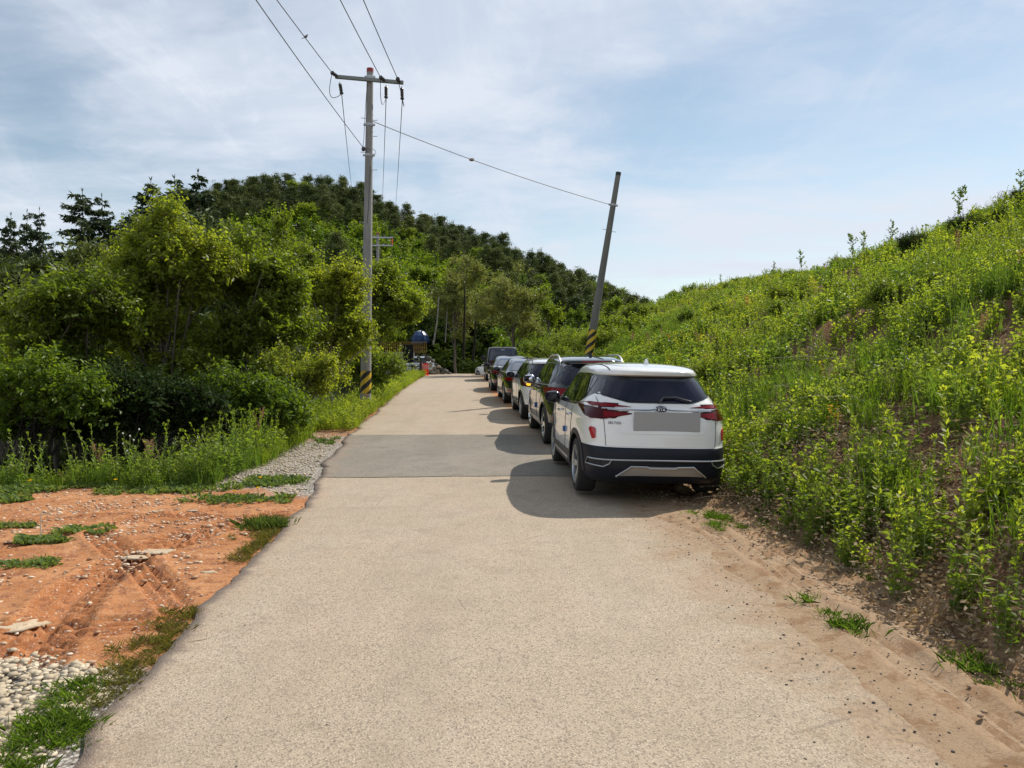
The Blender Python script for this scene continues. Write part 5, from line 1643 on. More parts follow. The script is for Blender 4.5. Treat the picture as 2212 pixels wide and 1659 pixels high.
# ------------------------------------------------------------------ bank and verge plants
def stalk_tpl(rng, h=.6, nl=26, ll=.082, lw=.021, el=.75, thick=.0045, top=True, side=0):
    """upright weed: one stem, narrow leaves all the way up"""
    t = Tpl()
    q = np.linspace(0, 1, 6)
    bend = rng.normal(size=2) * .10 * h
    P = np.stack([bend[0] * q ** 2, bend[1] * q ** 2, q * h], 1)
    t.tube(P, np.linspace(thick, thick * .5, 6), 3, 1)
    u = np.linspace(.06, 1, nl)
    B = np.stack([np.interp(u, q, P[:, i]) for i in range(3)], 1)
    az = np.arange(nl) * 2.4 + rng.normal(size=nl) * .9; u = np.clip(u + rng.normal(size=nl) * .012, .02, 1)
    e = el + rng.normal(size=nl) * .35 + .2 * u
    dr = np.stack([np.cos(az) * np.cos(e), np.sin(az) * np.cos(e), np.sin(e)], 1)
    side_v = np.stack([-np.sin(az), np.cos(az), 0 * az], 1)
    L = ll * (1.15 - .45 * u) * rng.uniform(.55, 1.25, nl)
    t.leaves(B, dr, L, lw * rng.uniform(.8, 1.2, nl), side=side_v, rng=rng, droop=.15, fold=-.12, rnd=np.clip(.25 + .6 * u + rng.normal(size=nl) * .12, 0, 1))
    if top:
        m = 9
        dr = rng.normal(size=(m, 3)) * .45 + [[0, 0, 1]]
        t.leaves(np.repeat(P[-1:], m, 0), dr, ll * .6, lw * .8, rng=rng, rnd=np.full(m, .95))
    return t.done()
def bushy_tpl(rng, h=.45, ns=7, nl=13, ll=.068, lw=.030):
    t = Tpl()
    for k in range(ns):
        az = rng.random() * 6.28; sp = rng.uniform(.1, .5)
        q = np.linspace(0, 1, 5); hh = h * rng.uniform(.6, 1.1)
        P = np.stack([math.cos(az) * sp * hh * q, math.sin(az) * sp * hh * q, hh * q], 1) + rng.normal(size=3) * [.04, .04, 0]
        t.tube(P, .003, 3, 1)
        u = np.linspace(.2, 1, nl)
        B = np.stack([np.interp(u, q, P[:, i]) for i in range(3)], 1)
        a2 = rng.random(nl) * 6.28; e = rng.uniform(-.1, .9, nl)
        dr = np.stack([np.cos(a2) * np.cos(e), np.sin(a2) * np.cos(e), np.sin(e)], 1)
        t.leaves(B, dr, ll * rng.uniform(.6, 1.2, nl), lw * rng.uniform(.7, 1.2, nl), rng=rng, droop=.2, rnd=np.clip(.2 + .6 * u + rng.normal(size=nl) * .12, 0, 1))
    return t.done()
def horse_tpl(rng, n=34, h=.32, rad=.16):
    t = Tpl()
    B = np.stack([rng.normal(size=n) * rad * .6, rng.normal(size=n) * rad * .6, np.zeros(n)], 1)
    dr = rng.normal(size=(n, 3)) * .14 + [[0, 0, 1]]
    t.leaves(B, dr, h * rng.uniform(.6, 1.2, n), .011, rng=rng, fold=.4)
    m = n * 6
    k = rng.integers(0, n, m); f = rng.uniform(.25, .95, m)
    d0 = dr / np.linalg.norm(dr, axis=1, keepdims=True)
    b2 = B[k] + d0[k] * (h * f)[:, None]
    d2 = rng.normal(size=(m, 3)) * .6 + [[0, 0, .9]]
    t.leaves(b2, d2, .05, .006, rng=rng, fold=.3)
    return t.done()
def tuft_tpl(rng, n=45, h=.16, rad=.07, w=.006, lean=.6):
    t = Tpl()
    B = np.stack([rng.normal(size=n) * rad, rng.normal(size=n) * rad, np.zeros(n)], 1)
    dr = rng.normal(size=(n, 3)) * [lean, lean, .1] + [[0, 0, 1]]
    t.leaves(B, dr, h * rng.uniform(.5, 1.3, n), w, rng=rng, fold=.4, droop=.25)
    return t.done()
def rosette_tpl(rng, n=16, ll=.09, lw=.035):
    t = Tpl()
    az = rng.random(n) * 6.28; e = rng.uniform(.2, 1.15, n)
    dr = np.stack([np.cos(az) * np.cos(e), np.sin(az) * np.cos(e), np.sin(e)], 1)
    B = dr * .01 + rng.normal(size=(n, 3)) * [.04, .04, .0]
    t.leaves(B, dr, ll * rng.uniform(.6, 1.3, n), lw, rng=rng, droop=.25)
    return t.done()
def sorrel_tpl(rng, h=.8):
    t = Tpl()
    q = np.linspace(0, 1, 6); b = rng.normal(size=2) * .08
    P = np.stack([b[0] * q ** 2, b[1] * q ** 2, q * h], 1)
    t.tube(P, np.linspace(.005, .003, 6), 4, 1)
    for k in range(9):
        f = rng.uniform(.5, .92); p0 = np.array([np.interp(f, q, P[:, i]) for i in range(3)])
        az = rng.random() * 6.28; L = .22 * (1.25 - f)
        d = np.array([math.cos(az) * .45, math.sin(az) * .45, 1.0]); d /= np.linalg.norm(d)
        s = np.linspace(0, 1, 14)[:, None]
        PP = p0 + d * s * L * 1.6
        t.leaves(np.repeat(PP, 3, 0) + rng.normal(size=(42, 3)) * .006, rng.normal(size=(42, 3)), .016, .013, rng=rng)
    s = np.linspace(.5, 1, 34)[:, None]
    t.leaves(np.repeat(P[-1:] * s + 0, 2, 0) + rng.normal(size=(68, 3)) * .008, rng.normal(size=(68, 3)), .018, .014, rng=rng)
    return t.done()
def dead_tpl(rng, L=1.0):
    t = Tpl()
    for k in range(3):
        az = rng.random() * 6.28
        q = np.linspace(0, 1, 6); ln = L * rng.uniform(.5, 1.1)
        P = np.stack([math.cos(az) * q * ln, math.sin(az) * q * ln, .04 + .22 * ln * q - .2 * ln * q ** 2], 1) + rng.normal(size=(6, 3)) * .012
        t.tube(P, np.linspace(.0045, .002, 6), 3, 0)
    return t.done()
br = np.random.default_rng(31)
STALKS = [stalk_tpl(br, br.uniform(.5, .8), 30) for _ in range(6)]
STALKS_B = [stalk_tpl(br, br.uniform(.35, .55), 26, .085, .030, .6) for _ in range(4)]
BUSHY = [bushy_tpl(br) for _ in range(6)]
BUSHY_B = [bushy_tpl(br, .38, 7, 13, .075, .040) for _ in range(4)]
HORSE = [horse_tpl(br) for _ in range(4)]
TUFT = [tuft_tpl(br) for _ in range(4)]
ROSE = [rosette_tpl(br) for _ in range(4)]
SORREL = [sorrel_tpl(br) for _ in range(3)]
DEAD = [dead_tpl(br) for _ in range(4)]
LITTER = []
for _ in range(3):
    t = Tpl(); n = 30
    t.leaves(np.stack([br.normal(size=n) * .16, br.normal(size=n) * .16, br.random(n) * .03], 1), br.normal(size=(n, 3)) * [1, 1, .25], .055 * br.uniform(.5, 1.3, n), .022, rng=br)
    LITTER.append(t.done())
MESHW = [L_WEED, STEM]

def bank_points(n, y0, y1, u0, u1, rng, dens=None, power=1.0):
    """random ground points on the bank, u metres out from the row of cars"""
    Y = y0 + (y1 - y0) * rng.random(n) ** power; U = rng.uniform(u0, u1, n)
    X = U + shift(Y)
    if dens is not None:
        keep = rng.random(n) < dens(X, Y, U)
        X, Y, U = X[keep], Y[keep], U[keep]
    vis = (X / np.maximum(Y, .1)) < .80
    X, Y, U = X[vis], Y[vis], U[vis]
    Z = terrain(X, Y, False)
    return np.stack([X, Y, Z], 1), U
# bare patches low on the bank, where the soil shows
HOLES = [(lambda p: (p.x, p.y, r))(ground_hit(vx, vy)) for vx, vy, r in [(1760, 985, .55), (1860, 960, .8), (1960, 965, .9), (2060, 985, .9), (2150, 1010, .8), (1700, 900, .6), (1640, 1010, .5), (1830, 1060, .4), (2010, 1130, .45), (2180, 1150, .5), (1560 + 60, 820, .7), (1950, 820, .6), (2100, 760, .6)]]
def cover(X, Y, U):
    c = fbm(X * .55 + 3, Y * .55 + 9, 101, 3)
    bare = sstep(.56, .44, c) * sstep(7.5, 5.5, U) * sstep(16, 11, Y)
    hole = 0 * X
    for (hx, hy, hr) in HOLES: hole = np.maximum(hole, sstep(1.0, .6, np.hypot(X - hx, Y - hy) / hr + (fbm(X * 2, Y * 2, 333, 3) - .5) * .7))
    bare = bare * sstep(3.4, 4.4, U)
    return np.clip((1 - .80 * bare) * (1 - .93 * hole), 0.03, 1) * sstep(2.45, 2.85, U)
def hue_at(P, rng, k=.35): return np.clip(fbm(P[:, 0] * k, P[:, 1] * k, 111, 3) * 1.5 - .3 + rng.normal(size=len(P)) * .15, 0, 1)
def mk(name, tpls, P, mats, label, cat, s0=.8, s1=1.3, tilt=.10, hue=None, kind='stuff', rng=br):
    o = scatter(name, tpls, P, mats, sc=rng.uniform(s0, s1, len(P)), tilt=tilt, hue=hue_at(P, rng) if hue is None else hue, rng=rng)
    return tag(o, label, cat, kind=kind)
clump = lambda X, Y, U: cover(X, Y, U) * (.35 + .65 * sstep(.42, .58, fbm(X * .9, Y * .9, 121, 3)))
P, U = bank_points(7500, 3.6, 17, 2.6, 15, br, clump)
sp = lambda P, s: fbm(P[:, 0] * .8 + s, P[:, 1] * .8, 301, 3) + br.normal(size=len(P)) * .07 > .5
k = sp(P, 0)
mk('bank_weeds', STALKS, P[k], MESHW, 'upright narrow-leaved yellow-green weeds covering the nearer bank', 'weeds', .5, 1.15)
mk('dark_bank_weeds', STALKS, P[~k], [L_WEED_G, STEM], 'darker green upright weeds in patches on the nearer bank', 'weeds', .4, 1.0)
P, U = bank_points(7000, 3.6, 17, 2.6, 15, br, lambda X, Y, U: cover(X, Y, U) * (.3 + .7 * sstep(.5, .6, fbm(X * .7 + 9, Y * .7, 131, 3))))
k = sp(P, 30)
mk('dark_bank_herbs', BUSHY + BUSHY_B, P[~k], [L_WEED_G, STEM], 'darker green herbs in patches on the nearer bank', 'herbs', .5, 1.15)
P = P[k]
mk('bank_herbs', BUSHY + BUSHY_B, P, MESHW, 'low leafy herbs between the weeds of the nearer bank', 'herbs', .55, 1.15)
P, U = bank_points(1500, 3.8, 12, 3.1, 8.5, br, lambda X, Y, U: sstep(.48, .58, fbm(X * .8 + 30, Y * .8, 141, 3)) * sstep(2.9, 3.5, U) * (.15 + .85 * (cover(X, Y, U) > .4)))
mk('horsetail_patches', HORSE, P, [L_HORSE, STEM], 'bright green horsetail patches low on the nearer bank', 'horsetail', .7, 1.3, .06)
P, U = bank_points(26000, 15, 70, 2.7, 24, br, lambda X, Y, U: np.clip(.45 + .55 * sstep(.42, .56, fbm(X * .5, Y * .5, 121, 3)), 0, 1), power=1.25)
k = sp(P * .6, 60)
mk('dark_far_weeds', STALKS_B + BUSHY_B[:2], P[~k], [L_WEED_G, STEM], 'darker green weeds in patches on the farther bank', 'weeds', .55, 1.15, .12)
P = P[k]
mk('far_bank_weeds', STALKS_B + BUSHY_B[:2], P, MESHW, 'yellow-green weeds covering the farther bank', 'weeds', .65, 1.25, .12)
P, U = bank_points(9000, 13, 75, 2.8, 26, br, lambda X, Y, U: sstep(.44, .58, fbm(X * .4 + 20, Y * .4, 151, 3)))
mk('far_bank_bushes', BUSHY_B, P, [L_WEED2, STEM], 'bushier darker green growth on the farther bank', 'undergrowth', .8, 1.6, .12)
P, U = bank_points(4200, 6, 32, 3.0, 16, br, lambda X, Y, U: sstep(.54, .64, fbm(X * .5 + 77, Y * .5, 321, 3)))
mk('bank_grass', HORSE, P, [L_WEED2, STEM], 'fine upright grass filling patches of the bank', 'grass', .8, 1.6, .12)
# yellowed and reddish plants
P, U = bank_points(600, 5, 30, 3.2, 12, br, lambda X, Y, U: sstep(.62, .70, fbm(X * .9 + 70, Y * .9, 161, 3)))
mk('yellowed_weeds', BUSHY, P, [L_YEL, STEM], 'yellow and reddish weeds scattered over the bank', 'weeds', .5, 1.0)
# litter, dead stalks
P, U = bank_points(4200, 3.2, 13, 2.3, 6.5, br, lambda X, Y, U: sstep(2.35, 2.8, U) * sstep(5.5, 3.4, U))
mk('leaf_litter', LITTER, P, [L_DRY, DRY], 'dry leaf litter at the foot of the bank', 'leaf litter', .6, 1.2, .3)
P, U = bank_points(620, 3.4, 20, 2.7, 9, br)
mk('dead_stalks', DEAD, P, [DRY, DRY], 'pale dead stalks lying across the lower bank', 'dead stalks', .25, .75, .3)
P, U = bank_points(60, 8.6, 13.5, 3.2, 5.6, br)
mk('dead_brush', DEAD, P + [0, 0, .15], [DRY, DRY], 'pale dry brushwood on the bank beside the white crossover', 'brushwood', .4, .95, .9)
# thin grass on the shoulder
P, U = bank_points(900, 3.0, 15, 1.9, 3.3, br, lambda X, Y, U: sstep(.55, .66, fbm(X * 1.6, Y * 1.0, 171, 3)) * sstep(-.2, .2, X - x_right(Y)))
mk('shoulder_grass', TUFT, P, [L_WEED2, STEM], 'thin short grass on the dirt shoulder', 'grass', .3, .8, .2)

# tall single weeds that stand out at the foot of the near bank
GW = 'tall weeds standing out at the foot of the bank'
tall_me = [Tpl() for _ in range(5)]
tms = []
for k in range(5):
    h = br.uniform(.75, 1.05)
    a = stalk_tpl(br, h, 46, .12, .034, .7, .0065)
    tms.append(tri_mesh('tall_weed', *a, np.full(len(a[0]), .75), MESHW))
spots = [(2020, 1100, 5.6), (2060, 1120, 5.4), (2180, 1160, 4.9), (1900, 1080, 6.6), (2140, 1040, 5.6), (1960, 1020, 7.0), (1840, 1060, 7.4), (2100, 1230, 4.9), (1930, 1180, 5.9), (1760, 1000, 8.3), (2190, 1250, 4.6), (1690, 1000, 9.2), (1870, 960, 8.2), (2050, 950, 6.8), (2150, 920, 6.2), (1980, 1210, 5.5), (1800, 1130, 7.0), (2120, 1290, 4.6), (2200, 1020, 5.3), (1740, 1060, 8.0)]
for i, (vx, vy, d) in enumerate(spots):
    p = ground_hit(vx, vy + 70)
    o = link_mesh('tall_weed', tms[i % 5]); o.location = (p.x, p.y, tz(p.x, p.y) - .02)
    o.rotation_euler = (br.normal() * .06, br.normal() * .06, br.random() * 6.28); o.scale = (br.uniform(.55, .9),) * 3
    tag(o, 'tall bright narrow-leaved weed rising above its neighbours at the bank foot', 'weed', GW)

# reddish seed stalks on the bank
srm = [tri_mesh('seed_stalk', *a, np.full(len(a[0]), .5), [L_SEED, DRY]) for a in SORREL]
for i in range(38):
    Pp, U = bank_points(6, 8, 34, 3.5, 14, br)
    if not len(Pp): continue
    p = Pp[0]
    o = link_mesh('seed_stalk', srm[i % 3]); o.location = p; s = br.uniform(.55, .95); o.scale = (s, s, s * 1.1)
    o.rotation_euler = (br.normal() * .15, br.normal() * .15, br.random() * 6.28)
    tag(o, 'reddish brown dock seed stalk standing among the bank weeds', 'seed stalk', 'dock seed stalks on the bank')

# saplings on the skyline of the bank
def sapling_mesh(rng, H=1.6, n=14, crown=.45, leafm=L_FOREST, ll=.075):
    t = Tpl(); w = Tpl()
    q = np.linspace(0, 1, 7); wob = np.cumsum(rng.normal(size=(7, 2)) * .03, axis=0)
    tr = np.stack([wob[:, 0], wob[:, 1], q * H], 1)
    w.tube(tr, np.linspace(.016, .005, 7), 5, 0)
    for k in range(n):
        f = rng.uniform(1 - crown * 1.3, 1.0); p0 = np.array([np.interp(f, q, tr[:, i]) for i in range(3)])
        az = rng.random() * 6.28; L = H * .26 * (1.5 - f)
        d = np.array([math.cos(az), math.sin(az), .9]); s = np.linspace(0, 1, 5)[:, None]
        P = p0 + d * s * L * .7
        w.tube(P, .004, 3, 0)
        m = 16; u = rng.random(m)
        B = p0 + d * (u * L * .75)[:, None]
        t.leaves(B, rng.normal(size=(m, 3)) + [[0, 0, -.2]], ll * rng.uniform(.7, 1.2, m), ll * .75, rng=rng)
    return t.mesh('crown', [leafm, TWIG]), w.mesh('trunk', [TWIG])
SAPS = [sapling_mesh(br) for _ in range(4)]
def on_bank(vx, vy, dlo=14, dhi=70):
    """skyline point of the bank in the given print column"""
    ds = np.arange(dlo, dhi, .25); X = (vx - CXV) / FV * ds
    e = (terrain(X, ds, False) - CAMZ) / ds
    k = int(np.argmax(e)); return X[k], float(ds[k])
for i, (vx, vtop, H, lab) in enumerate([
        (2066, 398, 1.6, 'lone sapling with a round leaf tuft on a thin stem, high on the skyline'),
        (2200, 365, 1.6, 'leafy sapling at the outer edge where the bank is highest'),
        (1918, 478, 1.6, 'bushy sapling on the skyline just below the dark shrubs'),
        (1862, 500, 1.6, 'pair-forming sapling, upper one of the two close together on the skyline'),
        (1838, 502, 1.6, 'pair-forming sapling, lower one of the two close together on the skyline'),
        (1728, 540, 1.6, 'sapling with drooping side twigs about half way along the skyline'),
        (1668, 565, 1.6, 'short dark sapling on the lower skyline'),
        (1556, 592, 1.6, 'smallest sapling on the low end of the bank skyline')]):
    x, d = on_bank(vx, vtop)
    z = tz(x, d); top = ray_point(vx, vtop, d)
    s = max(.35, (top.z - z) / H)
    o = add_tree('sapling', lab, 'sapling', (x, d, z - .05), SAPS[i % 4], None, br.random() * 6.28, 1)
    o.scale = (min(s, 1.1), min(s, 1.1), s)
# shrubs along the top of the bank
def shrub_mesh(rng, W=1.0, H=.9, n=60, leafm=L_MAPLE2):
    bl = [(0, 0, H * .5, W * .6, W * .6, H * .45)]
    for k in range(3):
        a = rng.random() * 6.28; bl.append((math.cos(a) * W * .4, math.sin(a) * W * .4, H * rng.uniform(.4, .7), W * .35, W * .35, H * .3))
    return tree_mesh(bl, n, SPR_SMALL, rng, trunk_r=.03, stems=4, leafm=leafm, sc=(.6, 1.0), limb_to=10)
SHR = [shrub_mesh(br) for _ in range(4)]; SHRD = [shrub_mesh(br, leafm=L_DARK) for _ in range(2)]
shr_top = []
for i, (vx, dy) in enumerate([(2010, 0), (2060, 4), (2110, 0), (2160, -3), (2205, 0), (2130, 14), (1960, 6), (2180, 22), (2080, 20), (2225, 30)]):
    x, d = on_bank(vx, 0); d -= br.uniform(0, 2.0) + dy * .05; x = (vx - CXV) / FV * d
    o = add_tree('shrub', 'dark leafy shrub crowning the highest part of the bank', 'shrub', (x, d, tz(x, d) - .05), (SHR if i % 2 else SHRD)[i % 2 if i % 2 == 0 else i % 4], 'shrubs crowning the bank', br.random() * 6.28, br.uniform(.55, .95))
for i in range(34):
    vx = br.uniform(1400, 1960); x, d = on_bank(vx, 0); d += br.uniform(-6, 1.0); x = (vx - CXV) / FV * d
    add_tree('shrub', 'small green shrub along the lower skyline of the bank', 'shrub', (x, d, tz(x, d) - .05), SHR[i % 4], 'small shrubs along the bank skyline', br.random() * 6.28, br.uniform(.35, .7))
for i in range(46):
    Pp, U = bank_points(5, 9, 38, 4.0, 15, br)
    if len(Pp): add_tree('shrub', 'rounded green bush among the weeds of the bank', 'shrub', Pp[0] - [0, 0, .05], SHR[i % 4], 'bushes scattered over the bank', br.random() * 6.28, br.uniform(.4, .85))
# larger shrubs where bank meets hill, behind the leaning pole
for i, (vx, vtop, d) in enumerate([(1215, 690, 42), (1160, 705, 46), (1330, 655, 38), (1370, 640, 44), (1310, 690, 33), (1195, 730, 38), (1350, 690, 34), (1120, 740, 50), (1250, 700, 40), (1400, 650, 47), (1290, 735, 30), (1235, 745, 31)]):
    top = ray_point(vx, vtop, d); z = tz(top.x, d); s = max(.6, (top.z - z) / 1.0)
    add_tree('shrub', 'yellow-green shrub by the foot of the leaning pole', 'shrub', (top.x, d, z - .1), SHR[i % 4], 'shrubs round the foot of the leaning pole', br.random() * 6.28, min(s, 2.2))

# ---- left verge
def verge_pts(n, y0, y1, a, b, rng, dens=None):
    """a..b metres outward (left) of the edge of the flat ground; negative is on the flat"""
    Y = rng.uniform(y0, y1, n); S = rng.uniform(a, b, n); X = verge_edge(Y) - S
    if dens is not None:
        k = rng.random(n) < dens(X, Y, S); X, Y, S = X[k], Y[k], S[k]
    return np.stack([X, Y, terrain(X, Y, False)], 1)
def flat_pts(n, x0, x1, y0, y1, rng, dens=None):
    X = rng.uniform(x0, x1, n); Y = rng.uniform(y0, y1, n)
    if dens is not None:
        k = rng.random(n) < dens(X, Y); X, Y = X[k], Y[k]
    return np.stack([X, Y, terrain(X, Y, False)], 1)
MV = [L_WEED2, STEM]
P = flat_pts(2300, -10.5, -4.0, 10.0, 13.0, br, lambda X, Y: sstep(10.15, 10.6, Y + (fbm(X * 1.2, Y * 0, 181) - .5) * .8) * sstep(-.1, .3, verge_edge(Y) + .5 - X))
mk('verge_herbs', BUSHY + STALKS[:3] + HORSE[:2], P, MV, 'leafy green herbs along the outer edge of the bare ground', 'herbs', .35, 1.25, .2)
P = verge_pts(2600, 12, 20, -.25, 2.2, br)
mk('verge_weeds', BUSHY + STALKS + HORSE[:2], P, MESHW, 'green weeds on the near verge below the thicket', 'weeds', .4, 1.2, .2)
Yv = br.uniform(17, 62, 5200); Xv = x_left(Yv) - br.uniform(.02, 2.4, 5200) ** 1.0
P = np.stack([Xv, Yv, terrain(Xv, Yv, False)], 1)
mk('verge_grass', BUSHY + HORSE + STALKS_B[:1], P, MESHW, 'bright green grass and weeds along the far verge of the lane', 'grass', .5, 1.0)
P = flat_pts(1500, -7.5, -2.6, 9.0, 10.9, br, lambda X, Y: sstep(.50, .62, fbm(X * .9, Y * 1.4, 191, 3)) * sstep(.1, .3, x_left(Y) - X))
mk('ground_cover', ROSE, P, [L_COVER, STEM], 'low green ground cover creeping over gravel and red soil', 'ground cover', .5, 1.3, .2)
P = flat_pts(700, -4.6, -2.9, 10.5, 16.5, br, lambda X, Y: sstep(.58, .68, fbm(X * 1.4, Y * 1.2, 201, 3)) * sstep(.05, .3, x_left(Y) - X))
mk('gravel_weeds', ROSE, P, [L_COVER, STEM], 'small green plants dotted over the gravel strip', 'ground cover', .5, 1.1, .2)
# single patches on the red soil
for (vx, vy, n, s, lab) in [(95, 1170, 40, .9, 'green creeping plant patch beside the bent dry stalk'), (185, 1150, 34, .9, 'green plant patch stretched out between the stalk and the tyre tracks'),
                            (575, 1140, 30, 1.0, 'round tuft of green grass at the edge of the asphalt'), (60, 1222, 34, .7, 'smallest grey-green plant patch on the red soil'),
                            (15, 1085, 40, 1.2, 'leafy plant patch where the red soil meets the herbs'), (20, 1140, 20, .8, 'flat green plant patch on the red soil near the photo edge'), (205, 1012 + 40, 40, 1.0, 'dark green mound of leaves by the yellow flowers')]:
    c = ground_hit(vx, vy)
    tt = Tpl(); Cn = np.clip(br.normal(size=(n, 2)), -1.5, 1.5) * [.14, .08]
    grass = vx == 575
    for k in range(n):
        V, F, M, Rn = (TUFT if grass else ROSE)[k % 4]
        tt.V.append(V * s * br.uniform(.6, 1.1) + [Cn[k, 0] * (.5 if grass else 1), Cn[k, 1], 0]); tt.F.append(F + tt.n); tt.M.append(M); tt.Rn.append(Rn); tt.n += len(V)
    o = link_mesh('grass_tuft' if grass else 'plant_patch', tt.mesh('plant_patch', [L_COVER, STEM], hue=.45)); o.location = (c.x, c.y, c.z)
    tag(o, lab, 'grass tuft' if grass else 'plant')
# grass on the broken asphalt rim
Yg = br.uniform(3.6, 8.2, 900); 
kk = br.random(900) < .28 * sstep(.50, .62, fbm(Yg * 1.1, Yg * 0, 211, 3)); Yg = Yg[kk]
Xg = x_left(Yg) - np.abs(br.normal(size=len(Yg))) * .12 - .04
P = np.stack([Xg, Yg, terrain(Xg, Yg, False)], 1)
mk('rim_grass', TUFT, P, [leaf_mat('rim_grass_leaf', [(.13, .13, .04), (.19, .19, .06), (.13, .17, .03)], .35), STEM], 'dull olive grass along the broken rim of the asphalt', 'grass', .22, .48, .25)
cg = ground_hit(105, 1600); n = 70
P = np.stack([cg.x + br.normal(size=n) * .07 + (Yg_ := br.normal(size=n) * .22) * -.30, cg.y + Yg_, np.zeros(n)], 1); P[:, 2] = terrain(P[:, 0], P[:, 1], False)
mk('corner_grass', TUFT, P, [L_WEED2, STEM], 'green grass between the pebbles and the asphalt in the lower corner', 'grass', .3, .62, .3, hue=np.full(n, .3))
# dandelions
fl = MB()
for k in range(14):
    a = 2 * math.pi * k / 14
    fl.add([(0, 0, .12), (math.cos(a) * .022, math.sin(a) * .022, .128), (math.cos(a + .4) * .022, math.sin(a + .4) * .022, .128), (math.cos(a + .2) * .008, math.sin(a + .2) * .008, .138)], [(0, 1, 2), (0, 3, 1)])
hm = fl.mesh('flower_head', L_FLOWER, False)
st = MB(); st.tube([(0, 0, 0), (.005, 0, .06), (0, 0, .12)], .0025, 5); stm = st.mesh('stem', STEM)
for (vx, vy) in [(365, 1018), (283, 1040), (250, 1050), (65, 1052), (888 * .5486, 1012), (925 * .5486, 1110 * .97), (1025 * .5486, 1905 * .5486), (1015 * .5486, 1950 * .5486)]:
    c = ground_hit(vx, vy + 12)
    r_ = thing('dandelion', 'small yellow dandelion flower on the ground beside the gravel', 'flower', c, 0, 'yellow dandelions by the gravel'); r_.scale = (1.2,) * 3
    link_mesh('flower_head', hm, r_); link_mesh('stem', stm, r_)
# seed stalks rising from the verge
for i, (vx, vy, s, lab) in enumerate([(230, 985, .95, 'pale brown seed stalk, outermost of the tall ones before the dark bushes'), (318, 985, 1.05, 'tallest brown seed stalk before the dark bushes'), (545, 950, 1.1, 'red-brown drooping seed stalk at the foot of the low yellowish shrub'),
                                      (612, 905, .8, 'reddish seed stalk half hidden by the low yellowish shrub'), (785, 850, .6, 'reddish seed stalk at the foot of the concrete pole'), (148, 1020, .6, 'short reddish seed stalk leaning over the herbs'), (405, 1015, .5, 'short red seed stalk between the tall stalks and the gravel')]):
    d = 10.9 if vx < 500 else (13.5 if vx < 600 else (17 if vx < 700 else 22.2))
    x = (vx - CXV) / FV * d
    o = link_mesh('seed_stalk', srm[i % 3]); o.location = (x, d, tz(x, d)); o.scale = (s * 1.1,) * 3; o.rotation_euler = (0, .12 * (1 if i % 2 else -1), i)
    tag(o, lab, 'seed stalk')
# thistle with white heads
tb = MB(); tb.tube([(0, 0, 0), (.01, 0, .5), (0, 0, .8)], .005, 5)
for k in range(9):
    a = k * 2.4; zz = .5 + .05 * k; p = (math.cos(a) * (.04 + .012 * k), math.sin(a) * .08, zz + .22)
    tb.tube([(0, 0, zz - .1), p], .003, 4); tb.blob(p, (.013, .013, .016), 1, 6)
d = 11.0; x = (278 - CXV) / FV * d
o = tb.build('thistle', [STEM, L_WHITEF]); o.location = (x, d, tz(x, d)); tag(o, 'tall thistle with small white heads between two brown seed stalks', 'thistle')
# bent dry stalk on the red soil
c = ground_hit(88, 1170)
tb = MB(); tb.tube([(0, 0, 0), (.0, 0, .16), (.005, 0, .24), (.03, 0, .255), (.10, .01, .25)], .005, 6)
o = tb.build('dry_stem', M_('straw', (.60, .52, .40), .8)); o.location = c; tag(o, 'pale dry stem bent over at its top on the red soil', 'stem')
c = ground_hit(430, 1395)
tb = MB(); tb.tube([(-.14, -.06, .012), (0, 0, .02), (.13, .10, .014)], .006, 6)
o = tb.build('stick', M_('stick_brown', (.20, .13, .08), .8)); o.location = c; tag(o, 'thin brown stick lying on the red soil near the asphalt rim', 'stick')

# ---- stones
def stone_tpl(rng, flat=.6, sub=1):
    bm = bmesh.new(); bmesh.ops.create_icosphere(bm, subdivisions=sub, radius=1)
    ax = rng.uniform(.5, 1.3, 3); ax[2] *= flat
    for v in bm.verts: v.co = Vector(np.array(v.co) * ax * rng.uniform(.68, 1.18))
    bmesh.ops.triangulate(bm, faces=bm.faces)
    V = np.array([v.co for v in bm.verts]); F = np.array([[v.index for v in f.verts] for f in bm.faces]); bm.free()
    return (V, F, np.zeros(len(F), int), np.full(len(V), rng.random()))
ST = [stone_tpl(br, .5) for _ in range(9)]
PEB = leaf_mat('pebble', [(.30, .24, .165), (.50, .42, .30), (.64, .56, .43)], 0.0, rough=.85, spec=.3)
PEBR = leaf_mat('red_pebble', [(.30, .13, .07), (.44, .29, .18), (.72, .60, .46)], 0.0, rough=.85, spec=.3)
PEBD = leaf_mat('dark_crumb', [(.05, .045, .05), (.12, .10, .09), (.24, .19, .14)], 0.0, rough=.85, spec=.3)
def peb(name, n, P, s0, s1, mat, label, sink=.3, cat='gravel'):
    sc = br.uniform(0, 1, len(P)) ** 2.2 * (s1 - s0) + s0
    P = P.copy(); P[:, 2] += sc * .25
    o = scatter(name, ST, P, [mat], sc=sc, rng=br, hue=br.random(len(P)))
    tag(o, label, cat, kind='stuff'); return o
P = flat_pts(9000, -3.9, -1.6, 2.7, 4.6, br, lambda X, Y: sstep(4.40, 4.05, Y + (fbm(X * 3, Y * 3, 63) - .5) * .5) * sstep(.08, .22, x_left(Y) - X))
peb('pebbles', 0, P, .007, .034, PEB, 'rounded cream and grey pebbles in the lower corner')
P = flat_pts(15000, -8, -1.9, 4.0, 10.4, br, lambda X, Y: (.15 + .85 * sstep(.46, .6, fbm(X * .9, Y * .9, 221, 3))) * sstep(.05, .2, x_left(Y) - X))
P[:, 2] -= .002
peb('red_soil_stones', 0, P, .003, .028, PEBR, 'small pale chips scattered over the red soil')
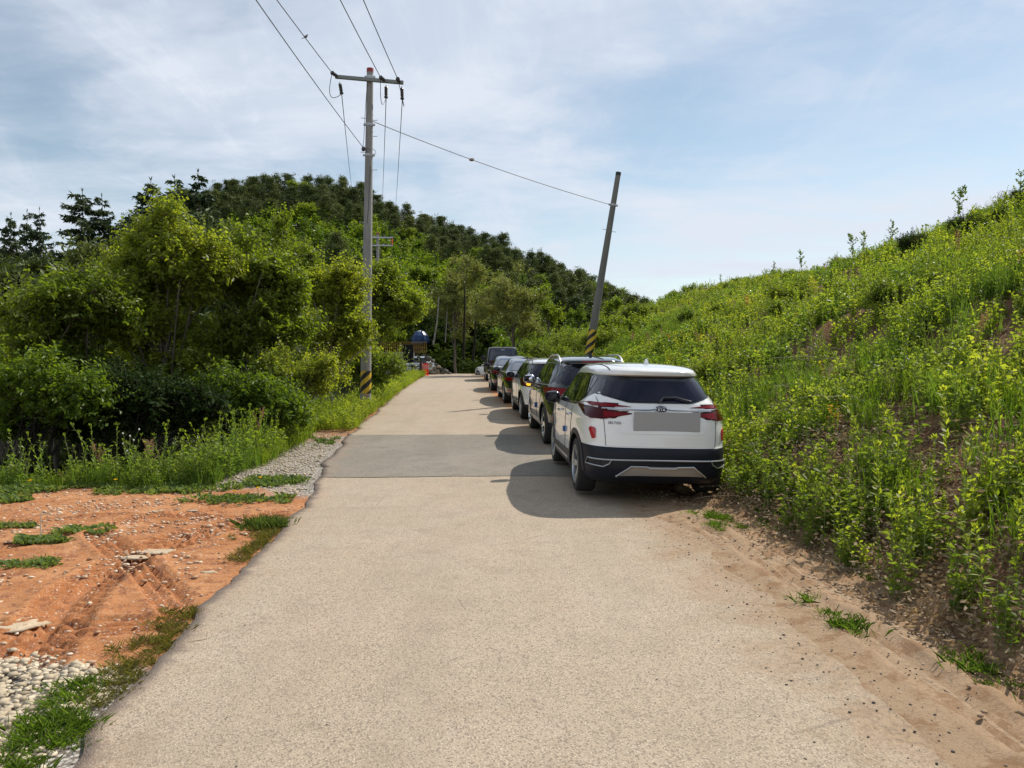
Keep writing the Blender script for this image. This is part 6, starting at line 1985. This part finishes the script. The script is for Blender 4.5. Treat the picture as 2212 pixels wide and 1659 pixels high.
P = flat_pts(9500, -6.2, -2.7, 9.8, 16.8, br, lambda X, Y: sstep(10.0, 10.5, Y + .25 * (X + 4.5) + (fbm(X * 2, Y * 2, 62) - .5) * .8) * sstep(.02, .2, x_left(Y) - X) * sstep(-.6, .0, X - verge_edge(Y) + .2))
peb('gravel', 0, P, .008, .030, PEB, 'grey crushed gravel strip beside the dark asphalt patch')
P = flat_pts(2200, 1.2, 3.0, 2.6, 9, br, lambda X, Y: sstep(.9, .0, np.abs(X - x_right(Y) + .1)) * .8)
P[:, 2] = np.maximum(P[:, 2], z_road(P[:, 1]) - .004)
peb('dark_crumbs', 0, P, .002, .009, PEBD, 'dark crumbs of asphalt along the dirty side of the lane')
P = flat_pts(700, -2.0, 1.6, 2.6, 9, br, lambda X, Y: (x_left(Y) + .1 < X) * .4); P[:, 2] = z_road(P[:, 1]) - .002
peb('road_grit', 0, P, .002, .006, PEBD, 'specks of grit on the lane')
P = flat_pts(3000, -5, -1.3, 2.7, 11, br, lambda X, Y: sstep(.10, .02, np.abs(x_left(Y) + .02 - X)))
peb('rim_crumbs', 0, P, .005, .016, PEBD, 'dark broken asphalt crumbs along the rim of the lane')
P = flat_pts(6500, 1.5, 3.6, 2.6, 10, br, lambda X, Y: sstep(-.2, .6, X - x_right(Y)) * (.2 + .8 * sstep(.45, .6, fbm(X * 1.5, Y * 1.5, 231, 3))))
P[:, 2] = np.maximum(P[:, 2], np.where(P[:, 0] < x_right(P[:, 1]) + .5, z_road(P[:, 1]) - .012, -9))
peb('shoulder_stones', 0, P, .003, .018, leaf_mat('tan_pebble', [(.22, .15, .10), (.36, .26, .17), (.50, .40, .29)], 0, rough=.9), 'small clods and stones on the dirt shoulder')
for (vx, vy, w, h, lab) in [(345, 1193, .22, .07, 'largest pale flat stone bedded in the red soil'), (290, 1205, .12, .05, 'small pale stone next to the largest flat stone'), (12, 1350, .24, .09, 'pale flat stone at the photo edge above the pebbles'),
                            (480, 1155, .12, .04, 'pale flat stone near the round grass tuft'), (345, 1105, .16, .05, 'long pale flat stone across the upper red soil'), (415, 1008 + 95, .10, .03, 'thin pale stone below the gravel strip'), (452, 1238, .10, .05, 'small pale stone by the asphalt rim'),
                            (22, 1060, .26, .12, 'pinkish boulder at the photo edge before the herbs')]:
    c = ground_hit(vx, vy); V, F, M, Rn = stone_tpl(br, .35, 2)
    V = V * [w, w * .55, h * .9]; V[:, 2] -= h * .1
    me = tri_mesh('flat_stone', V, F, M, np.full(len(V), .8), np.full(len(V), .75), [M_('pale_stone', (.38, .28, .18), .9, 0, .2, var=(.56, .46, .33), vscale=9, bump=.5, bscale=40)])
    o = link_mesh('flat_stone', me); o.location = (c.x, c.y, c.z); tag(o, lab, 'stone')
# ------------------------------------------------------------------ poles and wires
def conc(name, c1, c2):
    a = NT(name)
    a.base(a.mix(a.rng(a.noise(2.0, 6, .6, sc=(3, 3, .35)), .35, .68), c1, c2))
    a.p.inputs['Roughness'].default_value = .8; a.bump(a.noise(90, 4), .25, .004)
    return a.m
CONC = conc('pole_concrete', (.30, .29, .27), (.21, .205, .19))
CONC2 = conc('dark_pole_concrete', (.13, .13, .115), (.18, .175, .155))
STEEL = M_('galvanised', (.42, .43, .43), .45, .6)
STEELG = M_('crossarm_grey', (.20, .215, .19), .5, .3)
YEL = M_('hazard_yellow', (.62, .42, .02), .5); BLK = M_('hazard_black', (.012, .012, .014), .5)
INS = M_('insulator', (.035, .03, .03), .25, 0, .6)
WIRE = M_('wire', (.05, .055, .06), .6)
REDCAP = M_('red_cap', (.30, .03, .03), .6)
def hazard_mat():
    """black and yellow bands wrapped round the post"""
    a = NT('hazard_bands')
    sp = a.n('ShaderNodeSeparateXYZ'); a.l(a.tc.outputs['Object'], sp.inputs[0])
    ang = a.math('ARCTAN2', sp.outputs[0], a.math('MULTIPLY', sp.outputs[1], -1))
    v = a.math('ADD', a.math('MULTIPLY', sp.outputs[2], 3.05), a.math('MULTIPLY', ang, -.42))
    fr = a.math('FRACT', v)
    a.base(a.mix(a.math('GREATER_THAN', fr, .5), (.012, .012, .014), (.60, .40, .02)))
    a.p.inputs['Roughness'].default_value = .5
    return a.m
HAZ = hazard_mat()
def pole(name, label, base, top, r0, r1, cmat, band=(.6, 1.5), cap=None, capmat=None):
    base = Vector(base); top = Vector(top)
    root = thing(name, label, 'utility pole', base)
    ax = top - base; L = ax.length
    root.rotation_mode = 'QUATERNION'; root.rotation_quaternion = Vector((0, 0, 1)).rotation_difference(ax.normalized())
    f = lambda z: r0 + (r1 - r0) * z / L
    mb = MB(); mb.lathe([(f(0) * 1.0, -.6), (f(0), 0), (f(L * .5), L * .5), (f(L), L)], 28)
    mb.build('shaft', cmat, root, angle=.8)
    mb = MB(); mb.lathe([(f(band[0]) + .004, band[0]), (f(band[1]) + .004, band[1])], 28)
    mb.build('warning_band', HAZ, root, angle=.8)
    mb = MB(); mb.lathe([(r1 + .006, L - .10), (r1 + .006, L + .012), (r1 * .5, L + .03)], 24)
    mb.build('top_cap', capmat, root, angle=.8)
    return root, L, f
def clamp(root, z, r, side=1, nm='clamp', w=.07):
    mb = MB(); mb.lathe([(r + .010, z - w / 2), (r + .012, z + w / 2)], 24)
    for sx in (-1, 1): mb.box((sx * (r + .035), 0, z), (.06, .05, w * .9), bev=.004)
    mb.build(nm, STEEL, root, angle=.6)
D1 = 23.0
pb = ray_point(789, 835, D1); pb.z = tz(pb.x, D1) - .05
pt = ray_point(799.5, 149, D1)
base_px = (pt - pb)
P1, L1, f1 = pole('utility_pole', 'tall concrete pole with crossarm, red top and black and yellow band', pb, pt, .165, .095, CONC, band=((pt - pb).length * 0.052, (pt - pb).length * .118), capmat=REDCAP)
def lz(vy): return (149 - vy) / (149 - 835.0) * -L1 + L1 if False else L1 * (835 - vy) / (835 - 149.0)
# crossarm, in world coordinates then parented
inv1 = None
bpy.context.view_layer.update()
inv1 = P1.matrix_world.inverted()
def to1(vx, vy, d=D1): return inv1 @ ray_point(vx, vy, d)
a0 = to1(727, 170); a1 = to1(873, 183)
mb = MB(); ax = (a1 - a0); M = Vector((1, 0, 0)).rotation_difference(ax.normalized()).to_matrix().to_4x4()
mb.box((a0 + a1) / 2 + Vector((0, -.16, 0)), (ax.length, .09, .10), 0, M, .006)
arm = mb.build('crossarm', STEELG, P1, angle=.6)
clamp(P1, lz(166), f1(lz(166)), nm='arm_clamp', w=.10)
clamp(P1, lz(260), f1(lz(260))); clamp(P1, lz(321), f1(lz(321)), w=.06)
def insul(p0, p1, name='insulator'):
    p0 = Vector(p0); p1 = Vector(p1); d = (p1 - p0); L = d.length
    M = Matrix.Translation(p0) @ Vector((0, 0, 1)).rotation_difference(d.normalized()).to_matrix().to_4x4()
    mb = MB()
    prof = [(.012, 0), (.014, L * .1)]
    for k in range(5):
        z = L * (.14 + .13 * k); prof += [(.030, z), (.052, z + L * .03), (.052, z + L * .06), (.030, z + L * .10)]
    prof += [(.018, L * .82), (.05, L * .86), (.062, L * .93), (.03, L)]
    mb.lathe(prof, 12, 0, M)
    return mb.build(name, INS, P1)
ins_top = []
for (x0, y0, x1, y1, dd) in [(731, 170, 717, 157, -.55), (833, 179, 822, 167, -.55), (864, 182, 859, 170, -.55)]:
    p = to1(x0, y0) + Vector((0, -.2, 0)); e = inv1 @ ray_point(x1, y1, D1 + dd); insul(p, e); ins_top.append(ray_point(x1, y1, D1 + dd))
ins_low = []
for (x0, y0, x1, y1) in [(734, 178, 738, 203), (834, 184, 834, 212), (868, 187, 869, 215)]:
    insul(to1(x0, y0), inv1 @ ray_point(x1, y1, D1 + .45)); ins_low.append(ray_point(x1, y1, D1 + .45))
# jumper loops
for (A, B, sag) in [((717, 160), (738, 203), (714, 207)), ((822, 170), (834, 213), (824, 222)), ((860, 173), (869, 217), (872, 226))]:
    pa = to1(*A, D1 - .5); pb_ = to1(*B, D1 + .4); pm = to1(*sag, D1)
    pts = [pa * (1 - t) ** 2 + (pm * 2 - (pa + pb_) / 2) * 2 * t * (1 - t) + pb_ * t * t for t in np.linspace(0, 1, 14)]
    mb = MB(); mb.tube(pts, .010, 5); mb.build('jumper_wire', WIRE, P1)
# step bolts
for (vy, sg) in [(247, -1), (251, 1), (283, 1), (315, -1), (350, 1), (375, -1), (414, 1), (455, -1)]:
    z = lz(vy); r = f1(z); mb = MB(); mb.tube([(sg * r * .9, 0, z), (sg * (r + .13), 0, z), (sg * (r + .13), 0, z + .02)], .009, 6); mb.build('step_bolt', STEEL, P1)
# earth wire down the face and a coil
mb = MB(); pts = [to1(793, 181, D1 - .1), to1(789, 240, D1 - .12), to1(786, 300, D1 - .14), to1(784, 318, D1 - .16)]; mb.tube(pts, .008, 5); mb.build('earth_wire', WIRE, P1)
mb = MB(); mb.tube([to1(x, y, D1 - .13) for x, y in ((801, 360), (798, 400), (796, 450), (794, 470), (793, 482))], .008, 5); mb.build('cable_tail', WIRE, P1)
mb = MB(); mb.tube([to1(x, y, D1 - .12) for x, y in ((785, 317), (796, 319), (806, 322), (811, 326), (812, 332), (806, 334), (801, 331))], .010, 5); mb.build('guy_loop', STEEL, P1)
mb = MB(); mb.blob(to1(785, 322, D1 - .15), (.06, .06, .07), 0, 10); mb.build('guy_knob', INS, P1)

# leaning pole
D2 = 27.0
qb = ray_point(1268, 790, D2); qt = ray_point(1336, 373, D2)
gz2 = tz(qb.x, D2); qb = qb + (qt - qb) * ((gz2 - .1 - qb.z) / (qt.z - qb.z))
Lq = (qt - qb).length
zt = lambda vy: Lq * ((ray_point(1300, vy, D2).z - qb.z) / (qt.z - qb.z))
P2, L2, f2 = pole('utility_pole', 'leaning concrete pole with black cap behind the black seven-seat car', qb, qt, .155, .088, CONC2, band=(zt(766), zt(712)), capmat=BLK)
clamp(P2, zt(443), f2(zt(443)))
for vy, sg in ((497, -1), (499, 1)):
    z = zt(vy); r = f2(z); mb = MB(); mb.tube([(sg * r * .9, 0, z), (sg * (r + .14), 0, z)], .009, 6); mb.build('step_bolt', STEEL, P2)

def wire(A, B, sag, label, r=.011, name='power_line', n=36):
    A = Vector(A); B = Vector(B)
    pts = [A.lerp(B, t) - Vector((0, 0, 4 * sag * t * (1 - t))) for t in np.linspace(0, 1, n)]
    mb = MB(); mb.tube([p - A for p in pts], r, 5)
    o = mb.build(name, WIRE); o.location = A
    return tag(o, label, 'wire')
def wire_through(A, vx, vy, dend, sag, label, r=.011, name='power_line'):
    """from A towards the viewer, passing the print position, on to dend behind the camera"""
    # direction fixed by the depth at which height equals A.z - small drop
    d1 = A.y
    for it in range(40):
        p = ray_point(vx, vy, d1)
        t = (A.y - d1) / (A.y - dend)
        target = A.z - 4 * sag * t * (1 - t)
        d1 += (target - p.z) / (p.z - CAMZ) * d1 * .8
    p = ray_point(vx, vy, d1); t = (A.y - d1) / (A.y - dend)
    X = A.x + (p.x - A.x) / t
    return wire(A, (X, dend, A.z), sag, label, r, name)
W1 = wire_through(ins_top[0], 598, 0, -26, .9, 'power line overhead running back to the outer end of the crossarm', .012)
wire_through(ins_top[1], 735, 0, -26, .9, 'power line overhead reaching the crossarm just inside the pole', .012)
wire_through(ins_top[2], 785, 0, -26, .9, 'power line overhead reaching the inner end of the crossarm', .012)
wire_through(ray_point(784, 318, D1 - .2), 553, 0, -26, .9, 'lower overhead wire running back to the clamp halfway down the pole top', .010, 'neutral_wire')
for (A, vx, vy, lab) in [(ins_low[0], 763, 425, 'thin line dropping from the outer insulator to the trees'), (ins_low[1], 825, 450, 'thin line dropping close beside the pole to the trees'), (ins_low[2], 853, 462, 'thin line dropping from the innermost insulator to the trees')]:
    wire(A, ray_point(vx, vy, 96), .4, lab, .013)
wire(ray_point(805, 262, D1 - .05), ray_point(1318, 442, D2), .12, 'stay wire stretched between the two concrete poles', .012, 'stay_wire')
mb = MB(); mb.lathe([(.01, -.09), (.045, -.06), (.055, 0), (.045, .06), (.01, .09)], 12, 0, Matrix.Rotation(math.pi / 2, 4, 'Y'))
o = mb.build('strain_insulator', M_('brown_porcelain', (.22, .15, .12), .3)); o.location = ray_point(1019, 345, 25.7); tag(o, 'small brown strain insulator midway along the stay wire', 'insulator')
# bird on the outer wire
mb = MB(); mb.blob((0, 0, 0), (.05, .10, .055), 0, 10); mb.blob((0, -.09, .05), (.03, .035, .03), 0, 10); mb.box((0, .15, -.03), (.03, .14, .012))
mb.tube([(0, -.12, .05), (0, -.15, .045)], [.008, .002], 5)
# its depth is where the wire passes that spot
bw = None; Wd = W1.data.vertices
best = None
for v in Wd:
    p = W1.location + v.co
    if p.y < 2: continue
    c_, s_ = math.cos(PITCH), math.sin(PITCH)
    rel = p - Vector((0, 0, CAMZ)); fz = rel.y * c_ - rel.z * s_; uy = rel.y * s_ + rel.z * c_
    sx = CXV + FV * rel.x / fz; sy = CYV - FV * uy / fz
    e = (sx - 660) ** 2 + (sy - 86) ** 2
    if best is None or e < best[0]: best = (e, p.copy())
o = mb.build('bird', M_('bird_grey', (.14, .13, .12), .8)); o.location = best[1] + Vector((0, 0, .06)); o.rotation_euler = (0, 0, R(60)); o.scale = (.6, .6, .6); tag(o, 'small bird perched on the outer power line', 'bird')

# distant pole with two crossarms
p3 = ray_point(816, 600, 62); p3.z = tz(p3.x, 62); t3 = ray_point(816, 505, 62)
r3 = thing('utility_pole', 'distant pole with two crossarms rising out of the green trees', 'utility pole', p3)
h3 = t3.z - p3.z
mb = MB(); mb.lathe([(.17, 0), (.11, h3)], 14); mb.build('shaft', CONC, r3)
mb = MB(); mb.lathe([(.12, h3 - .05), (.12, h3 + .08)], 12); mb.build('top_cap', REDCAP, r3)
for vy in (514, 531):
    z = ray_point(816, vy, 62).z - p3.z
    mb = MB(); mb.box((.15, -.17, z), (2.2, .10, .11), bev=.005); am = mb.build('crossarm', STEEL, r3, angle=.6)
    for x in (-.85, .55, 1.15):
        mb = MB(); mb.lathe([(.02, 0), (.06, .05), (.06, .12), (.03, .2)], 8, 0, Matrix.Translation((x, -.17, z + .05))); mb.build('insulator', INS, am)
mb = MB(); mb.tube([(1.2, -.2, ray_point(816, 514, 62).z - p3.z - .1), (1.2, -.2, ray_point(816, 529, 62).z - p3.z)], .05, 8); mb.build('warning_sleeve', M_('orange', (.75, .12, .03), .6), r3)

# ------------------------------------------------------------------ things by the crest on the left
DK = M_('board_black', (.010, .009, .010), .6, 0, .3)
DW = M_('dark_wood', (.055, .035, .035), .8)
d = 55.0
c = ray_point(882, 800, d); gz = float(z_road(d)); c.z = gz - .05
s = d / FV
bd = thing('notice_board', 'black notice board on two legs under the overhanging tree', 'notice board', c, R(-12))
mb = MB(); mb.box((0, 0, (c.z * 0) + ray_point(882, 764, d).z - c.z), (23.5 * s, .06, 39 * s), bev=.01); mb.build('board', DK, bd, angle=.6)
for sx in (-8, 8):
    mb = MB(); zz = ray_point(882, 784, d).z - c.z; mb.box((sx * s, .02, zz / 2), (.07, .07, zz), bev=.006); mb.build('leg', DK, bd, angle=.6)
mb = MB(); mb.box((0, -.02, ray_point(882, 790, d).z - c.z), (20 * s, .04, .06)); mb.build('cross_rail', DK, bd)
rl = thing('wooden_rail', 'dark wooden post and rail beside the notice board', 'railing', ray_point(905, 806, d - .5))
rl.location.z = gz - .05
for (vx, w, h) in ((909, 9, 33), (866, 4, 30)):
    x = (vx - 905) * s; mb = MB(); mb.box((x, 0, h * s / 2), (w * s * .55, .12, h * s), bev=.01); mb.build('post', DW, rl, angle=.6)
for vy in (777, 791):
    z = ray_point(905, vy, d - .5).z - rl.location.z; mb = MB(); mb.box(((887 - 905) * s, .0, z), (44 * s, .06, .09), bev=.008); mb.build('rail', DK, rl, angle=.6)
# wall, deck fence, blue canopy
WALLM = M_('grey_block', (.22, .21, .20), .9, 0, .2, var=(.30, .29, .27), vscale=3, bump=.4, bscale=20)
d = 65.0; s = d / FV
w0 = ray_point(815, 776, d); w1 = ray_point(893, 761, d)
mb = MB(); mb.box(((w0.x + w1.x) / 2, d, ((w0.z + w1.z) / 2) - .5), (w1.x - w0.x + .1, .5, w1.z - w0.z + 1.0), bev=.01)
o = mb.build('block_wall', WALLM, angle=.6); tag(o, 'low grey block wall under the yellow fence', 'wall')
YW = M_('yellow_steel', (.30, .18, .02), .7)
f0 = ray_point(815, 762, d); f1_ = ray_point(921, 762, d); hh = 23 * s
fr = thing('yellow_fence', 'yellow picket fence on the block wall behind the notice board', 'fence', (f0.x, d, f0.z), math.atan2(1.2, f1_.x - f0.x) * 0)
Lf = f1_.x - f0.x
for z in (.06, hh * .5, hh): 
    mb = MB(); mb.box((Lf / 2, 0, z), (Lf, .05, .05)); mb.build('rail', YW, fr, smooth=False)
for k in range(25):
    mb = MB(); mb.box((Lf * k / 24, -.03, hh / 2), (.045, .035, hh + .04)); mb.build('picket', YW, fr, smooth=False)
d = 69.0; s = d / FV
c = ray_point(908, 742, d)
bm = bmesh.new(); n = 18
crng = np.random.default_rng(4)
rows = [(1.02, 0), (.98, .30), (.82, .58), (.50, .84), (.10, .97)]
vs = [[bm.verts.new((math.cos(2 * math.pi * k / n) * 21 * s * r * (1 + .06 * crng.normal()), math.sin(2 * math.pi * k / n) * 20 * s * r, 29 * s * z + .04 * crng.normal())) for k in range(n)] for r, z in rows]
for i in range(len(rows) - 1):
    for k in range(n): bm.faces.new((vs[i][k], vs[i][(k + 1) % n], vs[i + 1][(k + 1) % n], vs[i + 1][k]))
bm.faces.new(vs[-1])
me = bpy.data.meshes.new('tarpaulin'); bm.to_mesh(me); bm.free(); me.materials.append(M_('blue_tarp', (.008, .03, .10), .35, 0, .4, var=(.012, .045, .15), vscale=2, bump=.6, bscale=3))  # blue darkened so its colour carries the shade over the tarpaulin
o = link_mesh('tarpaulin', me); o.location = c; tag(o, 'blue tarpaulin draped to a peak in front of the dark wood', 'tarpaulin')
mb = MB(); q0 = tz(c.x, d)
mb.box((c.x, d + .2, (c.z + q0) / 2 - .3), (1.2, .8, max(.4, c.z - q0 + .7)), bev=.02); o = mb.build('stack', DW, angle=.6); tag(o, 'dark stack that the blue tarpaulin covers', 'stack')

# rubble beside the posts
RK = M_('rock_tan', (.30, .24, .17), .95, 0, .2, var=(.44, .37, .28), vscale=3, bump=.8, bscale=9)
RKD = M_('rock_grey', (.10, .095, .085), .95, 0, .2, var=(.17, .16, .14), vscale=3, bump=.8, bscale=9)
rr = np.random.default_rng(9)
def rock(vx, vy, d, w, h, mat, label, group=None, sit=True):
    c = ray_point(vx, vy, d); V, F, M, Rn = stone_tpl(rr, 1.0, 1)
    if group is None and h > .3 and d < 50:
        g_ = tz(c.x, d); tp = c.z + h / 2; h = (tp - g_) + .5; c.z = tp - h / 2
    V = V * [w / 2 * 1.0, w / 2 * .8, h / 2]
    V += (rr.random(V.shape) - .5) * [w * .10, w * .10, h * .10]
    me = tri_mesh('rock', V, F, M, Rn, Rn, [mat]); o = link_mesh('rock', me); o.location = c; o.rotation_euler = (0, 0, rr.random() * 6)
    return tag(o, label, 'rock', group)
d = 60
mb = MB(); e0 = ray_point(930, 820, d)
for (vx, vy, w, h, m) in [(905, 775, .5, .4, 1), (915, 768, .55, .45, 1), (925, 775, .6, .45, 1), (935, 780, .5, .4, 1), (918, 782, .5, .35, 1), (942, 787, .45, .35, 1), (905, 790, .45, .35, 0), (930, 789, .5, .35, 0), (938, 796, .5, .35, 0), (928, 801, .5, .35, 0), (945, 803, .45, .35, 0), (936, 805, .5, .3, 0), (952, 797, .5, .35, 1), (962, 802, .5, .35, 1), (899, 803, .5, .35, 0), (912, 796, .45, .35, 0), (956, 806, .5, .3, 1), (972, 807, .5, .3, 1), (947, 792, .4, .3, 0), (922, 794, .45, .35, 0), (890, 800, .45, .3, 0), (878, 800, .45, .3, 0), (895, 792, .4, .3, 0)]:
    rock(vx, vy, d + rr.normal() * .4, w * 1.15, h * 1.15, RKD if m else RK, ('grey' if m else 'tan') + ' rock in the rubble heap by the orange posts', ('grey' if m else 'tan') + ' rocks of the rubble heap')
mnd = Tpl()
rk = rock(925, 803, d + 1.2, 2.6, 1.5, RKD, 'dark earth-covered boulder filling the middle of the rubble heap')
# orange delineator posts
OR = M_('post_orange', (.80, .05, .025), .45, 0, .4); BAND = M_('post_band', (.52, .36, .36), .35)
dp = 56.5; s = dp / FV
gz = float(z_road(dp))
r0 = None
for k, (vx, dd) in enumerate([(908.5, 0), (911.5, .1), (914.5, -.1), (917.5, .15), (920, -.05), (922.5, .1), (924.5, -.3)]):
    x = ray_point(vx, 800, dp + dd * 2).x
    hz_ = (810 - 784) * s * .98
    if r0 is None:
        r0 = thing('traffic_post', 'orange traffic post with pale bands at the corner of the crest', 'traffic post', (x, dp, gz - .02), 0, 'orange traffic posts at the crest')
        mb = MB(); mb.lathe([(.11, 0), (.10, .03), (.045, .05)], 14); mb.build('foot', OR, r0)
        mb = MB(); mb.lathe([(.040, .04), (.040, hz_ - .02), (.02, hz_)], 12); mb.build('tube', OR, r0)
        for q in (.62, .80):
            mb = MB(); mb.lathe([(.043, hz_ * q - .04), (.043, hz_ * q + .04)], 12); mb.build('reflective_band', BAND, r0)
    else:
        copy_tree(r0, (x, dp + dd * 2, float(z_road(dp + dd * 2)) - .02), rr.random())
# dark rocks on the bank behind the row
def bank_rock(vx, vy, w, h, mat, label, lift=0.0, flat=1.0, seed=1):
    c = ground_hit(vx, vy)
    r2 = np.random.default_rng(seed)
    bm = bmesh.new(); bmesh.ops.create_icosphere(bm, subdivisions=2, radius=1)
    pl = r2.normal(size=(9, 3)); pl /= np.linalg.norm(pl, axis=1, keepdims=True)
    for v in bm.verts:      # broken faces
        p = np.array(v.co)
        for k in range(9):
            dd = p @ pl[k]
            if dd > .72: p = p - pl[k] * (dd - .72)
        v.co = Vector(p * [w / 2, w / 2 * .8, h / 2] * (1 + r2.normal() * .03))
    me = bpy.data.meshes.new('rock'); bm.to_mesh(me); bm.free(); me.materials.append(mat)
    o = link_mesh('rock', me); o.location = c + Vector((0, 0, h * .28 + lift))
    return tag(o, label, 'rock'), c
bank_rock(1188, 752, .75, .60, RKD, 'dark boulder half buried in the bank above the row of cars', seed=3)
bank_rock(1206, 748, .65, .55, RKD, 'second dark boulder beside the first, nearer the leaning pole', seed=4)
_o, _c = bank_rock(1146, 765, .95, .75, RKD, 'dark rock with a flat pale slab on top near the van', seed=5)
sl_ = MB(); sl_.box((0, 0, 0), (.95, .5, .11), bev=.02)
o = sl_.build('slab', RK, angle=.5); o.location = _c + Vector((0, -.05, .75 * .28 + .36)); o.rotation_euler = (.1, .12, .2); tag(o, 'pale flat slab lying on the dark rock near the van', 'stone')
